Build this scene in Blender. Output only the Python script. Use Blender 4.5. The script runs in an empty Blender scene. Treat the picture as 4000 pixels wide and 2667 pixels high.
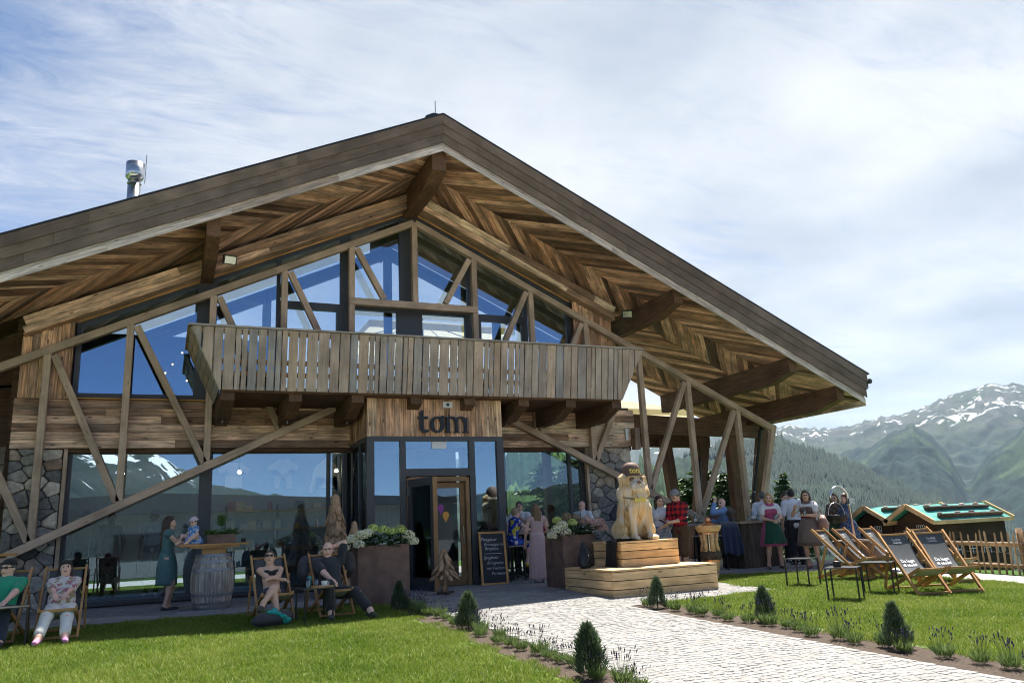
import bpy, math, random
import numpy as np
from mathutils import Matrix, Vector
random.seed(7); RS = np.random.RandomState(11)
S = bpy.context.scene; COL = S.collection
# ---------------------------------------------------------------- camera
CAM_H = 1.17
FPX, PITCH, ROLL, YAW = 3057.64, 0.23289955, -0.04659653, 0.4195231
_F = Vector((math.sin(YAW)*math.cos(PITCH), math.cos(YAW)*math.cos(PITCH), math.sin(PITCH)))
_r0 = Vector((math.cos(YAW), -math.sin(YAW), 0)); _u0 = _r0.cross(_F)
_R = math.cos(ROLL)*_r0 + math.sin(ROLL)*_u0; _U = -math.sin(ROLL)*_r0 + math.cos(ROLL)*_u0
cd = bpy.data.cameras.new('camera'); cd.sensor_width = 36; cd.lens = FPX/4000*36
cd.clip_start = 0.1; cd.clip_end = 60000
cam = bpy.data.objects.new('camera', cd); COL.objects.link(cam)
cam.matrix_world = Matrix(((_R.x, _U.x, -_F.x, 0), (_R.y, _U.y, -_F.y, 0), (_R.z, _U.z, -_F.z, CAM_H), (0, 0, 0, 1)))
S.camera = cam
# ---------------------------------------------------------------- sun, sky, exposure
SUNV = Vector((0.35, 0.37, 1.0)).normalized()
SUN_EL = math.asin(SUNV.z); SUN_AZ = math.atan2(SUNV.x, SUNV.y)
sl = bpy.data.lights.new('sun', 'SUN'); sl.energy = 2.95; sl.angle = math.radians(0.6); sl.color = (1, .95, .87)
so = bpy.data.objects.new('sun', sl); COL.objects.link(so)
so.rotation_euler = SUNV.to_track_quat('Z', 'Y').to_euler(); so.location = (20, 20, 60)
S.view_settings.view_transform = 'Standard'; S.view_settings.look = 'None'
S.view_settings.exposure = 2.12; S.view_settings.gamma = 1
S.render.resolution_x, S.render.resolution_y = 1024, 682
W = bpy.data.worlds.new('World'); S.world = W; W.use_nodes = True
def NT(tree):
    N = tree.nodes; L = tree.links
    def n(t, **k):
        a = N.new(t)
        for key, v in k.items():
            if key.startswith('i_'): a.inputs[key[2:].replace('_', ' ')].default_value = v
            else: setattr(a, key, v)
        return a
    return N, L, n
def ramp(node, stops):
    cr = node.color_ramp
    while len(cr.elements) > 1: cr.elements.remove(cr.elements[-1])
    for i, (p, c) in enumerate(stops):
        e = cr.elements[0] if i == 0 else cr.elements.new(p)
        e.position = p; e.color = (*c, 1) if len(c) == 3 else c
def build_world():
    N, L, n = NT(W.node_tree); N.clear()
    out = n('ShaderNodeOutputWorld'); bg = n('ShaderNodeBackground'); bg.inputs['Strength'].default_value = 0.05
    sky = n('ShaderNodeTexSky', sky_type='NISHITA', sun_disc=False)
    sky.sun_elevation = SUN_EL; sky.sun_rotation = SUN_AZ; sky.altitude = 1200; sky.air_density = 0.5; sky.dust_density = 0.4; sky.ozone_density = 1.2
    tc = n('ShaderNodeTexCoord'); sep = n('ShaderNodeSeparateXYZ'); L.new(tc.outputs['Generated'], sep.inputs[0])
    # project the direction on a cloud layer
    mx = n('ShaderNodeMath', operation='MAXIMUM'); L.new(sep.outputs['Z'], mx.inputs[0]); mx.inputs[1].default_value = 0.0
    ad = n('ShaderNodeMath', operation='ADD'); L.new(mx.outputs[0], ad.inputs[0]); ad.inputs[1].default_value = 0.16
    dx = n('ShaderNodeMath', operation='DIVIDE'); L.new(sep.outputs['X'], dx.inputs[0]); L.new(ad.outputs[0], dx.inputs[1])
    dy = n('ShaderNodeMath', operation='DIVIDE'); L.new(sep.outputs['Y'], dy.inputs[0]); L.new(ad.outputs[0], dy.inputs[1])
    cm = n('ShaderNodeCombineXYZ'); L.new(dx.outputs[0], cm.inputs[0]); L.new(dy.outputs[0], cm.inputs[1])
    mp = n('ShaderNodeMapping'); mp.inputs['Rotation'].default_value = (0, 0, math.radians(-28)); mp.inputs['Scale'].default_value = (0.6, 1.9, 1)
    L.new(cm.outputs[0], mp.inputs['Vector'])
    n1 = n('ShaderNodeTexNoise'); n1.inputs['Scale'].default_value = 1.15; n1.inputs['Detail'].default_value = 8; n1.inputs['Roughness'].default_value = .6; n1.inputs['Distortion'].default_value = .6
    L.new(mp.outputs[0], n1.inputs['Vector'])
    n2 = n('ShaderNodeTexNoise'); n2.inputs['Scale'].default_value = 5.5; n2.inputs['Detail'].default_value = 10; n2.inputs['Roughness'].default_value = .72; n2.inputs['Distortion'].default_value = 1.3
    L.new(mp.outputs[0], n2.inputs['Vector'])
    # cover thickens towards the sun's side of the sky (right, ahead), clears to the left and behind
    dot = n('ShaderNodeVectorMath', operation='DOT_PRODUCT'); L.new(tc.outputs['Generated'], dot.inputs[0]); dot.inputs[1].default_value = Vector((.86, .52, .0))
    cov = n('ShaderNodeMapRange', interpolation_type='SMOOTHSTEP'); L.new(dot.outputs['Value'], cov.inputs['Value'])
    for k, v in (('From Min', -.05), ('From Max', .85), ('To Min', -.32), ('To Max', .34)): cov.inputs[k].default_value = v
    a1 = n('ShaderNodeMath', operation='MULTIPLY_ADD'); L.new(n2.outputs['Fac'], a1.inputs[0]); a1.inputs[1].default_value = .8; L.new(n1.outputs['Fac'], a1.inputs[2])
    a2 = n('ShaderNodeMath', operation='ADD'); L.new(a1.outputs[0], a2.inputs[0]); L.new(cov.outputs[0], a2.inputs[1])
    mk = n('ShaderNodeMapRange', interpolation_type='SMOOTHSTEP'); L.new(a2.outputs[0], mk.inputs['Value'])
    for k, v in (('From Min', .62), ('From Max', 1.26), ('To Min', .0), ('To Max', .95)): mk.inputs[k].default_value = v
    # cloud brightness: grey undersides on a slow noise
    n3 = n('ShaderNodeTexNoise'); n3.inputs['Scale'].default_value = 1.7; n3.inputs['Detail'].default_value = 5; L.new(cm.outputs[0], n3.inputs['Vector'])
    cr = n('ShaderNodeValToRGB'); ramp(cr, [(.32, (2.7, 2.95, 3.35)), (.62, (4.45, 4.5, 4.58))]); L.new(n3.outputs['Fac'], cr.inputs[0])
    mix = n('ShaderNodeMixRGB'); L.new(mk.outputs[0], mix.inputs[0]); L.new(sky.outputs[0], mix.inputs[1]); L.new(cr.outputs[0], mix.inputs[2])
    L.new(mix.outputs[0], bg.inputs['Color']); L.new(bg.outputs[0], out.inputs['Surface'])
build_world()
S.cycles.use_denoising = True; S.cycles.pixel_filter_type = 'BLACKMAN_HARRIS'; S.cycles.filter_width = 1.05
try: S.cycles.denoiser = 'OPENIMAGEDENOISE'
except Exception: pass
S.cycles.max_bounces = 7; S.cycles.diffuse_bounces = 3; S.cycles.glossy_bounces = 3; S.cycles.transmission_bounces = 6
S.cycles.transparent_max_bounces = 10; S.cycles.volume_bounces = 0
S.cycles.sample_clamp_indirect = 6; S.cycles.caustics_reflective = False; S.cycles.caustics_refractive = False
# ---------------------------------------------------------------- helpers
def ray(px, py): return _F*FPX + _R*(px-2000) - _U*(py-1333.5)
def onY(px, py, Y): d = ray(px, py); t = Y/d.y; return Vector((d.x*t, Y, d.z*t+CAM_H))
def onX(px, py, X): d = ray(px, py); t = X/d.x; return Vector((X, d.y*t, d.z*t+CAM_H))
def onZ(px, py, Z): d = ray(px, py); t = (Z-CAM_H)/d.z; return Vector((d.x*t, d.y*t, Z))
SL, Y0 = 0.03, 13.5
def gz(x, y): return -SL*(Y0-y) if y < Y0 else 0.0
WM = {}
def tag(o, label=None, cat=None, group=None, kind=None):
    if label: o['label'] = label
    if cat: o['category'] = cat
    if group: o['group'] = group
    if kind: o['kind'] = kind
    return o
def add(name, mesh, mat=None, parent=None, mw=None):
    o = bpy.data.objects.new(name, mesh); COL.objects.link(o)
    mw = mw or Matrix(); WM[o.name] = mw
    if mesh is not None and mat is not None and not mesh.materials:
        for m in (mat if isinstance(mat, (list, tuple)) else [mat]): mesh.materials.append(m)
    if parent is not None:
        o.parent = parent; o.matrix_local = WM[parent.name].inverted() @ mw
    else: o.matrix_local = mw
    return o
def empty(name, loc, rz=0.0, label=None, cat=None, group=None, kind=None):
    mw = Matrix.Translation(Vector(loc)) @ Matrix.Rotation(rz, 4, 'Z')
    o = add(name, None, None, None, mw); o.empty_display_size = .2
    return tag(o, label, cat, group, kind)
def copy_tree(o, mw, parent=None):
    c = o.copy(); COL.objects.link(c); WM[c.name] = mw
    if parent is None: c.matrix_local = mw
    else: c.parent = parent; c.matrix_local = WM[parent.name].inverted() @ mw
    for ch in list(o.children):
        copy_tree(ch, mw @ WM[o.name].inverted() @ WM[ch.name], c)
    return c
def TR(x, y, z, rz=0.0): return Matrix.Translation((x, y, z)) @ Matrix.Rotation(rz, 4, 'Z')
class MB:
    def __init__(s): s.v = []; s.f = []; s.m = []
    def poly(s, pts, mi=0):
        b = len(s.v); s.v += [tuple(p) for p in pts]; s.f.append(tuple(range(b, b+len(pts)))); s.m.append(mi); return s
    def box(s, c, d, R=None, mi=0):
        b = len(s.v)
        for z in (-.5, .5):
            for x, y in ((-.5, -.5), (.5, -.5), (.5, .5), (-.5, .5)):
                p = Vector((x*d[0], y*d[1], z*d[2]))
                if R is not None: p = R @ p
                s.v.append((p.x+c[0], p.y+c[1], p.z+c[2]))
        for q in ((3, 2, 1, 0), (4, 5, 6, 7), (0, 1, 5, 4), (1, 2, 6, 5), (2, 3, 7, 6), (3, 0, 4, 7)):
            s.f.append(tuple(b+i for i in q)); s.m.append(mi)
        return s
    def lohi(s, lo, hi, mi=0):
        return s.box([(a+b)/2 for a, b in zip(lo, hi)], [b-a for a, b in zip(lo, hi)], None, mi)
    def beam(s, a, b, w, h, up=(0, 0, 1), mi=0):
        M, L = axes(a, b, up); c = (Vector(a)+Vector(b))/2
        return s.box(c, (L, w, h), M.to_3x3(), mi)
    def tube(s, pts, r, n=6, mi=0, cap=True):
        pts = [Vector(p) for p in pts]; rr = r if isinstance(r, (list, tuple)) else [r]*len(pts)
        b = len(s.v); t0 = None
        for i, p in enumerate(pts):
            t = (pts[min(i+1, len(pts)-1)] - pts[max(i-1, 0)]).normalized()
            if t0 is None:
                a = Vector((0, 0, 1)) if abs(t.z) < .9 else Vector((1, 0, 0)); u = t.cross(a).normalized()
            else:
                u = (u - t*u.dot(t)).normalized()
            w = t.cross(u); t0 = t
            for k in range(n):
                an = 2*math.pi*k/n; q = p + (u*math.cos(an)+w*math.sin(an))*rr[i]; s.v.append(tuple(q))
        for i in range(len(pts)-1):
            for k in range(n):
                k2 = (k+1) % n; s.f.append((b+i*n+k, b+i*n+k2, b+(i+1)*n+k2, b+(i+1)*n+k)); s.m.append(mi)
        if cap:
            s.f.append(tuple(b+k for k in range(n))[::-1]); s.m.append(mi)
            e = b+(len(pts)-1)*n; s.f.append(tuple(e+k for k in range(n))); s.m.append(mi)
        return s
    def lathe(s, prof, n=24, c=(0, 0, 0), mi=0, cap=True):
        b = len(s.v)
        for r, z in prof:
            for k in range(n):
                an = 2*math.pi*k/n; s.v.append((c[0]+r*math.cos(an), c[1]+r*math.sin(an), c[2]+z))
        for i in range(len(prof)-1):
            for k in range(n):
                k2 = (k+1) % n; s.f.append((b+i*n+k, b+i*n+k2, b+(i+1)*n+k2, b+(i+1)*n+k)); s.m.append(mi)
        if cap:
            s.f.append(tuple(b+k for k in range(n))[::-1]); s.m.append(mi)
            e = b+(len(prof)-1)*n; s.f.append(tuple(e+k for k in range(n))); s.m.append(mi)
        return s
    def prism(s, pts2, y0, y1, mi=0):
        """polygon in XZ extruded along Y"""
        n = len(pts2); b = len(s.v)
        for y in (y0, y1):
            for x, z in pts2: s.v.append((x, y, z))
        s.f.append(tuple(b+i for i in range(n))); s.m.append(mi)
        s.f.append(tuple(b+n+i for i in range(n))[::-1]); s.m.append(mi)
        for i in range(n):
            j = (i+1) % n; s.f.append((b+j, b+i, b+n+i, b+n+j)); s.m.append(mi)
        return s
    def mesh(s, name='mesh', smooth=False):
        me = bpy.data.meshes.new(name); me.from_pydata(s.v, [], s.f)
        if any(s.m): me.polygons.foreach_set('material_index', s.m)
        if smooth: me.polygons.foreach_set('use_smooth', [True]*len(s.f))
        me.update(); return me
def axes(a, b, up=(0, 0, 1)):
    a, b = Vector(a), Vector(b); x = (b-a); L = x.length; x.normalize(); up = Vector(up)
    y = up.cross(x)
    if y.length < 1e-4: y = Vector((0, 1, 0)).cross(x)
    y.normalize(); z = x.cross(y); c = (a+b)/2
    return Matrix(((x.x, y.x, z.x, c.x), (x.y, y.y, z.y, c.y), (x.z, y.z, z.z, c.z), (0, 0, 0, 1))), L
def boxmesh(d, bev=0.0):
    if bev <= 0: return MB().box((0, 0, 0), d).mesh('box')
    hx, hy, hz = [v/2 for v in d]; m = MB()
    # chamfer along the length only (x axis)
    sec = [(-hy+bev, -hz), (hy-bev, -hz), (hy, -hz+bev), (hy, hz-bev), (hy-bev, hz), (-hy+bev, hz), (-hy, hz-bev), (-hy, -hz+bev)]
    m.v = [(-hx, y, z) for y, z in sec] + [(hx, y, z) for y, z in sec]
    for i in range(8): j = (i+1) % 8; m.f.append((i, j, 8+j, 8+i)); m.m.append(0)
    m.f += [tuple(range(8))[::-1], tuple(range(8, 16))]; m.m += [0, 0]
    return m.mesh('box')
def bar(name, a, b, w, h, mat, parent=None, up=(0, 0, 1), bev=0.0):
    M, L = axes(a, b, up); return add(name, boxmesh((L, w, h), bev), mat, parent, M)
# ---------------------------------------------------------------- materials
def new_mat(name):
    m = bpy.data.materials.new(name); m.use_nodes = True
    N, L, n = NT(m.node_tree); N.clear()
    out = n('ShaderNodeOutputMaterial'); b = n('ShaderNodeBsdfPrincipled'); L.new(b.outputs[0], out.inputs[0])
    return m, N, L, n, b, out
def mat(name, c, rough=.6, metal=0.0, var=.12, scale=8.0, bump=0.0, bscale=None, rnd=0.0, spec=.5, coat=0, sheen=0, trans=0):
    m, N, L, n, b, out = new_mat(name)
    tc = n('ShaderNodeTexCoord'); no = n('ShaderNodeTexNoise'); no.inputs['Scale'].default_value = scale; no.inputs['Detail'].default_value = 5
    L.new(tc.outputs['Object'], no.inputs['Vector'])
    mr = n('ShaderNodeMapRange'); L.new(no.outputs['Fac'], mr.inputs['Value'])
    for k, v in (('From Min', .3), ('From Max', .7), ('To Min', 1-var), ('To Max', 1+var)): mr.inputs[k].default_value = v
    val = mr.outputs[0]
    if rnd:
        oi = n('ShaderNodeObjectInfo'); r2 = n('ShaderNodeMapRange'); L.new(oi.outputs['Random'], r2.inputs['Value'])
        r2.inputs['To Min'].default_value = 1-rnd; r2.inputs['To Max'].default_value = 1+rnd
        mu = n('ShaderNodeMath', operation='MULTIPLY'); L.new(val, mu.inputs[0]); L.new(r2.outputs[0], mu.inputs[1]); val = mu.outputs[0]
    vm = n('ShaderNodeVectorMath', operation='SCALE'); vm.inputs[0].default_value = c[:3]; L.new(val, vm.inputs['Scale'])
    L.new(vm.outputs[0], b.inputs['Base Color'])
    b.inputs['Roughness'].default_value = rough; b.inputs['Metallic'].default_value = metal
    b.inputs['Specular IOR Level'].default_value = spec
    if coat: b.inputs['Coat Weight'].default_value = coat
    if sheen: b.inputs['Sheen Weight'].default_value = sheen
    if trans: b.inputs['Transmission Weight'].default_value = trans
    if bump:
        bn = n('ShaderNodeTexNoise'); bn.inputs['Scale'].default_value = bscale or scale*6; bn.inputs['Detail'].default_value = 4; L.new(tc.outputs['Object'], bn.inputs['Vector'])
        bp = n('ShaderNodeBump'); bp.inputs['Strength'].default_value = bump; bp.inputs['Distance'].default_value = .02
        L.new(bn.outputs['Fac'], bp.inputs['Height']); L.new(bp.outputs[0], b.inputs['Normal'])
    return m
def wood(name, cols, const=False, rough=.75, grain=9.0, knots=.5, bump=.4, vmin=.75, vmax=1.25, tone=None, weather=0.0, blot=.22):
    """cols: per-piece tones picked at random; grain runs along local X"""
    m, N, L, n, b, out = new_mat(name)
    tc = n('ShaderNodeTexCoord'); oi = n('ShaderNodeObjectInfo')
    off = n('ShaderNodeVectorMath', operation='SCALE'); off.inputs[0].default_value = (37, 53, 71); L.new(oi.outputs['Random'], off.inputs['Scale'])
    ad = n('ShaderNodeVectorMath', operation='ADD'); L.new(tc.outputs['Object'], ad.inputs[0]); L.new(off.outputs[0], ad.inputs[1])
    mp = n('ShaderNodeMapping'); mp.inputs['Scale'].default_value = (.55, grain, grain); L.new(ad.outputs[0], mp.inputs['Vector'])
    gn = n('ShaderNodeTexNoise'); gn.inputs['Scale'].default_value = 3.2; gn.inputs['Detail'].default_value = 7; gn.inputs['Roughness'].default_value = .62; gn.inputs['Distortion'].default_value = .35
    L.new(mp.outputs[0], gn.inputs['Vector'])
    bl = n('ShaderNodeTexNoise'); bl.inputs['Scale'].default_value = 1.6; bl.inputs['Detail'].default_value = 4; L.new(ad.outputs[0], bl.inputs['Vector'])
    pick = n('ShaderNodeValToRGB'); k = len(cols); ramp(pick, [(i/(k if const else max(1, k-1)), c) for i, c in enumerate(cols)])
    if const: pick.color_ramp.interpolation = 'CONSTANT'
    L.new(oi.outputs['Random'], pick.inputs[0])
    mr = n('ShaderNodeMapRange'); L.new(gn.outputs['Fac'], mr.inputs['Value'])
    for kk, v in (('From Min', .36), ('From Max', .64), ('To Min', vmin), ('To Max', vmax)): mr.inputs[kk].default_value = v
    m2 = n('ShaderNodeMapRange'); L.new(bl.outputs['Fac'], m2.inputs['Value'])
    for kk, v in (('From Min', .35), ('From Max', .65), ('To Min', 1-blot), ('To Max', 1+blot)): m2.inputs[kk].default_value = v
    mu = n('ShaderNodeMath', operation='MULTIPLY'); L.new(mr.outputs[0], mu.inputs[0]); L.new(m2.outputs[0], mu.inputs[1])
    vm = n('ShaderNodeVectorMath', operation='SCALE'); L.new(pick.outputs[0], vm.inputs[0]); L.new(mu.outputs[0], vm.inputs['Scale'])
    colr = vm.outputs[0]
    if weather:
        wn = n('ShaderNodeTexNoise'); wn.inputs['Scale'].default_value = .9; wn.inputs['Detail'].default_value = 6; L.new(mp.outputs[0], wn.inputs['Vector'])
        wr = n('ShaderNodeMapRange'); L.new(wn.outputs['Fac'], wr.inputs['Value'])
        for kk, v in (('From Min', .42), ('From Max', .7), ('To Min', 0), ('To Max', weather)): wr.inputs[kk].default_value = v
        mx = n('ShaderNodeMixRGB'); L.new(wr.outputs[0], mx.inputs[0]); L.new(colr, mx.inputs[1]); mx.inputs[2].default_value = (.27, .235, .195, 1); colr = mx.outputs[0]
    if knots:
        mk = n('ShaderNodeMapping'); mk.inputs['Scale'].default_value = (1.6, 5, 5); L.new(ad.outputs[0], mk.inputs['Vector'])
        vo = n('ShaderNodeTexVoronoi'); vo.inputs['Scale'].default_value = 1.5; L.new(mk.outputs[0], vo.inputs['Vector'])
        kr = n('ShaderNodeMapRange', interpolation_type='SMOOTHSTEP'); L.new(vo.outputs['Distance'], kr.inputs['Value'])
        for kk, v in (('From Min', .06), ('From Max', .17), ('To Min', 1-knots), ('To Max', 1)): kr.inputs[kk].default_value = v
        v3 = n('ShaderNodeVectorMath', operation='SCALE'); L.new(colr, v3.inputs[0]); L.new(kr.outputs[0], v3.inputs['Scale']); colr = v3.outputs[0]
    L.new(colr, b.inputs['Base Color']); b.inputs['Roughness'].default_value = rough; b.inputs['Specular IOR Level'].default_value = .25
    if bump:
        bp = n('ShaderNodeBump'); bp.inputs['Strength'].default_value = bump; bp.inputs['Distance'].default_value = .006
        L.new(gn.outputs['Fac'], bp.inputs['Height']); L.new(bp.outputs[0], b.inputs['Normal'])
    return m
def glass_mat(name, refl=.45, tint=(.55, .64, .66), gcol=(.78, .88, 1.0), rough=.0, wob=.0):
    m, N, L, n, b, out = new_mat(name); N.remove(b)
    g = n('ShaderNodeBsdfGlossy'); g.inputs['Color'].default_value = (*gcol, 1); g.inputs['Roughness'].default_value = rough
    t = n('ShaderNodeBsdfTransparent'); t.inputs['Color'].default_value = (*tint, 1)
    fr = n('ShaderNodeFresnel'); fr.inputs['IOR'].default_value = 1.5
    mr = n('ShaderNodeMapRange'); L.new(fr.outputs[0], mr.inputs['Value']); mr.inputs['From Min'].default_value = .04; mr.inputs['From Max'].default_value = 1.0
    mr.inputs['To Min'].default_value = refl; mr.inputs['To Max'].default_value = 1.0
    mx = n('ShaderNodeMixShader'); L.new(mr.outputs[0], mx.inputs[0]); L.new(t.outputs[0], mx.inputs[1]); L.new(g.outputs[0], mx.inputs[2])
    if wob:
        tc = n('ShaderNodeTexCoord'); no = n('ShaderNodeTexNoise'); no.inputs['Scale'].default_value = .8; no.inputs['Detail'].default_value = 1; L.new(tc.outputs['Object'], no.inputs['Vector'])
        bp = n('ShaderNodeBump'); bp.inputs['Strength'].default_value = wob; bp.inputs['Distance'].default_value = .05; L.new(no.outputs['Fac'], bp.inputs['Height']); L.new(bp.outputs[0], g.inputs['Normal'])
    L.new(mx.outputs[0], out.inputs[0]); return m
RECL = [(0.13, 0.067, 0.042), (0.37, 0.191, 0.113), (0.579, 0.306, 0.181), (0.79, 0.451, 0.287), (0.448, 0.248, 0.164), (0.947, 0.576, 0.395), (0.265, 0.134, 0.084), (0.657, 0.384, 0.252)]
M = {}
M['soffit'] = wood('reclaimed_soffit_wood', RECL, True, weather=.45, vmin=.55, vmax=1.42, blot=.34, grain=7.0)
M['clad'] = wood('reclaimed_cladding_wood', [(0.303, 0.174, 0.108), (0.558, 0.338, 0.215), (0.76, 0.505, 0.346), (0.429, 0.259, 0.158), (0.684, 0.445, 0.299), (0.252, 0.153, 0.099), (0.76, 0.585, 0.405)], True, weather=.5, vmin=.45, vmax=1.5, knots=.75, blot=.35)
M['cladv'] = wood('upright_cladding_wood', [(0.419, 0.227, 0.124), (0.681, 0.386, 0.219), (0.525, 0.296, 0.165), (0.8, 0.525, 0.312), (0.603, 0.352, 0.207), (0.76, 0.455, 0.269)], True, weather=.4, vmin=.45, vmax=1.5, knots=.75, blot=.35)
M['fascia'] = wood('grey_brown_fascia_wood', [(0.163, 0.122, 0.099), (0.199, 0.147, 0.112), (0.15, 0.108, 0.084), (0.178, 0.137, 0.112)], knots=.35, vmin=.85, vmax=1.15, bump=.2)
M['verge'] = wood('pale_weathered_verge_wood', [(0.575, 0.468, 0.395), (0.426, 0.319, 0.242), (0.66, 0.575, 0.516), (0.319, 0.223, 0.165), (0.702, 0.596, 0.526), (0.511, 0.414, 0.357)], weather=.2, vmin=.6, vmax=1.3)
M['truss'] = wood('taupe_truss_wood', [(0.47, 0.339, 0.24), (0.531, 0.389, 0.281), (0.428, 0.316, 0.226)], knots=.35, vmin=.85, vmax=1.15, bump=.2)
M['dark'] = wood('dark_brown_beam_wood', [(0.106, 0.061, 0.034), (0.141, 0.077, 0.045), (0.122, 0.072, 0.044)], knots=.3, vmin=.7, vmax=1.4)
M['slat'] = wood('grey_balcony_slat_wood', [(0.455, 0.346, 0.26), (0.373, 0.326, 0.286), (0.524, 0.386, 0.273), (0.338, 0.313, 0.292), (0.469, 0.359, 0.279), (0.4, 0.313, 0.241)], knots=.3, vmin=.82, vmax=1.15, bump=.2)
M['orange'] = wood('fresh_orange_wood', [(.62, .33, .12), (.55, .28, .10)], knots=.2, vmin=.85, vmax=1.15)
M['larch'] = wood('fresh_larch_wood', [(.72, .48, .24), (.77, .53, .28), (.66, .42, .20)], knots=.6, grain=7, vmin=.78, vmax=1.16, rough=.6)
M['deckwood'] = wood('oiled_chair_wood', [(.46, .25, .10), (.52, .29, .125), (.41, .215, .085)], knots=.2, vmin=.8, vmax=1.15, rough=.5)
M['frame'] = mat('anthracite_frame', (.06, .063, .068), .45, .0, .05, 3)
M['metal_roof'] = mat('dark_metal_roof', (.045, .05, .058), .5, .6, .1, 3)
M['bronze'] = wood('oak_door_frame', [(.30, .17, .075), (.33, .19, .085)], knots=.1, vmin=.85, vmax=1.1, rough=.45)
M['glass'] = glass_mat('coated_window_glass', .25, (.88, .94, .95), (.66, .84, 1.0))
M['glass_up'] = glass_mat('coated_gable_glass', .30, (.86, .92, .92), (.48, .70, 1.0))
M['glass_door'] = glass_mat('door_glass', .09, (.86, .9, .9))
M['mortar'] = mat('mortar', (.07, .063, .055), .9, 0, .2, 20, .5)
M['black'] = mat('black_powder_coat', (.012, .012, .013), .45, .0, .05)
M['steel'] = mat('stainless_steel', (.62, .62, .62), .22, 1.0, .04, 3)
M['zinc'] = mat('galvanised_steel', (.30, .32, .33), .5, .7, .15, 10)
M['whitepl'] = mat('white_plastic', (.75, .75, .73), .4, 0, .02)
# ================================================================ GROUND AND TERRAIN
def vnoise(x, y, seed=0):
    xi = np.floor(x).astype(np.int64); yi = np.floor(y).astype(np.int64); xf = x-xi; yf = y-yi
    def hsh(a, b):
        h = (a*374761393 + b*668265263 + seed*1442695041) & 0xffffffff; h = ((h ^ (h >> 13))*1274126177) & 0xffffffff
        return ((h ^ (h >> 16)) & 0xffff)/65535.0
    u = xf*xf*(3-2*xf); v = yf*yf*(3-2*yf)
    return (hsh(xi, yi)*(1-u)+hsh(xi+1, yi)*u)*(1-v) + (hsh(xi, yi+1)*(1-u)+hsh(xi+1, yi+1)*u)*v
def fbm(x, y, o=5, seed=0, ridged=False):
    s = 0; a = .5; t = 0
    for i in range(o):
        n = vnoise(x, y, seed+i*17)
        if ridged: n = 1-np.abs(2*n-1)
        s = s+a*n; t += a; a *= .5; x = x*2.03+7.1; y = y*2.03+3.3
    return s/t
def grid_mesh(name, P, smooth=True):
    nu, nv, _ = P.shape; idx = np.arange(nu*nv).reshape(nu, nv)
    f = np.stack([idx[:-1, :-1], idx[1:, :-1], idx[1:, 1:], idx[:-1, 1:]], -1).reshape(-1, 4)
    return np_mesh(name, P.reshape(-1, 3), f, smooth)
def np_mesh(name, v, f, smooth=False, mi=None):
    me = bpy.data.meshes.new(name); v = np.asarray(v, np.float32); f = np.asarray(f, np.int32); k = f.shape[1]
    me.vertices.add(len(v)); me.vertices.foreach_set('co', v.ravel())
    me.loops.add(f.size); me.loops.foreach_set('vertex_index', f.ravel())
    me.polygons.add(len(f)); me.polygons.foreach_set('loop_start', np.arange(0, f.size, k, dtype=np.int32))
    try: me.polygons.foreach_set('loop_total', np.full(len(f), k, np.int32))
    except Exception: pass
    if mi is not None: me.polygons.foreach_set('material_index', np.asarray(mi, np.int32))
    if smooth: me.polygons.foreach_set('use_smooth', np.ones(len(f), bool))
    me.update(calc_edges=True); me.validate(); return me
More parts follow.
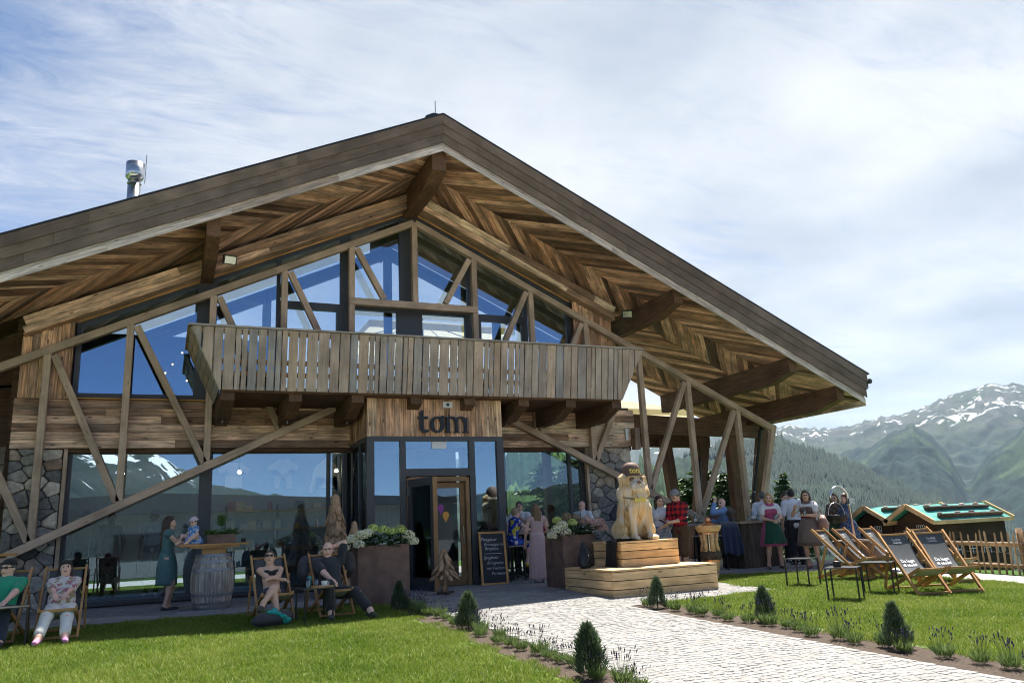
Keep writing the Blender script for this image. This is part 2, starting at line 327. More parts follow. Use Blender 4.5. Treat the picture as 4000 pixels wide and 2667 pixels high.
def land_mat(name, forest=(.018, .036, .016), meadow=(.075, .12, .028), rock=(.11, .105, .09), snow_z=None, fcut=.5, fscale=.0016, tree=.02, rockz=None, snow_amt=.56):
    m, N, L, n, b, out = new_mat(name); tc = n('ShaderNodeTexCoord'); pos = tc.outputs['Object']
    def noise(s, d=6, r=.55, dist=0.0, vec=pos):
        a = n('ShaderNodeTexNoise'); a.inputs['Scale'].default_value = s; a.inputs['Detail'].default_value = d; a.inputs['Roughness'].default_value = r; a.inputs['Distortion'].default_value = dist; L.new(vec, a.inputs['Vector']); return a.outputs['Fac']
    def sm(v, a, b_, lo=0, hi=1):
        q = n('ShaderNodeMapRange', interpolation_type='SMOOTHSTEP'); L.new(v, q.inputs['Value'])
        for k, x in (('From Min', a), ('From Max', b_), ('To Min', lo), ('To Max', hi)): q.inputs[k].default_value = x
        return q.outputs[0]
    def mixc(f, a, c):
        q = n('ShaderNodeMixRGB'); L.new(f, q.inputs[0])
        for i, x in ((1, a), (2, c)):
            if isinstance(x, tuple): q.inputs[i].default_value = (*x, 1)
            else: L.new(x, q.inputs[i])
        return q.outputs[0]
    sp = n('ShaderNodeSeparateXYZ'); L.new(pos, sp.inputs[0])
    treen = sm(noise(tree, 3, .6), .35, .65, .55, 1.5)
    fv = n('ShaderNodeVectorMath', operation='SCALE'); fv.inputs[0].default_value = forest; L.new(treen, fv.inputs['Scale'])
    mv = n('ShaderNodeVectorMath', operation='SCALE'); mv.inputs[0].default_value = meadow; L.new(sm(noise(fscale*9), .3, .7, .7, 1.3), mv.inputs['Scale'])
    fm = noise(fscale, 7, .62, .8)
    if rockz:
        zr = sm(sp.outputs['Z'], rockz[0], rockz[1], 0, .34)
        sb = n('ShaderNodeMath', operation='SUBTRACT'); L.new(fm, sb.inputs[0]); L.new(zr, sb.inputs[1]); fm = sb.outputs[0]
    c = mixc(sm(fm, fcut-.03, fcut+.03), mv.outputs[0], fv.outputs[0])
    if rockz:
        rk = sm(noise(fscale*3, 7, .65), .4, .6, 0, 1); rz = sm(sp.outputs['Z'], rockz[0], rockz[1], 0, .75)
        mu = n('ShaderNodeMath', operation='MULTIPLY'); L.new(rk, mu.inputs[0]); L.new(rz, mu.inputs[1]); c = mixc(mu.outputs[0], c, rock)
    if snow_z:
        mp = n('ShaderNodeMapping'); mp.inputs['Scale'].default_value = (1, 1, .45); L.new(pos, mp.inputs['Vector'])
        s1 = noise(.0055, 8, .6, 1.6, mp.outputs[0]); zz = sm(sp.outputs['Z'], snow_z[0], snow_z[1], -.22, .0)
        ad = n('ShaderNodeMath', operation='ADD'); L.new(s1, ad.inputs[0]); L.new(zz, ad.inputs[1])
        c = mixc(sm(ad.outputs[0], snow_amt, snow_amt+.015), c, (.86, .87, .88))
    L.new(c, b.inputs['Base Color']); b.inputs['Roughness'].default_value = .95; b.inputs['Specular IOR Level'].default_value = .1
    return m
def azd(az): a = math.radians(az); return math.sin(a), math.cos(a)
def mountain(name, prof, Dc, Db, zb, m, nu=260, nv=70, amp=120, seed=0, fx=26, rough=10.0, power=1.0, crest=6):
    az = np.linspace(prof[0][0], prof[-1][0], nu); el = np.interp(az, [p[0] for p in prof], [p[1] for p in prof])
    dc = np.interp(az, [p[0] for p in prof], [p[2] if len(p) > 2 else Dc for p in prof])
    zc = dc*np.tan(np.radians(el)) + CAM_H
    zc = zc + (fbm(az*3.1, az*0+seed, 4, seed)-.5)*crest*6
    v = np.concatenate([np.linspace(0, 1, nv), [1.04, 1.12, 1.3]])
    A, V = np.meshgrid(az, v, indexing='ij'); ZC = zc[:, None]; DC = dc[:, None]
    Rr = Db + (DC-Db)*V; a = np.radians(A)
    X0 = np.sin(a)*Rr; Y0_ = np.cos(a)*Rr; wl = amp*4.2
    wx = (fbm(X0/wl*.7+seed, Y0_/wl*.7, 3, seed+3)-.5)*1.1; sp = fbm(X0/wl+wx+seed, Y0_/wl+wx, 7, seed, True); sp2 = fbm(X0/wl*6, Y0_/wl*6, 4, seed+5)
    env = np.clip(V*4, 0, 1)*np.clip((1.02-V)*3.0, .16, 1)
    Vc = np.minimum(V, 1)
    Z = zb + (ZC-zb)*Vc**power + (sp-.60)*amp*1.5*env + (sp2-.5)*rough*env*3
    Z = np.where(V > 1, ZC - (V-1)*(ZC-zb)*.9, Z)
    P = np.stack([np.sin(a)*Rr, np.cos(a)*Rr, Z], -1)
    o = add(name, grid_mesh(name, P), m); tag(o, kind='structure'); return o, P
MT = dict(
 far=land_mat('alpine_mountain', forest=(.016, .030, .019), meadow=(.040, .052, .026), rock=(.075, .07, .063), snow_z=(300, 640), fcut=.50, fscale=.0014, tree=.012, rockz=(300, 700), snow_amt=.595),
 mid=land_mat('wooded_mountain', forest=(.010, .022, .014), meadow=(.036, .060, .022), fcut=.42, fscale=.0016, tree=.02, rockz=(330, 600)),
 near=land_mat('forest_hill', forest=(.012, .028, .012), meadow=(.065, .115, .03), fcut=.33, fscale=.0013, tree=.035),
 mead=land_mat('meadow_hill', forest=(.02, .045, .02), meadow=(.10, .165, .05), fcut=.50, fscale=.0045, tree=.03),
 valley=land_mat('valley_floor', forest=(.016, .034, .014), meadow=(.05, .10, .018), fcut=.5, fscale=.004, tree=.03))
mountain('far_mountains', [(20, 4.5), (31.7, 5.2), (36.6, 5.6), (42.5, 5.86), (43.8, 5.71), (45.1, 5.55), (46.6, 5.51), (48.4, 5.85), (50.9, 6.11), (53, 6.77), (55.1, 7.33), (57.3, 7.12), (62, 7.6), (72, 6)], 7200, 4600, -140, MT['far'], 520, 170, 260, 3, 60, 8, .85, 10)
mountain('wooded_mountain', [(45.0, 1.2), (46.9, 3.3), (49, 4.6), (50.8, 5.35), (51.7, 4.6), (52.5, 3.4), (53.1, 1.6), (53.5, 1.5), (54.5, 2.9), (56.8, 4.5), (60, 5.5), (70, 6)], 4700, 2900, -200, MT['mid'], 360, 120, 130, 8, 60, 6, .9)
near_o, NP = mountain('forested_hill', [(28, 2.5), (31.8, 3.2), (34.5, 3.9), (36.5, 4.6), (40, 5.1), (42.4, 5.12), (44.1, 4.2), (46.9, 3.05), (49, 1.66), (50.7, .82), (52.8, -.2), (56, -1.8), (61, -3.2)], 2500, 1100, -210, MT['near'], 260, 60, 40, 5, 30, 5, .8)
_, NP2 = mountain('meadow_hill', [(20, 5.5), (27, 5.6), (31, 5.2), (33.6, 3.6), (35.8, 2.3), (38, .6), (40.5, -1.5)], 900, 300, -80, MT['mead'], 130, 50, 24, 12, 40, 3, .85)
mountain('mountains_left', [(-80, 7), (-50, 9), (-30, 8), (-10, 6), (5, 7), (20, 5)], 5200, 2600, -150, MT['far'], 200, 50, 160, 21, 26, 12)
mountain('mountains_behind', [(95, 5), (120, 5.5), (145, 3.4), (158, 2.6), (166, 2.3), (172, 2.8), (177, 3.8), (180, 5.4), (186, 8.4), (192, 7.6), (200, 8.2), (215, 7), (240, 8), (262, 7), (285, 6)], 4300, 2100, -150, land_mat('snowy_range', forest=(.012, .022, .02), meadow=(.03, .042, .032), rock=(.085, .08, .075), snow_z=(120, 420), fcut=.5, fscale=.0014, tree=.012, rockz=(120, 400), snow_amt=.49), 420, 110, 230, 33, 30, 8)
# spruce forest on the near hill: uncountable, one mass
def forest():
    nu, nv, _ = NP.shape; ntree = 26000
    u = RS.rand(ntree)*(nu-2); v = 6+RS.rand(ntree)**.8*(nv-11)
    ui = u.astype(int); vi = v.astype(int); fu = (u-ui)[:, None]; fv = (v-vi)[:, None]
    P = NP[ui, vi]*(1-fu)*(1-fv)+NP[ui+1, vi]*fu*(1-fv)+NP[ui, vi+1]*(1-fu)*fv+NP[ui+1, vi+1]*fu*fv
    keep = fbm(P[:, 0]*.0022, P[:, 1]*.0022, 4, 77) > .40
    P = P[keep]
    n2 = 2600; u = (RS.rand(n2)*(NP2.shape[0]-2)).astype(int); v = (6+RS.rand(n2)*(NP2.shape[1]-12)).astype(int); Q = NP2[u, v]+RS.normal(0, 3, (n2, 3))*[1, 1, 0]
    Q = Q[fbm(Q[:, 0]*.012, Q[:, 1]*.012, 4, 31) > .53]; P = np.concatenate([P, Q]); k = len(P); hh = 13+RS.rand(k)*13; hh[-len(Q):] *= .6; rr = hh*(.16+.07*RS.rand(k)); an = RS.rand(k)*6.28
    V = np.zeros((k, 5, 3)); V[:, :4] = P[:, None]; V[:, 4] = P; V[:, 4, 2] += hh
    for i in range(4):
        V[:, i, 0] += rr*np.cos(an+i*1.571); V[:, i, 1] += rr*np.sin(an+i*1.571)
    b = (np.arange(k)*5)[:, None]; F = np.concatenate([b+np.array([[i, (i+1) % 4, 4]]) for i in range(4)], 1).reshape(-1, 3)
    o = add('spruce_forest', np_mesh('spruce_forest', V.reshape(-1, 3), F), mat('spruce_needles_far', (.011, .025, .014), .9, 0, .5, .012))
    tag(o, 'dense dark spruce forest covering the near hillside', 'forest', None, 'stuff')
forest()
# base sheet: terrace plateau that breaks off to the right into the valley and reaches the horizon
def base_sheet():
    rad = np.concatenate([np.linspace(0, 40, 41), np.geomspace(42, 14000, 70)]); an = np.radians(np.linspace(0, 360, 145))
    Rr, A = np.meshgrid(rad, an, indexing='ij'); X = np.sin(A)*Rr; Y = np.cos(A)*Rr
    Z = np.where(Y < Y0, -SL*(Y0-Y), 0.0); Z = np.maximum(Z, -1.0) - .03
    dr = np.clip(X-15.6, 0, None); Z = Z - np.minimum(dr*.62, 30) - np.clip(dr-48, 0, None)*.17
    db = np.clip(Y-31, 0, None)*np.clip((X+20)/30, 0, 1); Z = Z - np.minimum(db*.25, 50)
    Z = np.maximum(Z, -215.0) + (fbm(X*.01, Y*.01, 4, 9)-.5)*np.clip((Rr-60)/100, 0, 1)*14
    P = np.stack([X, Y, Z], -1)
    o = add('ground', grid_mesh('ground', P), MT['valley']); tag(o, kind='structure')
base_sheet()
# ---- paving, lawns, beds
def sheet(name, poly, dz, m, kind='structure', step=None):
    """flat polygon following the terrace slope: split at Y0"""
    mb = MB(); pts = [Vector((x, y, 0)) for x, y in poly]
    def clip(pp, sgn):
        o = []
        for i in range(len(pp)):
            a, b = pp[i], pp[(i+1) % len(pp)]; da, db_ = sgn*(a.y-Y0), sgn*(b.y-Y0)
            if da >= 0: o.append(a)
            if da*db_ < 0: t = da/(da-db_); o.append(a+(b-a)*t)
        return o
    for sg in (1, -1):
        q = clip(pts, sg)
        if len(q) >= 3: mb.poly([(p.x, p.y, gz(p.x, p.y)+dz) for p in q])
    return tag(add(name, mb.mesh(name), m), kind=kind)
M['lawnsoil'] = mat('lawn_soil', (.10, .15, .025), .95, 0, .25, 3)
M['soil'] = mat('bark_mulch', (.062, .041, .027), .95, 0, .45, 30, .8, 60)
M['joint'] = mat('paving_joint', (.245, .238, .225), .95, 0, .2, 20)
M['slab'] = mat('dark_granite_slab', (.25, .25, .255), .75, 0, .16, 9, .25, 90, rnd=.16)
M['cobble'] = mat('pale_granite_cobble', (.275, .267, .252), .8, 0, .18, 14, .5, 55, rnd=.17)
M['cobble_mass'] = mat('pale_granite_cobble_mass', (.275, .267, .252), .8, 0, .26, 3.1, .5, 55)
LAWN_L = [(-14, 1.5), (3.45, 1.5), (3.45, 13.6), (2.9, 14.15), (-14, 14.35)]
LAWN_R = [(7.25, 1.5), (13.2, 1.5), (13.2, 12.6), (11.3, 13.75), (9.75, 13.75), (9.75, 11.15), (7.25, 10.9)]
sheet('lawn_bed', LAWN_L, -.012, M['lawnsoil']); sheet('lawn_bed', LAWN_R, -.012, M['lawnsoil'])
BED_L = [(3.45, 2), (3.98, 2), (3.98, 13.1), (3.45, 13.6)]; BED_R = [(6.62, 2), (7.25, 2), (7.25, 10.9), (6.62, 10.9)]
sheet('planting_bed', BED_L, -.006, M['soil']); sheet('planting_bed', BED_R, -.006, M['soil'])
# slab paving of the terrace
def slabs():
    root = sheet('terrace_paving', [(-14, 14.15), (2.9, 14.15), (3.45, 13.45), (9.75, 13.45), (9.75, 13.75), (15.2, 13.75), (15.2, 26), (-14, 26)], -.008, M['joint'])
    y = 13.47; r = 0; k = 0; far = MB()
    while y < 20.5:
        wd = (.30, .40, .25, .35)[r % 4]; x = -7.5+(r*.37 % .6)
        while x < 15:
            ln = random.choice((.5, .6, .75, .9)); x1 = x+ln
            cy = y+wd/2; cx = x+ln/2
            ok = (cy > 14.3 or (3.6 < x and x1 < 9.75)) and not (y+wd > 18.3 and x < 11.4)
            if ok and y < 14.25 and cx < 3.7: ok = False
            if ok:
                z = RS.rand()*.004
                if k < 300 and y < 17.6 and (x > -3.2 and x1 < 14): 
                    add('paving_slab', boxmesh((ln-.012, wd-.012, .04)), M['slab'], root, Matrix.Translation((cx, cy, -.012+z))); k += 1
                else: far.box((cx, cy, -.012+z), (ln-.012, wd-.012, .04))
            x = x1
        y += wd; r += 1
    tag(add('paving_slab', far.mesh(), M['slab'], root), kind='stuff')
slabs()
# granite cobble path: arcs of small setts with edging rows
def cobbles():
    root = sheet('cobble_path', [(3.98, 2), (6.62, 2), (6.62, 10.9), (9.75, 11.15), (9.75, 13.45), (3.98, 13.45)], -.0005, M['joint'])
    cells = []
    y = 2.6
    while y < 13.44:
        d = .093+.012*RS.rand(); x = 4.1 if y < 11.1 else 4.1
        xe = 6.5 if y < 11.0 else 9.7
        while x < xe:
            w = .085+.05*RS.rand()
            yy = y + .055*math.sin((x-4.0)*2*math.pi/1.3)
            if not (6.9 < x < 9.1 and 11.85 < yy): cells.append((x+w/2, yy+d/2, w-.007, d-.007, RS.uniform(-.06, .06), RS.rand()*.004))
            x += w
        y += d
    for x0 in (4.035, 6.565):
        y = 2.6
        while y < (13.4 if x0 < 5 else 10.9):
            l = .16+.1*RS.rand(); cells.append((x0, y+l/2, .11, l-.012, 0, .004)); y += l
    order = sorted(range(len(cells)), key=lambda i: (cells[i][0]**2+cells[i][1]**2) + (0 if (cells[i][1] > 5.2+.0*cells[i][0] and (cells[i][0]/cells[i][1] < .98)) else 900))
    near = set(order[:300]); mass = MB()
    def stone(mb, c, base):
        x, y, w, d, a, z = c; hx, hy = w/2, d/2; ca, sa = math.cos(a), math.sin(a); zz = base
        b = len(mb.v); j = [RS.uniform(-.006, .006) for _ in range(8)]
        for (sx, sy, sz, i) in ((-1, -1, 0, 0), (1, -1, 0, 1), (1, 1, 0, 2), (-1, 1, 0, 3)):
            px, py = sx*hx+j[i], sy*hy+j[i+4]; mb.v.append((px*ca-py*sa, px*sa+py*ca, -.02))
        for (sx, sy, i) in ((-1, -1, 0), (1, -1, 1), (1, 1, 2), (-1, 1, 3)):
            px, py = sx*hx*.9+j[i], sy*hy*.9+j[i+4]; mb.v.append((px*ca-py*sa, px*sa+py*ca, .0015+j[(i+3) % 8]*.3))
        mb.f += [(b+4, b+5, b+6, b+7), (b, b+1, b+5, b+4), (b+1, b+2, b+6, b+5), (b+2, b+3, b+7, b+6), (b+3, b, b+4, b+7)]; mb.m += [0]*5
        return b
    protos = []
    for i in range(24):
        mb = MB(); stone(mb, (0, 0, .10, .086, 0, 0), 0); protos.append(mb.mesh('cobble'))
    for i, c in enumerate(cells):
        z = gz(c[0], c[1])+c[5]-.002
        if i in near:
            mw = Matrix.Translation((c[0], c[1], z)) @ Matrix.Rotation(c[4], 4, 'Z') @ Matrix.Diagonal((c[2]/.1, c[3]/.086, 1, 1))
            add('cobble', protos[i % 24], M['cobble'], root, mw)
        else:
            b = stone(mass, c, 0)
            for q in range(b, len(mass.v)): v = mass.v[q]; mass.v[q] = (v[0]+c[0], v[1]+c[1], v[2]+z)
    tag(add('cobble', mass.mesh(), M['cobble_mass'], root), kind='stuff')
cobbles()
sheet('gravel_path', [(13.2, 1.5), (14.35, 1.5), (14.35, 13.75), (11.3, 13.75), (13.2, 12.6)], -.004, mat('pale_gravel', (.46, .45, .43), .9, 0, .3, 40, .5, 90))
# kerb between lawn and paving
# grass: uncountable, instanced tufts on both lawns
def tuft_mesh(name, n, size, hmin, hmax, wid, lean):
    v = []; f = []
    for i in range(n):
        x, y = RS.uniform(-size/2, size/2, 2); a = RS.rand()*6.28; h = RS.uniform(hmin, hmax); w = wid*RS.uniform(.7, 1.3)
        lx, ly = RS.normal(0, lean, 2)*h; ca, sa = math.cos(a)*w, math.sin(a)*w; b = len(v)
        v += [(x-ca, y-sa, 0), (x+ca, y+sa, 0), (x+lx*.45+ca*.7, y+ly*.45+sa*.7, h*.6), (x+lx*.45-ca*.7, y+ly*.45-sa*.7, h*.6), (x+lx, y+ly, h)]
        f += [(b, b+1, b+2, b+3), (b+3, b+2, b+4)]
    me = bpy.data.meshes.new(name); me.from_pydata(v, [], f); return me
def grass_mat():
    m, N, L, n, b, out = new_mat('lawn_grass')
    ge = n('ShaderNodeNewGeometry'); no = n('ShaderNodeTexNoise'); no.inputs['Scale'].default_value = .75; no.inputs['Detail'].default_value = 5; L.new(ge.outputs['Position'], no.inputs['Vector'])
    wn = n('ShaderNodeTexWhiteNoise'); wn.noise_dimensions = '1D'; L.new(ge.outputs['Random Per Island'], wn.inputs['W'])
    ad = n('ShaderNodeMath', operation='MULTIPLY_ADD'); L.new(ge.outputs['Random Per Island'], ad.inputs[0]); ad.inputs[1].default_value = .62
    mm = n('ShaderNodeMath', operation='MULTIPLY'); L.new(no.outputs['Fac'], mm.inputs[0]); mm.inputs[1].default_value = .72; L.new(mm.outputs[0], ad.inputs[2])
    r = n('ShaderNodeValToRGB'); ramp(r, [(.2, (.042, .10, .008)), (.45, (.105, .195, .014)), (.68, (.18, .265, .026)), (.92, (.33, .36, .09))]); L.new(ad.outputs[0], r.inputs[0])
    L.new(r.outputs[0], b.inputs['Base Color']); b.inputs['Roughness'].default_value = .55; b.inputs['Specular IOR Level'].default_value = .3
    t = n('ShaderNodeBsdfTranslucent'); L.new(r.outputs[0], t.inputs['Color']); mx = n('ShaderNodeMixShader'); mx.inputs[0].default_value = .35
    L.new(b.outputs[0], mx.inputs[1]); L.new(t.outputs[0], mx.inputs[2]); L.new(mx.outputs[0], out.inputs[0]); return m
M['grass'] = grass_mat()
def inside(poly, x, y):
    c = np.zeros(len(x), bool); j = len(poly)-1
    for i in range(len(poly)):
        xi, yi = poly[i]; xj, yj = poly[j]
        c ^= ((yi > y) != (yj > y)) & (x < (xj-xi)*(y-yi)/(yj-yi+1e-9)+xi); j = i
    return c
def gn_scatter(name, pts, protos, scale_rng, m, label, cat):
    """points mesh whose modifier puts a tuft on every point"""
    me = bpy.data.meshes.new(name); me.from_pydata([tuple(p) for p in pts], [], [])
    o = add(name, me, None)
    ng = bpy.data.node_groups.new(name+'_nodes', 'GeometryNodeTree')
    ng.interface.new_socket('Geometry', in_out='INPUT', socket_type='NodeSocketGeometry'); ng.interface.new_socket('Geometry', in_out='OUTPUT', socket_type='NodeSocketGeometry')
    N, L, n = NT(ng); gi = n('NodeGroupInput'); go = n('NodeGroupOutput')
    join = n('GeometryNodeJoinGeometry')
    for p in protos:
        oi = n('GeometryNodeObjectInfo'); oi.inputs['Object'].default_value = p; L.new(oi.outputs['Geometry'], join.inputs[0])
    gtoi = n('GeometryNodeGeometryToInstance')
    ip = n('GeometryNodeInstanceOnPoints'); L.new(gi.outputs[0], ip.inputs['Points'])
    # one instance source per tuft, picked at random
    gi2 = n('GeometryNodeJoinGeometry')
    N.remove(gtoi); N.remove(gi2)
    for p in [x for x in N if x.bl_idname == 'GeometryNodeObjectInfo']:
        p.inputs['As Instance'].default_value = True
    L.new(join.outputs[0], ip.inputs['Instance']); ip.inputs['Pick Instance'].default_value = True
    rv = n('FunctionNodeRandomValue', data_type='FLOAT_VECTOR'); rv.inputs[0].default_value = (-.04, -.04, 0); rv.inputs[1].default_value = (.04, .04, 6.283)
    L.new(rv.outputs[0], ip.inputs['Rotation'])
    rs = n('FunctionNodeRandomValue', data_type='FLOAT'); rs.inputs[2].default_value = scale_rng[0]; rs.inputs[3].default_value = scale_rng[1]
    L.new(rs.outputs[1], ip.inputs['Scale'])
    sm_ = n('GeometryNodeSetMaterial'); sm_.inputs['Material'].default_value = m
    L.new(ip.outputs[0], sm_.inputs['Geometry']); L.new(sm_.outputs[0], go.inputs[0])
    md = o.modifiers.new('scatter', 'NODES'); md.node_group = ng
    return tag(o, label, cat, None, 'stuff')
def lawn():
    protos = []
    for i in range(4):
        pm = tuft_mesh('grass_tuft', 430, .34, .018, .058, .0030, .55); pm.materials.append(M['grass'])
        protos.append(bpy.data.objects.new('grass_tuft_source', pm))
    for nm, poly, lab in (('lawn_grass', LAWN_L, 'short mown green lawn left of the cobble path'), ('lawn_grass', LAWN_R, 'short mown green lawn under the empty deck chairs on the right')):
        xs, ys = np.meshgrid(np.arange(-14, 14, .215), np.arange(1.5, 14.5, .215)); x = (xs+RS.uniform(-.09, .09, xs.shape)).ravel(); y = (ys+RS.uniform(-.09, .09, xs.shape)).ravel()
        k = inside(poly, x, y) & (x/np.maximum(y, .1) < 1.75) & (x/np.maximum(y, .1) > -.34) & (np.hypot(x, y) > 5.2)
        x, y = x[k], y[k]; z = np.where(y < Y0, -SL*(Y0-y), 0)-.012
        gn_scatter(nm, np.stack([x, y, z], -1), protos, (.85, 1.25), M['grass'], lab, 'lawn')
lawn()
# ================================================================ THE LODGE
XR, T25 = 5.44, math.tan(math.radians(25)); SEC = 1/math.cos(math.radians(25))
lodge = empty('mountain_lodge', (XR, 18.4, 0), 0, 'wooden alpine lodge with wide gable roof, glazed front and balcony', 'lodge')
YF, YB = 15.5, 21.9; XL, XE = XR-12.11, XR+12.11
def roof_z(x, z0): return z0-T25*abs(x-XR)
# roof covering
rm = MB()
for sg in (-1, 1):
    e = XR+sg*12.15
    pts = [(XR, 10.50), (e, roof_z(e, 10.50)), (e, roof_z(e, 10.12)), (XR, 10.12)]
    if sg > 0: pts = pts[::-1]
    rm.prism(pts, YF+.03, YB)
roof = add('roof', rm.mesh('roof'), M['metal_roof'], lodge)
# fascia boards in three stepped courses, cut in lengths, both slopes
def slope_boards(name, z_top, hgt, y, thick, m, xmax, seg, parent, x0=0.0):
    for sg in (-1, 1):
        s = x0
        while s < xmax-.05:
            ln = min(random.uniform(*seg), xmax-s)
            if xmax-s-ln < .6: ln = xmax-s
            a = s+.002; b = s+ln-.002
            xa, xb = XR+sg*a, XR+sg*b
            zc = z_top-hgt/2*SEC*1.0
            A = Vector((xa, y, roof_z(xa, zc))); B = Vector((xb, y, roof_z(xb, zc)))
            # mitred end at the ridge and plumb ends: prism in slope plane
            L = (B-A).length; M4, _ = axes(A, B) if sg > 0 else axes(B, A)
            hx = L/2; hz = hgt/2; sh = hz*T25*(-1 if sg > 0 else 1)
            mb = MB(); pl = [(-hx-sh, -hz), (hx-sh, -hz), (hx+sh, hz), (-hx+sh, hz)]
            mb.prism(pl, -thick/2, thick/2)
            add(name, mb.mesh('board'), m, parent, M4); s += ln
for i, (zt, y) in enumerate(((10.50, YF), (10.28, YF+.028), (10.06, YF+.056))):
    slope_boards('fascia_board', zt, .215, y, .03, M['fascia'], 12.11-.02*i, (3.2, 4.8), roof)
slope_boards('verge_board', 9.845, .085, YF+.10, .03, M['verge'], 12.0, (1.8, 4.5), roof)
slope_boards('verge_board', 9.755, .115, YF+.082, .03, M['verge'], 11.98, (2.0, 4.6), roof)
trim = MB()
for sg in (-1, 1):
    e = XR+sg*12.2; trim.beam((XR, YF+.02, 10.525), (e, YF+.02, roof_z(e, 10.525)), .09, .03)
add('edge_flashing', trim.mesh(), M['metal_roof'], roof)
rc = MB(); rc.prism([(XR-.36, 10.38), (XR+.36, 10.38), (XR+.3, 10.62), (XR+.12, 10.72), (XR-.12, 10.72), (XR-.3, 10.62)], YF+.35, YB)
add('ridge_cap', rc.mesh(), M['metal_roof'], roof)
add('lightning_rod', MB().tube([(XR+.05, YF+.7, 10.7), (XR+.05, YF+.7, 11.25)], .012, 5).mesh(), M['zinc'], roof)
# soffit: chevron planks in bands
ZS = 9.74
def soffit():
    back = MB()
    for sg in (-1, 1):
        e = XR+sg*12.05; a = [(XR, YF+.1, ZS+.06), (e, YF+.1, roof_z(e, ZS+.06)), (e, YB, roof_z(e, ZS+.06)), (XR, YB, ZS+.06)]
        back.poly(a if sg < 0 else a[::-1])
    add('soffit_backing', back.mesh(), M['dark'], roof)
    bands = [(YF+.11, 17.0), (17.0, 18.2), (18.2, 19.55), (19.55, 20.9), (20.9, 21.85)]
    pieces = []
    wpl = .148
    for sg in (-1, 1):
        for bi, (ya, yb) in enumerate(bands):
            if sg < 0 and bi > 1: continue
            W_ = yb-ya; smax = 12.03*SEC; step = wpl*math.sqrt(2); s = -W_
            flip = bi % 2 == 1
            while s < smax:
                # parallelogram: at one seam from s..s+step, at other shifted by W_
                w = step*random.uniform(.72, 1.25)
                s1 = s+w; g = .006
                if flip: q = [(s+g, ya), (s1-g, ya), (s1-g+W_, yb), (s+g+W_, yb)]
                else: q = [(s+g+W_, ya), (s1-g+W_, ya), (s1-g, yb), (s+g, yb)]
                q = [Vector((u, v, 0)) for u, v in q]
                def clip(pp, f):
                    o = []
                    for i in range(len(pp)):
                        a, b = pp[i], pp[(i+1) % len(pp)]; da, db = f(a), f(b)
                        if da >= 0: o.append(a)
                        if da*db < 0: o.append(a+(b-a)*(da/(da-db)))
                    return o
                q = clip(clip(q, lambda p: p.x-.01), lambda p: smax-p.x)
                if bi >= 2: q = clip(q, lambda p: p.x-5.95*SEC)
                if len(q) >= 3: pieces.append((sg, bi, q, flip))
                s = s1
    big = sorted(range(len(pieces)), key=lambda i: (pieces[i][1] if pieces[i][1] < 2 else pieces[i][1]+2, abs(sum(p.x for p in pieces[i][2])/len(pieces[i][2])-(4 if pieces[i][0] > 0 else 1))))
    first = set(big[:300]); mass = {}
    for i, (sg, bi, q, flip) in enumerate(pieces):
        c = sum(q, Vector())/len(q); d = Vector((1, 1 if flip else -1, 0)).normalized()
        if sg < 0: d = Vector((1, 1 if flip else -1, 0)).normalized()
        ex = Vector((sg*d.x/SEC, d.y, -T25*d.x/SEC)).normalized(); nrm = Vector((sg*T25, 0, 1)).normalized(); ey = nrm.cross(ex)
        dz = random.uniform(0, .010)
        def w(p): x = XR+sg*p.x/SEC; return Vector((x, p.y, roof_z(x, ZS)-dz))
        o = w(c); mw = Matrix(((ex.x, ey.x, nrm.x, o.x), (ex.y, ey.y, nrm.y, o.y), (ex.z, ey.z, nrm.z, o.z), (0, 0, 0, 1)))
        inv = mw.inverted(); lp = [inv @ w(p) for p in q]
        if sum((lp[k].x*lp[(k+1) % len(lp)].y-lp[(k+1) % len(lp)].x*lp[k].y) for k in range(len(lp))) > 0: lp = lp[::-1]
        mb = MB(); n_ = len(lp)
        for z in (0, .022):
            for p in lp: mb.v.append((p.x, p.y, z))
        mb.f.append(tuple(range(n_))); mb.m.append(0)
        for k in range(n_): j = (k+1) % n_; mb.f.append((j, k, n_+k, n_+j)); mb.m.append(0)
        if i in first: add('soffit_plank', mb.mesh('plank'), M['soffit'], roof, mw)
        else:
            key = (sg, flip, i % 4)
            if key not in mass: mass[key] = (MB(), Matrix(((ex.x, ey.x, nrm.x, 0), (ex.y, ey.y, nrm.y, 0), (ex.z, ey.z, nrm.z, 0), (0, 0, 0, 1))))
            G, rot = mass[key]; b = len(G.v); ri = rot.inverted() @ mw
            G.v += [tuple(ri @ Vector(v)) for v in mb.v]; G.f += [tuple(b+x for x in f) for f in mb.f]; G.m += mb.m
    for key, (G, rot) in mass.items(): tag(add('soffit_plank', G.mesh(), M['soffit'], roof, rot), kind='stuff')
soffit()
# eave board on the right side
bar('eave_board', (XR+12.03, YF+.1, roof_z(XR+12.03, 9.72)-.03), (XR+12.03, YB, roof_z(XR+12.03, 9.72)-.03), .03, .22, M['clad'], roof)
gut = MB(); pr = []
for y in (YF+.02, YB): pass
gm = MB(); a0 = (XR+12.2, YF-.02, roof_z(XR+12.2, 10.33)); a1 = (XR+12.2, YB, roof_z(XR+12.2, 10.33)); gm.tube([a0, a1], .07, 10)
add('gutter', gm.mesh(smooth=True), M['black'], roof)
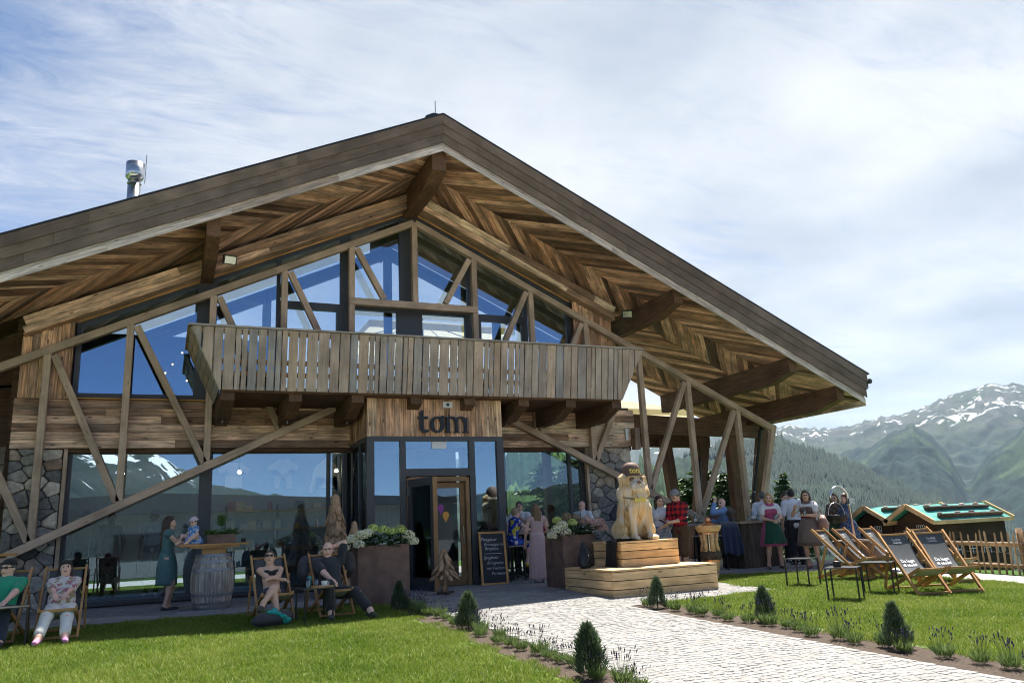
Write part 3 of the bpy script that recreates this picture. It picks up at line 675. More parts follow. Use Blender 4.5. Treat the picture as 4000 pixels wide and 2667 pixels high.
# chimney flue on the left slope
fz = onY(530, 640, 20.0); fb = roof_z(fz.x, 10.5)-.1
fl = MB(); fl.lathe([(.15, fb), (.15, fz.z-.42)], 20, (fz.x, 20, 0)); fl.lathe([(.165, fz.z-.55), (.165, fz.z-.53)], 20, (fz.x, 20, 0)); fl.lathe([(.15, fz.z-.45), (.21, fz.z-.38), (.215, fz.z), (.20, fz.z+.0), (.19, fz.z-.1)], 24, (fz.x, 20, 0))
flue = add('flue_pipe', fl.mesh(smooth=True), M['steel'], lodge)
add('lightning_rod', MB().tube([(fz.x+.23, 20, fz.z-.5), (fz.x+.24, 20, fz.z+.28)], .01, 5).mesh(), M['zinc'], flue)
# purlins
def purlin(x, ztop, hgt, w=.26, y0=15.75, y1=21.8):
    mb = MB(); c = .5
    # local X along the beam
    L = y1-y0; pl = [(-L/2, 0), (L/2, 0), (L/2, -hgt-.06), (-L/2+c+.35, -hgt-.06), (-L/2, -hgt+.14)]
    mb.prism([(a, b) for a, b in pl][::-1], -w/2, w/2)
    mw = Matrix(((0, -1, 0, x), (1, 0, 0, (y0+y1)/2), (0, 0, 1, ztop), (0, 0, 0, 1)))
    add('purlin', mb.mesh('purlin'), M['dark'], lodge, mw)
purlin(5.40, 9.70, .62, .34)
for px, zt in ((11.7, 6.93), (15.2, 5.28), (16.75, 4.56), (.62, 7.50)): purlin(px, zt, .56)
# frieze boxed out along the gable wall
def frieze():
    for zt, hg, y in ((9.60, .20, 17.86), (9.40, .17, 17.90)):
        for sg, xm in ((-1, 8.22), (1, 5.66)):
            s = 0
            while s < xm-.05:
                ln = min(random.uniform(1.8, 3.6), xm-s); ln = xm-s if xm-s-ln < .5 else ln
                A = Vector((XR+sg*(s+.002), y, 0)); B = Vector((XR+sg*(s+ln-.002), y, 0)); A.z = roof_z(A.x, zt-hg/2); B.z = roof_z(B.x, zt-hg/2)
                bar('frieze_board', A, B, .04, hg/SEC, M['clad'], lodge); s += ln
    for sg, xm in ((-1, 8.22), (1, 5.66)):
        e = XR+sg*xm
        bar('frieze_soffit', (XR, 18.12, roof_z(XR, 9.235)), (e, 18.12, roof_z(e, 9.235)), .50, .03, M['clad'], lodge)
        e = XR+sg*(7.3 if sg < 0 else 4.45)
        bar('frieze_lip', (XR, 18.26, roof_z(XR, 9.205)), (e, 18.26, roof_z(e, 9.205)), .05, .03, M['orange'], lodge)
frieze()
# wall core behind the cladding
core = MB()
core.lohi((-2.8, 18.2, 3.05), (11.5, 18.45, 4.20))
core.prism([(-2.75, 4.2), (-1.92, 4.2), (-1.92, roof_z(-1.92, 9.22)), (-2.75, roof_z(-2.75, 9.22))], 18.16, 18.45)
core.prism([(9.95, 4.2), (11.05, 4.2), (11.05, roof_z(11.05, 9.22)), (9.95, roof_z(9.95, 9.22))], 18.16, 18.45)
core.prism([(-2.8, roof_z(-2.8, 9.25)), (XR, 9.25), (11.05, roof_z(11.05, 9.25)), (11.05, roof_z(11.05, 9.66)), (XR, 9.66), (-2.8, roof_z(-2.8, 9.66))], 18.2, 18.45)
cladwall = add('timber_wall', core.mesh(), M['dark'], lodge)
def vplanks(x0, x1, y, zb, ztf, parent, m, wr=(.12, .20), axis='x', fixed=0):
    x = x0
    while x < x1-.02:
        w = min(random.uniform(*wr), x1-x); w = x1-x if x1-x-w < .06 else w
        xc = x+w/2; zt = ztf(xc)
        dy = random.uniform(0, .012)
        if axis == 'x': a = (xc, y+dy, zb); b = (xc, y+dy, zt); up = (0, 1, 0)
        else: a = (fixed+dy, xc, zb); b = (fixed+dy, xc, zt); up = (1, 0, 0)
        bar('wall_plank', a, b, w-.006, .03, m, parent, up); x += w
vplanks(-2.82, -1.9, 18.12, 4.14, lambda x: roof_z(x, 9.22), cladwall, M['cladv'])
vplanks(9.93, 11.1, 18.12, 4.14, lambda x: roof_z(x, 9.22), cladwall, M['cladv'])
def hplanks(x0, x1, y, z0, z1, rows, parent, m, seg=(1.4, 4.2)):
    hgt = (z1-z0)/rows
    for r in range(rows):
        x = x0
        while x < x1-.03:
            ln = min(random.uniform(*seg), x1-x); ln = x1-x if x1-x-ln < .5 else ln
            d = random.uniform(0, .016); z = z0+(r+.5)*hgt
            bar('wall_plank', (x+.002, y+d, z), (x+ln-.002, y+d, z), .035, hgt-.007, m, parent); x += ln
hplanks(-2.86, 3.86, 18.10, 3.13, 4.13, 6, cladwall, M['clad'])
hplanks(7.02, 11.58, 18.10, 3.13, 4.13, 6, cladwall, M['clad'])
bar('window_lip', (-1.9, 18.08, 4.15), (3.86, 18.08, 4.15), .12, .02, M['orange'], lodge)
bar('corner_post', (11.52, 17.98, 3.05), (11.52, 17.98, 3.62), .16, .2, M['clad'], lodge, (0, 1, 0))
# ---- stone piers
def voro(x0, x1, z0, z1, n, seed):
    r = np.random.RandomState(seed); P = []
    tries = 0
    while len(P) < n and tries < 6000:
        q = r.rand(2)*[x1-x0, z1-z0]+[x0, z0]; tries += 1
        dmin = math.sqrt((x1-x0)*(z1-z0)/n)*(.74-.0001*tries)
        if all(math.hypot((q-p)[0]*.82, (q-p)[1]*1.15) > dmin for p in P): P.append(q)
    out = []
    for i, p in enumerate(P):
        poly = [Vector((x0, z0)), Vector((x1, z0)), Vector((x1, z1)), Vector((x0, z1))]
        for j, q in enumerate(P):
            if i == j: continue
            mid = (p+q)/2; d = (q-p)*np.array([.75, 1.25]); o = []
            for k in range(len(poly)):
                a, b = poly[k], poly[(k+1) % len(poly)]
                da = (mid[0]-a.x)*d[0]+(mid[1]-a.y)*d[1]; db = (mid[0]-b.x)*d[0]+(mid[1]-b.y)*d[1]
                if da >= 0: o.append(a)
                if da*db < 0: o.append(a+(b-a)*(da/(da-db)))
            poly = o
            if len(poly) < 3: break
        if len(poly) >= 3: out.append(poly)
    return out
def stone_mat():
    m, N, L, n, b, out = new_mat('field_stone')
    oi = n('ShaderNodeObjectInfo'); tc = n('ShaderNodeTexCoord')
    pk = n('ShaderNodeValToRGB'); ramp(pk, [(0, (.07, .072, .072)), (.18, (.20, .19, .175)), (.35, (.40, .365, .305)), (.5, (.12, .118, .112)), (.62, (.52, .46, .37)), (.75, (.23, .155, .105)), (.88, (.31, .30, .275)), (1, (.15, .155, .155))]); L.new(oi.outputs['Random'], pk.inputs[0])
    ad = n('ShaderNodeVectorMath', operation='ADD'); L.new(tc.outputs['Object'], ad.inputs[0])
    of = n('ShaderNodeVectorMath', operation='SCALE'); of.inputs[0].default_value = (31, 17, 53); L.new(oi.outputs['Random'], of.inputs['Scale']); L.new(of.outputs[0], ad.inputs[1])
    no = n('ShaderNodeTexNoise'); no.inputs['Scale'].default_value = 9; no.inputs['Detail'].default_value = 8; no.inputs['Roughness'].default_value = .65; L.new(ad.outputs[0], no.inputs['Vector'])
    mr = n('ShaderNodeMapRange'); L.new(no.outputs['Fac'], mr.inputs['Value'])
    for k, v in (('From Min', .3), ('From Max', .7), ('To Min', .65), ('To Max', 1.7)): mr.inputs[k].default_value = v
    vm = n('ShaderNodeVectorMath', operation='SCALE'); L.new(pk.outputs[0], vm.inputs[0]); L.new(mr.outputs[0], vm.inputs['Scale']); L.new(vm.outputs[0], b.inputs['Base Color'])
    bp = n('ShaderNodeBump'); bp.inputs['Strength'].default_value = .7; bp.inputs['Distance'].default_value = .03; L.new(no.outputs['Fac'], bp.inputs['Height']); L.new(bp.outputs[0], b.inputs['Normal'])
    b.inputs['Roughness'].default_value = .85; return m
M['stone'] = stone_mat()
def stone_face(polys, mwf, parent, seed):
    r = np.random.RandomState(seed)
    for poly in polys:
        c = sum(poly, Vector((0, 0)))/len(poly)
        # round the corners: chaikin once, then shrink for the joint
        pp = []
        for k in range(len(poly)):
            a, b = poly[k], poly[(k+1) % len(poly)]; pp += [a.lerp(b, .12), a.lerp(b, .88)]
        sz = math.sqrt(max(1e-4, max((p-c).length for p in pp)))
        pp = [c+(p-c)*(1-min(.2, .008/max(.03, (p-c).length)*1.0)) for p in pp]
        n_ = len(pp); dep = r.uniform(.03, .075); mb = MB()
        jit = [r.uniform(-.006, .006) for _ in range(n_)]
        for (sc, y) in ((1, 0), (1.0, -dep*.7), (.9, -dep*.97), (.5, -dep)):
            for k, p in enumerate(pp):
                q = (p-c)*sc; mb.v.append((q.x+jit[k], y+jit[k]*(.8 if y else 0), q.y+jit[(k+2) % n_]))
        for L_ in range(3):
            for k in range(n_): j = (k+1) % n_; mb.f.append((L_*n_+k, L_*n_+j, (L_+1)*n_+j, (L_+1)*n_+k)); mb.m.append(0)
        mb.f.append(tuple(3*n_+k for k in range(n_))); mb.m.append(0)
        add('stone', mb.mesh('stone', True), M['stone'], parent, mwf @ Matrix.Translation((c.x, 0, c.y)))
def pier(x0, x1, yf, z1, n, seed, side=0):
    o = add('stone_pier', MB().lohi((x0+.02, yf, -.05), (x1-.02, yf+.55, z1)).mesh(), M['mortar'], lodge)
    stone_face(voro(x0, x1, 0, z1, n, seed), Matrix.Translation((0, yf, 0)), o, seed)
    if side > 0: stone_face(voro(0, .55, 0, z1, n//2, seed+1), Matrix.Translation((x1-.02, yf, 0)) @ Matrix.Rotation(math.pi/2, 4, 'Z'), o, seed+1)
    if side < 0: stone_face(voro(0, .55, 0, z1, n//2, seed+1), Matrix.Translation((x0+.02, yf+.55, 0)) @ Matrix.Rotation(-math.pi/2, 4, 'Z'), o, seed+1)
    return o
pier(-2.86, -1.93, 18.2, 3.12, 44, 3)
pier(10.13, 11.44, 18.2, 3.12, 58, 5, 1)
pier(-6.6, -2.9, 19.3, 3.3, 80, 9)
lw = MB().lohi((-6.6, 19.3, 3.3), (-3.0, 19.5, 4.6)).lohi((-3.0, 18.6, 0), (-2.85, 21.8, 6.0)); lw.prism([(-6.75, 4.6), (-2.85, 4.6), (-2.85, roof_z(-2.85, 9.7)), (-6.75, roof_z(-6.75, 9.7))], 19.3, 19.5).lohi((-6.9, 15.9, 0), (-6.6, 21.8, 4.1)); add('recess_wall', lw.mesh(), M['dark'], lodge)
# ---- ground floor windows
def window(name, x0, x1, z0, z1, y, mull, gl, fw=.07, trans=()):
    fm = MB()
    fm.lohi((x0, y-.05, z0), (x1, y+.05, z0+fw)).lohi((x0, y-.05, z1-fw), (x1, y+.05, z1))
    fm.lohi((x0, y-.051, z0+fw), (x0+fw, y+.051, z1-fw)).lohi((x1-fw, y-.051, z0+fw), (x1, y+.051, z1-fw))
    xs = [x0+fw]
    for a, b in mull: fm.lohi((a, y-.055, z0+fw), (b, y+.055, z1-fw)); xs += [a, b]
    xs.append(x1-fw)
    w = add(name, fm.mesh(), M['frame'], lodge)
    for i in range(0, len(xs), 2):
        a, b = xs[i], xs[i+1]
        add('glass_pane', MB().lohi((a-.01, y-.004, z0+fw-.01), (b+.01, y+.004, z1-fw+.01)).mesh(), gl, w)
    return w
window('window', -1.86, 3.84, 0.02, 3.12, 18.38, [(.66, .92), (3.38, 3.46)], M['glass'], .09)
bar('window_jamb', (-1.88, 18.2, 0), (-1.88, 18.2, 3.12), .07, .10, M['truss'], lodge, (0, 1, 0))
window('window', 7.04, 10.06, 0.02, 3.12, 18.38, [(9.62, 9.7)], glass_mat('clear_window_glass', .10, (.62, .70, .68)), .09)
bar('window_jamb', (10.09, 18.2, 0), (10.09, 18.2, 3.12), .07, .12, M['truss'], lodge, (0, 1, 0))
# ---- glazed gable
def gable():
    fm = MB(); y = 18.36; cols = [(-1.88, -1.78), (.45, .87), (2.17, 2.25), (3.66, 3.92), (5.15, 5.63), (6.96, 7.22), (8.56, 8.64), (9.82, 9.95)]
    zt = lambda x: roof_z(x, 9.20)
    for a, b in cols:
        top = [(a, zt(a)), (XR, zt(XR)), (b, zt(b))] if a < XR < b else [(a, zt(a)), (b, zt(b))]
        fm.prism([(a, 4.2)]+[(b, 4.2)]+top[::-1], y-.06, y+.06)
    for sg, e in ((-1, -1.88), (1, 9.95)):
        fm.beam((XR, y, zt(XR)-.05), (e, y, zt(e)-.05), .13, .09)
    fm.lohi((-1.88, y-.062, 4.19), (9.95, y+.062, 4.30))
    for a, b, z in ((3.92, 5.15, 6.60), (5.63, 6.96, 6.60), (2.25, 3.66, 6.52), (7.22, 8.56, 6.52)):
        fm.lohi((a, y-.058, z-.09), (b, y+.058, z+.09))
        fm.lohi((a, y-.057, 4.3), (a+.09, y+.057, z-.09)).lohi((b-.09, y-.057, 4.3), (b, y+.057, z-.09))
    w = add('gable_window', fm.mesh(), M['frame'], lodge)
    for (a, b), (c, d) in zip(cols[:-1], cols[1:]):
        x0, x1 = b-.01, c+.01; cuts = [4.28, zt(min(x0, x1) if x0 < XR else max(x0, x1))]
        add('glass_pane', MB().prism([(x0, 4.28), (x1, 4.28), (x1, zt(x1)-.02), (x0, zt(x0)-.02)], y-.004, y+.004).mesh(), M['glass_up'], w)
gable()
# ---- timber truss in front of the gable
YT = 17.98
def tz(x): return 8.80-.476*abs(x-XR)
def bz(x): return 4.95-.476*abs(x-XR)
def brace(x0, z0, x1, z1, w=.16, d=.16, y=YT): bar('truss_beam', (x0, y, z0), (x1, y, z1), d, w, M['truss'], lodge, (0, 0, 1) if abs(x1-x0) > .05 else (0, 1, 0), .008)
brace(XR-.02, tz(XR)-.02, -5.3, tz(-5.3)); brace(XR+.02, tz(XR)-.02, 16.2, tz(16.2))
brace(3.6, bz(3.6), -3.0, bz(-3.0)); brace(7.3, bz(7.3), 16.1, bz(16.1)+.0)
VX = [-3.88, -2.33, -.85, .77, 2.30, 3.86, 5.44, 7.02, 8.60, 10.2, 11.83, 13.38, 15.02]
for x in VX:
    lo = 6.66 if x == 5.44 else (4.12 if 3.7 < x < 7.2 else bz(x))
    brace(x, tz(x)-.02, x, lo, .15, .14, YT+.005)
for i in range(len(VX)-1):
    a, b = VX[i], VX[i+1]
    if b <= XR+.01: t, bo = a, b
    else: t, bo = b, a
    zb_ = bz(bo) if not (3.8 < bo < 7.1) else 4.2
    if t in (3.86, 7.02) and bo == 5.44: bo, zb_ = (4.70 if t < XR else 6.18), 6.64
    dx = .12 if bo > t else -.12
    brace(t+dx, tz(t)-.10, bo-dx*.4, zb_+.08, .14, .13, YT-.005)
brace(16.3, 3.75, 15.25, bz(15.25)+.1, .16, .14, YT+.01)
brace(3.80, 6.60, 7.08, 6.60, .17, .17, YT-.01)
# ---- balcony
def balcony():
    fl = MB().lohi((.9, 16.16, 4.02), (10.0, 18.1, 4.075))
    B = add('balcony', fl.mesh(), M['dark'], lodge)
    zt, zb2, yt, yb = 5.26, 4.055, 15.90, 16.10; xl_t, xl_b, xr_t, xr_b = .30, .87, 10.58, 10.02
    xlim = lambda z: (xl_b+(xl_t-xl_b)*(z-zb2)/(zt-zb2), xr_b+(xr_t-xr_b)*(z-zb2)/(zt-zb2))
    x = xl_t+.02; k = 0; wl = [.17, .15, .21, .10, .15, .20, .09, .19, .14, .10]
    d = Vector((0, yt-yb, zt-zb2)).normalized(); nrm = Vector((0, -d.z, d.y))
    while x < xr_t-.03:
        w = wl[(k*7+k//3) % 10]*random.uniform(.95, 1.05); x1 = min(x+w, xr_t-.01)
        pts = []
        for xx, z in ((x, zt), (x1, zt), (x1, zb2), (x, zb2)): pts.append((xx, z))
        # trim the slats under the splayed ends
        def cl(pp, f):
            o = []
            for i in range(len(pp)):
                a, b = pp[i], pp[(i+1) % len(pp)]; da, db = f(a), f(b)
                if da >= 0: o.append(a)
                if da*db < 0: t = da/(da-db); o.append((a[0]+(b[0]-a[0])*t, a[1]+(b[1]-a[1])*t))
            return o
        pts = cl(cl(pts, lambda p: p[0]-xlim(p[1])[0]), lambda p: xlim(p[1])[1]-p[0])
        if len(pts) >= 3:
            xc = (x+x1)/2; mw = Matrix(((0, -1, 0, xc), (d.y, 0, nrm.y, yb), (d.z, 0, nrm.z, zb2), (0, 0, 0, 1)))
            loc = [((z-zb2)/d.z, -(xx-xc)) for xx, z in pts]; mb = MB(); n_ = len(loc)
            if sum(loc[i][0]*loc[(i+1) % n_][1]-loc[(i+1) % n_][0]*loc[i][1] for i in range(n_)) < 0: loc = loc[::-1]
            dp = random.uniform(0, .004)
            for zz in (.028+dp, 0):
                for a, b in loc: mb.v.append((a, b, zz))
            mb.f.append(tuple(range(n_))); mb.f.append(tuple(range(n_, 2*n_))[::-1]); mb.m += [0, 0]
            for i in range(n_): j = (i+1) % n_; mb.f.append((j, i, n_+i, n_+j)); mb.m.append(0)
            add('balcony_slat', mb.mesh('slat'), M['slat'], B, mw)
        x = x1+random.uniform(.018, .032); k += 1
    for z in (5.20, 4.62, 4.38):
        a, b = xlim(z); y = yb+(yt-yb)*(z-zb2)/(zt-zb2)+.05
        bar('balcony_rail', (a+.06, y, z), (b-.06, y, z), .05, .09, M['orange'], B)
    bar('handrail', (xl_t-.04, yt-.01, zt+.02), (xr_t+.04, yt-.01, zt+.02), .13, .035, M['slat'], B)
    bar('edge_channel', (xl_b+.05, yb+.08, 4.10), (xr_b-.05, yb+.08, 4.10), .04, .06, M['zinc'], B)
    for (xt, xb) in ((xl_t, xl_b), (xr_t, xr_b)):
        for i in range(7):
            t0 = i/7; zc = zb2+(zt-zb2)*(i+.5)/7; xx = xb+(xt-xb)*(i+.5)/7; yy = yb+(yt-yb)*(i+.5)/7
            bar('side_board', (xx, yy+.03, zc), (xx, 18.1, zc), .028, (zt-zb2)/7*1.1-.006, M['slat'], B, (0.43*(1 if xt < XR else -1)*-1, 0, 1))
        bar('handrail', (xt, yt, zt+.02), (xt, 18.1, zt+.02), .13, .035, M['slat'], B)
    for px, py in ((888, 1552), (1153, 1552), (1396, 1552), (1624, 1560), (1833, 1566), (2042, 1568), (2226, 1571), (2404, 1576)):
        x = onY(px, py, 16.25).x; mb = MB(); L = 2.1
        mb.prism([(-L/2, 0), (L/2, 0), (L/2, -.42), (-L/2+.75, -.40), (-L/2+.1, -.17), (-L/2, -.15)][::-1], -.13, .13)
        mw = Matrix(((0, -1, 0, x), (1, 0, 0, 16.2+L/2), (0, 0, 1, 4.015), (0, 0, 0, 1)))
        add('joist', mb.mesh(), M['dark'], B, mw)
        add('bolt', MB().lathe([(.015, 0), (.015, .05)], 8, (x-.02, 17.2, 3.55)).mesh(), M['zinc'], B)
    # dark furniture silhouettes: railing posts
    for x in np.linspace(1.2, 9.7, 7): bar('balcony_post', (x, 16.15, 4.08), (x, 16.02, 5.2), .07, .07, M['dark'], B, (1, 0, 0))
balcony()
# ---- entrance block
def entrance():
    x0, x1, yf, yb = 3.88, 7.0, 16.5, 18.3
    m = MB(); m.lohi((x0+.04, yf+.04, 3.2), (x1-.04, yb, 4.0))
    E_ = add('entrance_block', m.mesh(), M['dark'], lodge)
    vplanks(x0, x1, yf, 3.2, lambda x: 4.02, E_, M['cladv'], (.12, .22))
    vplanks(yf+.03, yb-.1, 0, 3.2, lambda x: 4.02, E_, M['cladv'], (.12, .2), 'y', x0)
    fr = MB(); z1 = 3.195; w = .15
    fr.lohi((x0-.01, yf-.03, 0), (x0+w, yf+.12, z1)).lohi((x1-w, yf-.03, 0), (x1+.01, yf+.12, z1))
    fr.lohi((x0+w, yf-.028, z1-.10), (x1-w, yf+.118, z1))
    fr.lohi((4.60, yf-.026, 0), (4.72, yf+.116, z1-.1)).lohi((6.18, yf-.026, 0), (6.31, yf+.116, z1-.1))
    fr.lohi((4.72, yf-.024, 2.34), (6.18, yf+.114, 2.50))
    fr.lohi((x0+w, yf-.02, 0), (4.60, yf+.1, .14)).lohi((6.31, yf-.02, 0), (x1-w, yf+.1, .14))
    fr.lohi((x0, yf+.12, z1-.1), (x0+.1, yb, z1)).lohi((x0, yf+.12, 0), (x0+.1, yb, .12)).lohi((x0, yf+.75, .12), (x0+.1, yf+.85, z1-.1))
    fr.lohi((x1-.1, yf+.12, z1-.1), (x1, yb, z1)).lohi((x1-.1, yf+.12, 0), (x1, yb, .12))
    add('entrance_frame', fr.mesh(), M['frame'], E_)
    for a, b, c, d in ((4.03, 4.60, .14, 3.1), (4.72, 6.18, 2.5, 3.1), (6.31, 6.85, .14, 3.1)):
        add('glass_pane', MB().lohi((a, yf+.03, c), (b, yf+.038, d)).mesh(), M['glass'], E_)
    add('glass_pane', MB().lohi((x0+.04, yf+.12, .12), (x0+.048, yb, 3.1)).mesh(), M['glass_door'], E_)
    add('glass_pane', MB().lohi((x1-.05, yf+.12, .12), (x1-.042, yb, 3.1)).mesh(), M['glass_door'], E_)
    add('ceiling', MB().lohi((x0+.1, yf+.12, 3.12), (x1-.1, yb, 3.16)).mesh(), M['black'], E_)
    # fixed oak door frame and inner door
    of = MB(); of.lohi((4.74, yf-.01, 0), (4.80, yf+.09, 2.30)).lohi((6.08, yf-.01, 0), (6.16, yf+.09, 2.30)).lohi((4.80, yf-.01, 2.22), (6.08, yf+.09, 2.32))
    add('oak_frame', of.mesh(), M['bronze'], E_)
    D2 = MB(); yy = yf+.11
    D2.lohi((5.22, yy, .03), (5.33, yy+.06, 2.2)).lohi((5.98, yy, .03), (6.08, yy+.06, 2.2)).lohi((5.33, yy, 2.08), (5.98, yy+.06, 2.2)).lohi((5.33, yy, .03), (5.98, yy+.06, .2))
    d2 = add('door', D2.mesh(), M['bronze'], E_); add('door_glass', MB().lohi((5.33, yy+.02, .2), (5.98, yy+.03, 2.08)).mesh(), M['glass_door'], d2)
    add('door_handle', MB().tube([(6.03, yy-.04, .85), (6.03, yy-.04, 1.25)], .014, 6).mesh(), M['steel'], d2)
    # two round-topped stickers
    for (sx, sz, c) in ((5.53, 1.66, (.30, .05, .30)), (5.64, 1.50, (.75, .35, .05))):
        pts = [(sx+.075*math.cos(t), sz+.075*math.sin(t)) for t in np.linspace(-.5, math.pi+.5, 14)]+[(sx-.005, sz-.16)]
        add('sticker', MB().prism(pts, yy+.008, yy+.014).mesh(), mat('sticker_ink', c, .5, 0, .05), d2)
    # open leaf, hinged left, swung out
    a = Vector((4.78, yf-.02, 0)); b = Vector((5.03, yf-1.0, 0)); M4, L = axes(a, b); M4.translation = a
    lf = MB(); t = .06
    lf.lohi((0, -t/2, .02), (.13, t/2, 2.26)).lohi((L-.13, -t/2, .02), (L-.012, t/2, 2.26)).lohi((.13, -t/2, 2.1), (L-.13, t/2, 2.26)).lohi((.13, -t/2, .02), (L-.13, t/2, .26))
    leaf = add('door', lf.mesh(), M['frame'], E_, M4)
    add('door_glass', MB().lohi((.13, -.006, .26), (L-.13, .006, 2.1)).mesh(), M['glass_door'], leaf, M4)
    add('door_edge', MB().lohi((L-.012, -t/2-.012, .02), (L+.012, t/2+.03, 2.26)).mesh(), M['bronze'], leaf, M4)
    for z in (.25, 1.15, 2.02): add('hinge', MB().lohi((-.05, -.055, z-.09), (.02, -.03, z+.09)).mesh(), M['steel'], leaf, M4)
    add('door_handle', MB().tube([(L-.07, -.035, 1.05), (L-.07, -.075, 1.05), (L-.2, -.075, 1.05)], .012, 6).tube([(L-.07, .035, .9), (L-.07, .035, 1.2)], .012, 6).mesh(), M['steel'], leaf, M4)
    return E_
EB = entrance()
# lettering "tom" as thick steel serif letters
def letters():
    def ringpoly(cx, cz, a, b, n=24, t0=0, t1=2*math.pi): return [(cx+a*math.cos(t), cz+b*math.sin(t)) for t in np.linspace(t0, t1, n)]
    def strip(mb, outer, inner, y0, y1):
        n_ = len(outer); b = len(mb.v)
        for y in (y0, y1):
            for p in outer: mb.v.append((p[0], y, p[1]))
            for p in inner: mb.v.append((p[0], y, p[1]))
        N2 = 2*n_
        for i in range(n_-1):
            mb.f += [(b+i, b+n_+i, b+n_+i+1, b+i+1), (b+N2+i+1, b+N2+n_+i+1, b+N2+n_+i, b+N2+i), (b+i, b+i+1, b+N2+i+1, b+N2+i), (b+n_+i+1, b+n_+i, b+N2+n_+i, b+N2+n_+i+1)]; mb.m += [0]*4
    m = mat('blued_steel_letter', (.03, .034, .042), .5, .6, .3, 18)
    y0, y1 = 16.40, 16.455
    def place(mb, ox): 
        s = .36
        for i, v in enumerate(mb.v): mb.v[i] = (4.98+(v[0]+ox)*s, v[1], 3.27+v[2]*s)
        add('letter', mb.mesh('letter'), m, EB)
    t = MB(); t.prism([(.14, 1.28), (.36, 1.42), (.36, .30), (.14, .30)][::-1], y0, y1); t.prism([(0, .84), (.66, .84), (.66, 1.0), (.0, .98)], y0+.002, y1-.002)
    strip(t, ringpoly(.46, .32, .32, .34, 14, math.pi, 1.83*math.pi), ringpoly(.48, .32, .12, .17, 14, math.pi, 1.75*math.pi), y0, y1); place(t, 0)
    o = MB(); strip(o, ringpoly(.5, .5, .47, .51, 30), ringpoly(.5, .5, .22, .40, 30), y0, y1); o.prism(ringpoly(.84, .93, .13, .13, 12)[:-1], y0+.003, y1-.003); place(o, .74)
    mm = MB()
    for x in (.10, .68, 1.26):
        mm.prism([(x, 0), (x+.2, 0), (x+.2, .94), (x, .94)], y0, y1); mm.prism([(x-.1, 0), (x+.3, 0), (x+.3, .07), (x-.1, .07)], y0+.002, y1-.002)
    mm.prism([(-.05, .93), (.10, .93), (.10, 1.0), (-.05, 1.0)], y0+.002, y1-.002)
    for x in (.3, .88): strip(mm, ringpoly(x+.17, .62, .40, .40, 12, 0, math.pi*.95), ringpoly(x+.13, .62, .21, .29, 12, 0, math.pi*.95), y0+.001, y1-.001)
    place(mm, 1.72)
letters()
add('intercom', MB().lohi((5.58, 16.44, 3.83), (5.80, 16.47, 3.97)).mesh(), M['whitepl'], EB)
add('intercom_button', MB().lohi((5.66, 16.43, 3.87), (5.72, 16.44, 3.93)).mesh(), M['black'], EB)
add('paper_notice', MB().lohi((5.32, 16.515, 2.93), (5.66, 16.519, 3.09)).mesh(), M['whitepl'], EB)
add('wifi_antenna', MB().lohi((11.25, 18.02, 3.3), (11.33, 18.06, 3.62)).mesh(), M['whitepl'], lodge)
# ---- porch structure at the right
def porch():
    bar('porch_beam', (11.6, 18.6, 3.84), (17.2, 19.75, 3.84), .24, .5, M['dark'], lodge)
    bar('porch_beam', (11.7, 20.4, 3.62), (16.2, 21.0, 3.62), .24, .42, M['dark'], lodge)
    for (tx, ty), (bx, by), zt in (((14.05, 20.3), (14.35, 20.3), 3.6), ((15.6, 20.4), (14.75, 20.3), 3.6), ((16.0, 19.6), (16.15, 19.8), 3.8), ((17.5, 19.8), (16.6, 19.8), 4.0)):
        bar('porch_post', (bx, by, 0), (tx, ty, zt), .30, .26, M['dark'], lodge, (0, 1, 0))
    dp = add('downpipe', MB().tube([(17.5, 18.6, 4.25), (17.2, 18.9, 4.05), (16.95, 19.3, 3.75), (16.62, 19.55, 1.8), (16.45, 19.6, .1)], .055, 10).mesh(smooth=True), M['black'], lodge)
    for z, x in ((3.0, 16.82), (1.9, 16.64), (1.0, 16.54)): add('pipe_clip', MB().lathe([(.066, -.02), (.066, .02)], 12, (x, 19.47+(.08 if z < 1.95 else -.02), z)).mesh(), M['steel'], dp)
    add('downpipe', MB().tube([(16.0, 21.1, 3.55), (15.5, 20.9, 3.3), (15.2, 20.2, 2.9), (14.95, 20.1, .1)], .05, 8).mesh(smooth=True), M['black'], lodge)
    hb = MB().tube([(11.7, 22.6, 2.95), (13.4, 22.4, 2.98), (13.4, 22.4, 3.3)], .05, 8); add('gutter', hb.mesh(smooth=True), M['black'], lodge)
porch()
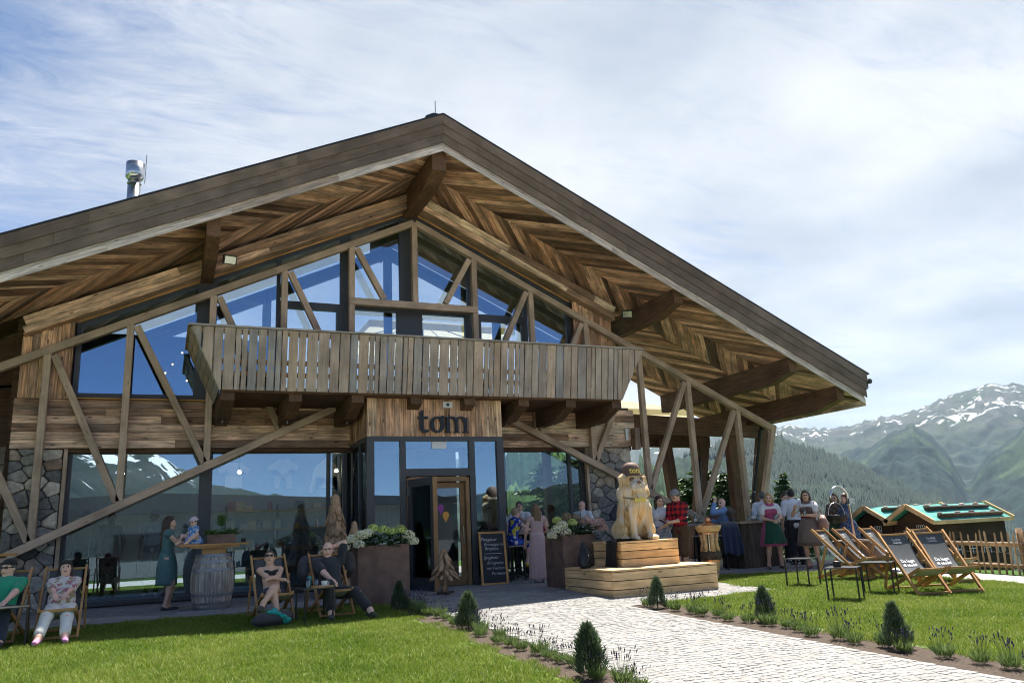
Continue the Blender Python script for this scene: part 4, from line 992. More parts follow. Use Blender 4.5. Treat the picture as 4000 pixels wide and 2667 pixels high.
# ---- interior shell
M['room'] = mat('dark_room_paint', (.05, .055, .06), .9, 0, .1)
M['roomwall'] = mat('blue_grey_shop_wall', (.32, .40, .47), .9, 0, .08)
def interior():
    m = MB(); m.lohi((-2.7, 18.5, -.02), (11.3, 21.8, .015)); add('floor', m.mesh(), mat('shop_floor', (.10, .095, .09), .5, 0, .15, 4), lodge)
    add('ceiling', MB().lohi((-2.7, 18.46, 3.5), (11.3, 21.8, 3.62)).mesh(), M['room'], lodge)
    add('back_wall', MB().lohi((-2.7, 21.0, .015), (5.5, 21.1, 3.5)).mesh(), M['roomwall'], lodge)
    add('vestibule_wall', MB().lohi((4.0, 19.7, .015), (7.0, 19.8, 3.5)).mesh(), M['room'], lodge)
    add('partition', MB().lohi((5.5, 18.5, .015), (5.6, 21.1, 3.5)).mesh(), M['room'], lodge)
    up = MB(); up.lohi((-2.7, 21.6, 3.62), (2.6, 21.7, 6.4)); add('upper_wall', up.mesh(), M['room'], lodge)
    for x in (7.9, 9.1, 10.6): bar('inner_post', (x, 21.6, 0), (x, 21.6, 3.5), .2, .2, M['dark'], lodge, (0, 1, 0))
    # upper roof trusses inside, dark
    for sg in (-1, 1): bar('rafter', (XR, 20.6, 8.9), (XR+sg*6.5, 20.6, roof_z(XR+6.5, 8.9)), .2, .3, M['dark'], lodge)
    for x in (2.2, 5.44, 8.7): bar('inner_post', (x, 20.6, 3.6), (x, 20.6, roof_z(x, 9.0)), .2, .2, M['dark'], lodge, (0, 1, 0))
interior()
# ================================================================ smooth-union surfaces (bodies, carved statue, cloth)
class Blob:
    def __init__(s, vox=.013): s.p = []; s.vox = vox; s.cuts = []
    def cap(s, a, b, ra, rb=None, k=.03, t=0): s.p.append(('c', np.array(a, float), np.array(b, float), ra, rb if rb is not None else ra, k, t)); return s
    def ell(s, c, r, R=None, k=.03, t=0): s.p.append(('e', np.array(c, float), np.array(r, float), None if R is None else np.array(R, float), 0, k, t)); return s
    def groove(s, a, b, ra, rb=None): s.gr = getattr(s, 'gr', []); s.gr.append((np.array(a, float), np.array(b, float), ra, rb if rb is not None else ra)); return s
    def cut(s, point, normal, r=None): s.cuts.append((np.array(point, float), np.array(normal, float), r)); return s   # removes the side the normal points to
    def build(s, name, smooth=True):
        h = s.vox; lo = np.full(3, 1e9); hi = np.full(3, -1e9); bbs = []
        for q in s.p:
            if q[0] == 'c': r = max(q[3], q[4]); a = np.minimum(q[1], q[2])-r; b = np.maximum(q[1], q[2])+r
            else: r = q[2].max(); a = q[1]-r; b = q[1]+r
            lo = np.minimum(lo, a); hi = np.maximum(hi, b); bbs.append((a, b))
        lo -= 3*h+.01; hi += 3*h+.01; n = np.ceil((hi-lo)/h).astype(int)+1
        D = np.full(n, .3, np.float32); TG = np.zeros(n, np.int16); TD = np.full(n, 9., np.float32)
        ax = [lo[i]+h*np.arange(n[i]) for i in range(3)]
        for q, (a, b) in zip(s.p, bbs):
            k = q[5]; mg = k+2.5*h
            i0 = np.maximum(((a-mg-lo)/h).astype(int), 0); i1 = np.minimum(((b+mg-lo)/h).astype(int)+2, n); sl = tuple(slice(x, y) for x, y in zip(i0, i1))
            X, Y, Z = np.meshgrid(ax[0][sl[0]], ax[1][sl[1]], ax[2][sl[2]], indexing='ij', sparse=True)
            if q[0] == 'c':
                A, B = q[1], q[2]; v = B-A; L2 = max(v@v, 1e-12)
                t = np.clip(((X-A[0])*v[0]+(Y-A[1])*v[1]+(Z-A[2])*v[2])/L2, 0, 1)
                d = np.sqrt((X-A[0]-t*v[0])**2+(Y-A[1]-t*v[1])**2+(Z-A[2]-t*v[2])**2)-(q[3]+(q[4]-q[3])*t)
            else:
                x, y, z = X-q[1][0], Y-q[1][1], Z-q[1][2]
                if q[3] is not None:
                    R = q[3]; x, y, z = x*R[0, 0]+y*R[1, 0]+z*R[2, 0], x*R[0, 1]+y*R[1, 1]+z*R[2, 1], x*R[0, 2]+y*R[1, 2]+z*R[2, 2]
                r = q[2]; k0 = np.sqrt((x/r[0])**2+(y/r[1])**2+(z/r[2])**2); k1 = np.sqrt((x/r[0]**2)**2+(y/r[1]**2)**2+(z/r[2]**2)**2)+1e-9
                d = k0*(k0-1)/k1; d = np.where(k0 < .05, -r.min(), d)
            S_ = D[sl]; dd = d.astype(np.float32)
            hh = np.clip(.5+.5*(S_-dd)/max(k, 1e-4), 0, 1); D[sl] = S_*(1-hh)+dd*hh-k*hh*(1-hh)
            T = TD[sl]; m = dd < T; T[m] = dd[m]; TG[sl][m] = q[6]
        for (A, B, ra, rb) in getattr(s, 'gr', []):
            a = np.minimum(A, B)-max(ra, rb)-2*h; b2 = np.maximum(A, B)+max(ra, rb)+2*h
            i0 = np.maximum(((a-lo)/h).astype(int), 0); i1 = np.minimum(((b2-lo)/h).astype(int)+2, n); sl = tuple(slice(x, y) for x, y in zip(i0, i1))
            X, Y, Z = np.meshgrid(ax[0][sl[0]], ax[1][sl[1]], ax[2][sl[2]], indexing='ij', sparse=True); v = B-A; L2 = max(v@v, 1e-12)
            t = np.clip(((X-A[0])*v[0]+(Y-A[1])*v[1]+(Z-A[2])*v[2])/L2, 0, 1); d = np.sqrt((X-A[0]-t*v[0])**2+(Y-A[1]-t*v[1])**2+(Z-A[2]-t*v[2])**2)-(ra+(rb-ra)*t)
            D[sl] = np.maximum(D[sl], -d.astype(np.float32))
        if s.cuts:
            X, Y, Z = np.meshgrid(*ax, indexing='ij', sparse=True)
            for (P, N, r) in s.cuts:
                dd = (X-P[0])*N[0]+(Y-P[1])*N[1]+(Z-P[2])*N[2]
                if r is not None: dd = np.minimum(dd, r-np.sqrt((X-P[0])**2+(Y-P[1])**2+(Z-P[2])**2))
                D = np.maximum(D, dd.astype(np.float32))
        return s.net(D, TG, lo, h, name, smooth)
    def net(s, D, TG, lo, h, name, smooth):
        neg = D < 0; c = np.zeros(tuple(np.array(D.shape)-1), np.int8)
        corners = [(i, j, k) for i in (0, 1) for j in (0, 1) for k in (0, 1)]; nx, ny, nz = c.shape
        def sh(A, o): return A[o[0]:o[0]+nx, o[1]:o[1]+ny, o[2]:o[2]+nz]
        for o in corners: c += sh(neg, o)
        act = (c > 0) & (c < 8); idx = np.argwhere(act)
        if len(idx) == 0: return None
        val = np.stack([D[idx[:, 0]+o[0], idx[:, 1]+o[1], idx[:, 2]+o[2]] for o in corners], 1)
        pos = np.zeros((len(idx), 3)); cnt = np.zeros(len(idx))
        for e in [(a, b) for a in range(8) for b in range(a+1, 8) if sum(x != y for x, y in zip(corners[a], corners[b])) == 1]:
            va, vb = val[:, e[0]], val[:, e[1]]; m = (va < 0) != (vb < 0); t = np.where(m, va/np.where(m, va-vb, 1), 0)
            pa, pb = np.array(corners[e[0]]), np.array(corners[e[1]]); pos += m[:, None]*(pa+t[:, None]*(pb-pa)); cnt += m
        pos = pos/cnt[:, None]; V = lo+(idx+pos)*h
        vid = np.full(c.shape, -1, np.int64); vid[act] = np.arange(len(idx)); tg = TG[idx[:, 0], idx[:, 1], idx[:, 2]]
        F = []
        for a in range(3):
            b_, c_ = (a+1) % 3, (a+2) % 3; s0 = [slice(None)]*3; s1 = [slice(None)]*3; s0[a] = slice(0, -1); s1[a] = slice(1, None)
            A, B = neg[tuple(s0)], neg[tuple(s1)]; E = np.argwhere(A != B)
            ok = (E[:, b_] > 0) & (E[:, c_] > 0) & (E[:, b_] < D.shape[b_]-1) & (E[:, c_] < D.shape[c_]-1); E = E[ok]
            fl = A[E[:, 0], E[:, 1], E[:, 2]]
            def at(db, dc):
                q = E.copy(); q[:, b_] -= db; q[:, c_] -= dc; return vid[q[:, 0], q[:, 1], q[:, 2]]
            q = np.stack([at(1, 1), at(0, 1), at(0, 0), at(1, 0)], 1); q[~fl] = q[~fl][:, ::-1]; F.append(q)
        F = np.concatenate(F); F = F[(F >= 0).all(1)]
        return np_mesh(name, V, F, smooth, np.sort(tg[F], 1)[:, 2])
def rotm(rx=0, ry=0, rz=0):
    return np.array(Matrix.Rotation(rz, 3, 'Z') @ Matrix.Rotation(ry, 3, 'Y') @ Matrix.Rotation(rx, 3, 'X'))
def text_mesh(txt, size, fn=None, shear=0.0, bold=0.0, width=1.0):
    """flat lettering as a mesh; fn maps (x, y) of the text plane to a point"""
    cu = bpy.data.curves.new('lettering', 'FONT'); cu.body = txt; cu.size = size; cu.shear = shear; cu.offset = bold; cu.resolution_u = 2; cu.align_x = 'CENTER'; cu.fill_mode = 'FRONT'
    ob = bpy.data.objects.new('lettering', cu); COL.objects.link(ob)
    dg = bpy.context.evaluated_depsgraph_get(); me = bpy.data.meshes.new_from_object(ob.evaluated_get(dg))
    COL.objects.unlink(ob); bpy.data.objects.remove(ob); bpy.data.curves.remove(cu)
    for v in me.vertices:
        if fn: v.co = fn(v.co.x*width, v.co.y)
    return me
# ================================================================ PROPS
M['canvas'] = mat('charcoal_canvas', (.10, .107, .113), .85, 0, .1, 60, .15, 400)
M['canvas_back'] = mat('pale_canvas_back', (.36, .37, .32), .9, 0, .06, 30)
M['print'] = mat('white_print', (.78, .78, .76), .8, 0, .02)
M['corten'] = mat('brown_corten_steel', (.185, .115, .088), .7, .2, .3, 5, .15, 60)
M['barrelwood'] = wood('weathered_oak_stave', [(.46, .41, .355), (.38, .33, .285), (.53, .47, .41), (.31, .255, .21)], vmin=.6, vmax=1.3, weather=.3)
M['drift'] = mat('driftwood', (.46, .29, .165), .8, 0, .45, 14, .5, 60, rnd=.28)
M['copper'] = mat('polished_copper', (.85, .42, .22), .28, 1.0, .12, 12)
M['gold'] = mat('brass_letter', (.72, .55, .12), .4, .6, .05)
M['bark'] = mat('rough_bark', (.085, .06, .042), .95, 0, .5, 18, 1.0, 40)
# ---------------- deck chairs
def sling(t):
    """profile of the canvas, local (y forward, z up)"""
    P = [Vector((-.50, .885)), Vector((-.30, .58)), Vector((-.06, .23)), Vector((.16, .19)), Vector((.40, .385))]
    n_ = 4; b = [1, 4, 6, 4, 1]; q = Vector((0, 0))
    for i in range(5): q += P[i]*(b[i]*(1-t)**(4-i)*t**i)
    return q
CHW = .255
def deck_chair(name, loc, fwd, label, text=True):
    rz = math.atan2(-fwd[0], fwd[1]); z = gz(loc[0], loc[1]); root = empty(name, (loc[0], loc[1], z), rz, label, 'deck chair', 'canvas deck chairs on the lawns')
    mw = WM[root.name]
    def bl(nm, a, b, w=.045, h=.028, up=(0, 0, 1)):
        bar(nm, mw @ Vector(a), mw @ Vector(b), w, h, M['deckwood'], root, mw.to_3x3() @ Vector(up))
    for s in (-1, 1):
        bl('back_rail', (s*CHW, .38, .01), (s*CHW, -.53, .93), .028, .05, (0, 1, 0))
        bl('seat_rail', (s*(CHW-.035), -.55, .03), (s*(CHW-.035), .43, .40), .028, .05)
        bl('prop_leg', (s*(CHW+.032), -.25, .64), (s*(CHW+.032), -.47, .06), .026, .045, (0, 1, 0))
    bl('cross_bar', (-CHW, -.505, .895), (CHW, -.505, .895)); bl('cross_bar', (-CHW+.03, .405, .385), (CHW-.03, .405, .385), .035, .03)
    bl('cross_bar', (-CHW, .36, .035), (CHW, .36, .035)); bl('cross_bar', (-CHW, -.5, .055), (CHW, -.5, .055))
    n_ = 22; me = MB(); hw = CHW-.045
    for side, off in ((0, 0), (1, .004)):
        b = len(me.v)
        for i in range(n_+1):
            q = sling(i/n_)
            for j in range(5):
                x = -hw+2*hw*j/4; me.v.append((x, q.x, q.y-off-.012*math.sin(math.pi*i/n_)*(1-(x/hw)**2)*1.2))
        for i in range(n_):
            for j in range(4):
                a = b+i*5+j; f = (a, a+1, a+6, a+5)
                me.f.append(f[::-1] if side == 0 else f); me.m.append(side)
    fb = add('canvas', me.mesh('canvas', True), [M['canvas'], M['canvas_back']], root, mw)
    if text:
        def fn(sc, t0):
            def g(x, y):
                t = t0-y*sc; q = sling(t); q2 = sling(t+.01); d = (q2-q).normalized(); nr = Vector((-d.y, d.x))
                if nr.y < 0: nr = -nr
                sag = .012*math.sin(math.pi*t)*(1-(x/hw)**2)*1.2
                return Vector((-x, q.x+nr.x*.006, q.y-sag+nr.y*.008))
            return g
        for s_, tx, t0, sz, bd in ((1, 'Da legst', .36, .07, .003), (1, 'di nieda!', .425, .07, .003), (1, 'The EDER', .075, .036, .0008), (1, 'COLLECTION', .105, .024, .0005)):
            add('canvas_print', text_mesh(tx, sz, fn(.92, t0), 0, bd), M['print'], fb, mw)
    return root
chairs = {}
chairs['A'] = deck_chair('deck_chair', (-1.98, 13.02), (-.05, -1), 'deck chair at the left picture edge under the man in green', False)
chairs['B'] = deck_chair('deck_chair', (-1.25, 13.0), (.02, -1), 'deck chair holding the sleeping woman in white trousers', False)
chairs['C'] = deck_chair('deck_chair', (1.58, 12.92), (.05, -1), 'deck chair holding the woman with crossed bare legs', False)
chairs['D'] = deck_chair('deck_chair', (2.46, 12.86), (.05, -1), 'deck chair holding the bald man in black', False)
def chair_from_top(px, py, fwd):
    p = onZ(px, py, .82); f = Vector((fwd[0], fwd[1], 0)).normalized(); q = p+f*.5; return (q.x, q.y)
chairs['E'] = deck_chair('deck_chair', (11.83, 11.5), (.36, -.93), 'empty deck chair nearest the dirndl women, leftmost of the right lawn')
chairs['F'] = deck_chair('deck_chair', (12.3, 11.45), (.34, -.94), 'empty deck chair between the leftmost one and the steel pole')
chairs['G'] = deck_chair('deck_chair', (12.78, 11.25), (.30, -.95), 'empty deck chair in front of the twin-gabled model house')
chairs['H'] = deck_chair('deck_chair', (10.97, 9.3), (-.30, -.95), 'empty deck chair with white lettering beside the bare black table')
chairs['I'] = deck_chair('deck_chair', (12.75, 10.15), (.0, -1), 'empty deck chair mostly hidden behind two lettered chairs')
chairs['J'] = deck_chair('deck_chair', (11.6, 9.2), (-.40, -.92), 'empty deck chair with white lettering, rightmost on the lawn')
# ---------------- small black tables
def side_table(loc, s, h, rz, label, group='small black metal tables'):
    z = gz(*loc); root = empty('side_table', (loc[0], loc[1], z), rz, label, 'table', group); mw = WM[root.name]
    add('table_top', MB().lohi((-s/2, -s/2, h-.012), (s/2, s/2, h)).mesh(), M['tabletop'], root, mw)
    for a in (-1, 1):
        for b in (-1, 1): add('leg', MB().lohi((a*(s/2-.012)-.011, b*(s/2-.012)-.011, 0), (a*(s/2-.012)+.011, b*(s/2-.012)+.011, h-.012)).mesh(), M['black'], root, mw)
    return root
M['tabletop'] = mat('grey_steel_top', (.06, .062, .065), .3, .5, .1)
side_table((9.55, 9.42), .46, .48, math.radians(35), 'black metal table with a dark jar, nearest on the right lawn')
side_table((10.62, 9.72), .46, .48, math.radians(33), 'bare black metal table beside the lettered deck chairs')
side_table((10.5, 11.3), .44, .47, math.radians(20), 'black metal table half hidden behind the nearest table')
side_table((2.10, 12.28), .44, .48, math.radians(8), 'black metal table holding a wooden tray with coffee cup')
side_table((-1.80, 12.42), .5, .5, math.radians(5), 'glass topped table at the left picture edge by the seated man')
jar = tag(add('ashtray_jar', MB().lathe([(.055, 0), (.06, .02), (.06, .085), (.05, .09), (.05, .03)], 16).mesh(smooth=False), M['black'], None, TR(9.5, 9.47, gz(9.5, 9.47)+.48)), 'small dark jar standing on the nearest black table', 'jar')
# ---------------- barrels with table tops
def barrel(loc, label, tl, rz=0):
    root = empty('barrel', (*loc, 0), rz, label, 'barrel', 'wine barrels used as table bases'); mw = WM[root.name]
    H_ = .96; n_ = 22
    def rad(z): return .285+.085*(1-((z-H_/2)/(H_/2))**2)
    for i in range(n_):
        a0 = 2*math.pi*i/n_; a1 = 2*math.pi*(i+1)/n_-.012; mb = MB(); zs = np.linspace(0, H_, 9); c = (a0+a1)/2
        dr = random.uniform(-.003, .003)
        for z in zs:
            for a, inn in ((a0, 0), (a1, 0), (a1, .03), (a0, .03)):
                r = rad(z)-inn+dr; mb.v.append((z-H_/2, r*math.cos(a), r*math.sin(a)))
        for k in range(8):
            for q in range(4): mb.f.append((k*4+q, k*4+(q+1) % 4, (k+1)*4+(q+1) % 4, (k+1)*4+q)); mb.m.append(0)
        mb.f += [(0, 1, 2, 3), (35, 34, 33, 32)]; mb.m += [0, 0]
        add('stave', mb.mesh('stave'), M['barrelwood'], root, mw @ Matrix(((0, 1, 0, 0), (0, 0, 1, 0), (1, 0, 0, H_/2), (0, 0, 0, 1))))
    for z0, w in ((.01, .05), (.09, .045), (.235, .05), (.66, .045), (.80, .045), (.90, .05)):
        add('hoop', MB().lathe([(rad(z0)+.003, z0), (rad(z0+w)+.003, z0+w), (rad(z0+w)-.02, z0+w), (rad(z0)-.02, z0)], 40).mesh(), M['zinc'], root, mw)
    add('barrel_head', MB().lathe([(.27, .9), (.27, .925)], 30).mesh(), M['barrelwood'], root, mw)
    t = empty('table_top', (loc[0], loc[1], .96), rz, tl, 'table top', 'plank tops on the barrels'); tw = WM[t.name]
    add('pedestal', MB().lohi((-.2, -.2, -.04), (.2, .2, .10)).mesh(), M['deckwood'], t, tw)
    add('batten', MB().lohi((-.42, -.3, .10), (.42, .3, .135)).mesh(), M['deckwood'], t, tw)
    for k in range(5): bar('plank', tw @ Vector((-.57, -.32+.135*k+.06, .155)), tw @ Vector((.57, -.32+.135*k+.06, .155)), .13, .035, M['orange'], t)
    return root
barrel((.86, 15.62), 'weathered wine barrel with iron hoops beside the standing woman', 'orange plank table top on the barrel by the shop window')
barrel((-2.78, 15.4), 'weathered wine barrel mostly hidden behind the left deck chairs', 'orange plank table top cut off by the left picture edge')
def herb_box(loc, w, label, kind):
    root = empty('herb_planter', loc, 0, label, 'planter', 'rusty planter boxes on the barrel tables'); mw = WM[root.name]
    b = MB().lohi((-w/2, -.1, 0), (w/2, -.09, .16)).lohi((-w/2, .09, 0), (w/2, .1, .16)).lohi((-w/2, -.09, 0), (-w/2+.01, .09, .16)).lohi((w/2-.01, -.09, 0), (w/2, .09, .16)).lohi((-w/2+.01, -.09, .0), (w/2-.01, .09, .13))
    add('box', b.mesh(), M['corten'], root, mw); return root
# ---------------- corten planters with hydrangea
def corten_planter(x0, y0, x1, y1, h, label):
    root = empty('steel_planter', ((x0+x1)/2, (y0+y1)/2, 0), 0, label, 'planter', 'tall rusty steel planters'); mw = WM[root.name]
    w, d, t = x1-x0, y1-y0, .012
    b = MB().lohi((-w/2, -d/2, -.03), (w/2, -d/2+t, h)).lohi((-w/2, d/2-t, -.03), (w/2, d/2, h)).lohi((-w/2, -d/2+t, -.03), (-w/2+t, d/2-t, h)).lohi((w/2-t, -d/2+t, -.03), (w/2, d/2-t, h))
    add('box', b.mesh(), M['corten'], root, mw); add('soil', MB().lohi((-w/2+t, -d/2+t, h-.2), (w/2-t, d/2-t, h-.06)).mesh(), M['soil'], root, mw)
    # rim seam
    add('rim', MB().lohi((-w/2-.004, -d/2-.004, h-.02), (w/2+.004, -d/2, h)).mesh(), M['corten'], root, mw)
    return root
corten_planter(3.04, 13.62, 3.94, 14.2, .98, 'tall rusty steel planter left of the open door')
corten_planter(6.98, 13.72, 7.68, 14.5, .98, 'tall rusty steel planter behind the larch bench')
# ---------------- driftwood trees
def drift_tree(loc, H_, W_, label, stand=False, seed=1):
    r = np.random.RandomState(seed); root = empty('driftwood_tree', loc, r.rand()*6, label, 'driftwood tree', 'decorative driftwood trees'); mw = WM[root.name]
    z0 = .26*H_ if stand else 0.0
    add('trunk', MB().tube([(0, 0, 0), (.01, 0, H_*.9)], [.075*W_/.5*.8, .02], 8).mesh(smooth=True), M['drift'], root, mw)
    if stand:
        q = [(-.2+.03*r.rand(), -.11), (-.05, -.13), (.08, -.10), (.21, -.12), (.23, .05), (.12, .13), (-.1, .12), (-.22, .06)]; mb = MB(); n_ = len(q)
        mb.v = [(x, y, 0) for x, y in q]+[(x, y, .055) for x, y in q]; mb.f = [tuple(range(n_))[::-1], tuple(range(n_, 2*n_))]+[(i, (i+1) % n_, n_+(i+1) % n_, n_+i) for i in range(n_)]; mb.m = [0]*len(mb.f)
        add('base_plank', mb.mesh(), M['bark'], root, mw)
    lev = 6 if stand else 12
    protos = []
    for k in range(7):
        mb = MB(); n_ = 7; L = 1.0; prof = [(0, .16), (.12, .42), (.4, .52), (.75, .5), (.93, .3), (1.0, .08)]
        for i, (s, w) in enumerate(prof):
            w *= r.uniform(.85, 1.15)
            for j in range(n_):
                a = 2*math.pi*j/n_; mb.v.append((w*.5*math.cos(a), .17*math.sin(a)*(w/.5)+r.uniform(-.03, .03), -s*L+r.uniform(-.03, .03)))
        for i in range(len(prof)-1):
            for j in range(n_): mb.f.append((i*n_+j, i*n_+(j+1) % n_, (i+1)*n_+(j+1) % n_, (i+1)*n_+j)); mb.m.append(0)
        mb.f += [tuple(range(n_))[::-1], tuple(range(5*n_, 6*n_))]; mb.m += [0, 0]
        protos.append(mb.mesh('chunk', True))
    for lv in range(lev):
        f = lv/(lev-1); z = H_-(H_-z0-(.17*H_ if stand else 0))*f*(1 if stand else .86); rad = W_/2*(.10+.62*f); cnt = 4+int(f*(5 if stand else 8)); ln = H_*(.21 if stand else .15)*(1+.1*f)
        for k in range(cnt):
            a = 2*math.pi*(k+r.uniform(-.2, .2))/cnt+lv*.7; sz = ln*r.uniform(.8, 1.2)
            tilt = math.radians((20+34*f if stand else 14+26*f)+r.uniform(-8, 8)) if lv else math.radians(8)
            m4 = mw @ Matrix.Rotation(a, 4, 'Z') @ Matrix.Translation((0, -rad*.72, z)) @ Matrix.Rotation(-tilt, 4, 'X') @ Matrix.Rotation(r.uniform(-.25, .25), 4, 'Y') @ Matrix.Diagonal((sz*(.85 if stand else 1.0), sz*.8, sz, 1))
            add('driftwood_piece', protos[r.randint(7)], M['drift'], root, m4)
    return root
tp = onY(1308, 1930, 16.2); drift_tree((tp.x, 16.2, 0), tp.z, .78, 'tall driftwood tree leaning on the shop window by the planter', False, 4)
tp = onY(1385, 2035, 15.5); drift_tree((tp.x, 15.5, 0), tp.z, .55, 'shorter driftwood tree half hidden behind the rusty planter', False, 8)
drift_tree((4.93, 14.72, 0), .84, .56, 'small driftwood tree on a plank foot at the door', True, 12)
# ---------------- chalkboard
def chalkboard():
    root = empty('menu_chalkboard', (6.55, 16.25, 0), 0, 'framed chalk menu board leaning beside the entrance', 'chalkboard')
    a = onY(1874, 2286, 16.12); b = onY(1977, 2278, 16.12); w = .62; h = 1.12; cx = 6.55
    mw = Matrix.Translation((cx, 16.14, .0)) @ Matrix.Rotation(math.radians(-9), 4, 'X') @ Matrix.Rotation(math.radians(1.0), 4, 'Y')
    f = .045
    for (x0, z0, x1, z1) in ((-w/2, 0, w/2, f), (-w/2, h-f, w/2, h), (-w/2, f, -w/2+f, h-f), (w/2-f, f, w/2, h-f)):
        add('frame', MB().lohi((x0, -.015, z0), (x1, .015, z1)).mesh(), M['orange'], root, mw)
    bd = add('slate', MB().lohi((-w/2+f, -.004, f), (w/2-f, .008, h-f)).mesh(), mat('black_slate', (.018, .02, .024), .6, 0, .2, 6), root, mw)
    for tx, x, z, s in (('Pinzgauer', -.08, .92, .105), ('Brotsuppe mit', .04, .82, .088), ('Bergkäse', -.03, .73, .095), ('Spaghetti', -.06, .54, .1), ('Bolognaise', .03, .43, .095), ('mit frischem', .03, .32, .088), ('Parmesan', .1, .21, .095)):
        add('chalk_writing', text_mesh(tx, s, lambda u, v, x=x, z=z: Vector((u+x, -.006, v+z)), .35, -.0012, .92), M['print'], bd, mw)
    add('chalk_line', MB().lohi((-.2, -.007, .648), (.2, -.0055, .655)).mesh(), M['print'], bd, mw)
chalkboard()
# ---------------- larch bench podium
BX0, BX1, BY0, BY1 = 6.95, 9.1, 11.9, 13.65
def podium():
    z = gz(0, 12.0)-.03
    root = empty('bench_podium', ((BX0+BX1)/2, (BY0+BY1)/2, z), 0, 'two-tier larch plank podium bench under the carved dog', 'bench')
    def tier(x0, x1, y0, y1, za, zb, rows, topw):
        n_ = rows; h = (zb-za-.035)/n_
        for i in range(n_):
            zc = za+h*(i+.5)
            for (a, b) in (((x0, y0+.014, zc), (x1, y0+.014, zc)), ((x0+.014, y0+.03, zc), (x0+.014, y1, zc)), ((x1-.014, y0+.03, zc), (x1-.014, y1, zc)), ((x0, y1-.014, zc), (x1, y1-.014, zc))):
                if a[0] == b[0]: up = (0, 0, 1)
                bar('plank', a, b, .028, h-.012, M['larch'], root, (0, 0, 1), .003)
        y = y0
        while y < y1-.02:
            w = min(topw, y1-y); bar('plank', (x0-.008, y+w/2-.004, zb-.016), (x1+.008, y+w/2-.004, zb-.016), w-.008, .032, M['larch'], root, (0, 0, 1), .003); y += w
        add('core', MB().lohi((x0+.05, y0+.05, za), (x1-.05, y1-.05, zb-.04)).mesh(), M['black'], root)
    tier(BX0, BX1, BY0, BY1, z, z+.47, 3, .145)
    p = onY(2424, 2108, 12.52); q = onY(2642, 2092, 12.52)
    tier(p.x, q.x+.02, 12.52, 13.55, z+.47, z+.47+.44, 3, .15)
    return p, q, z+.91
PD = podium()
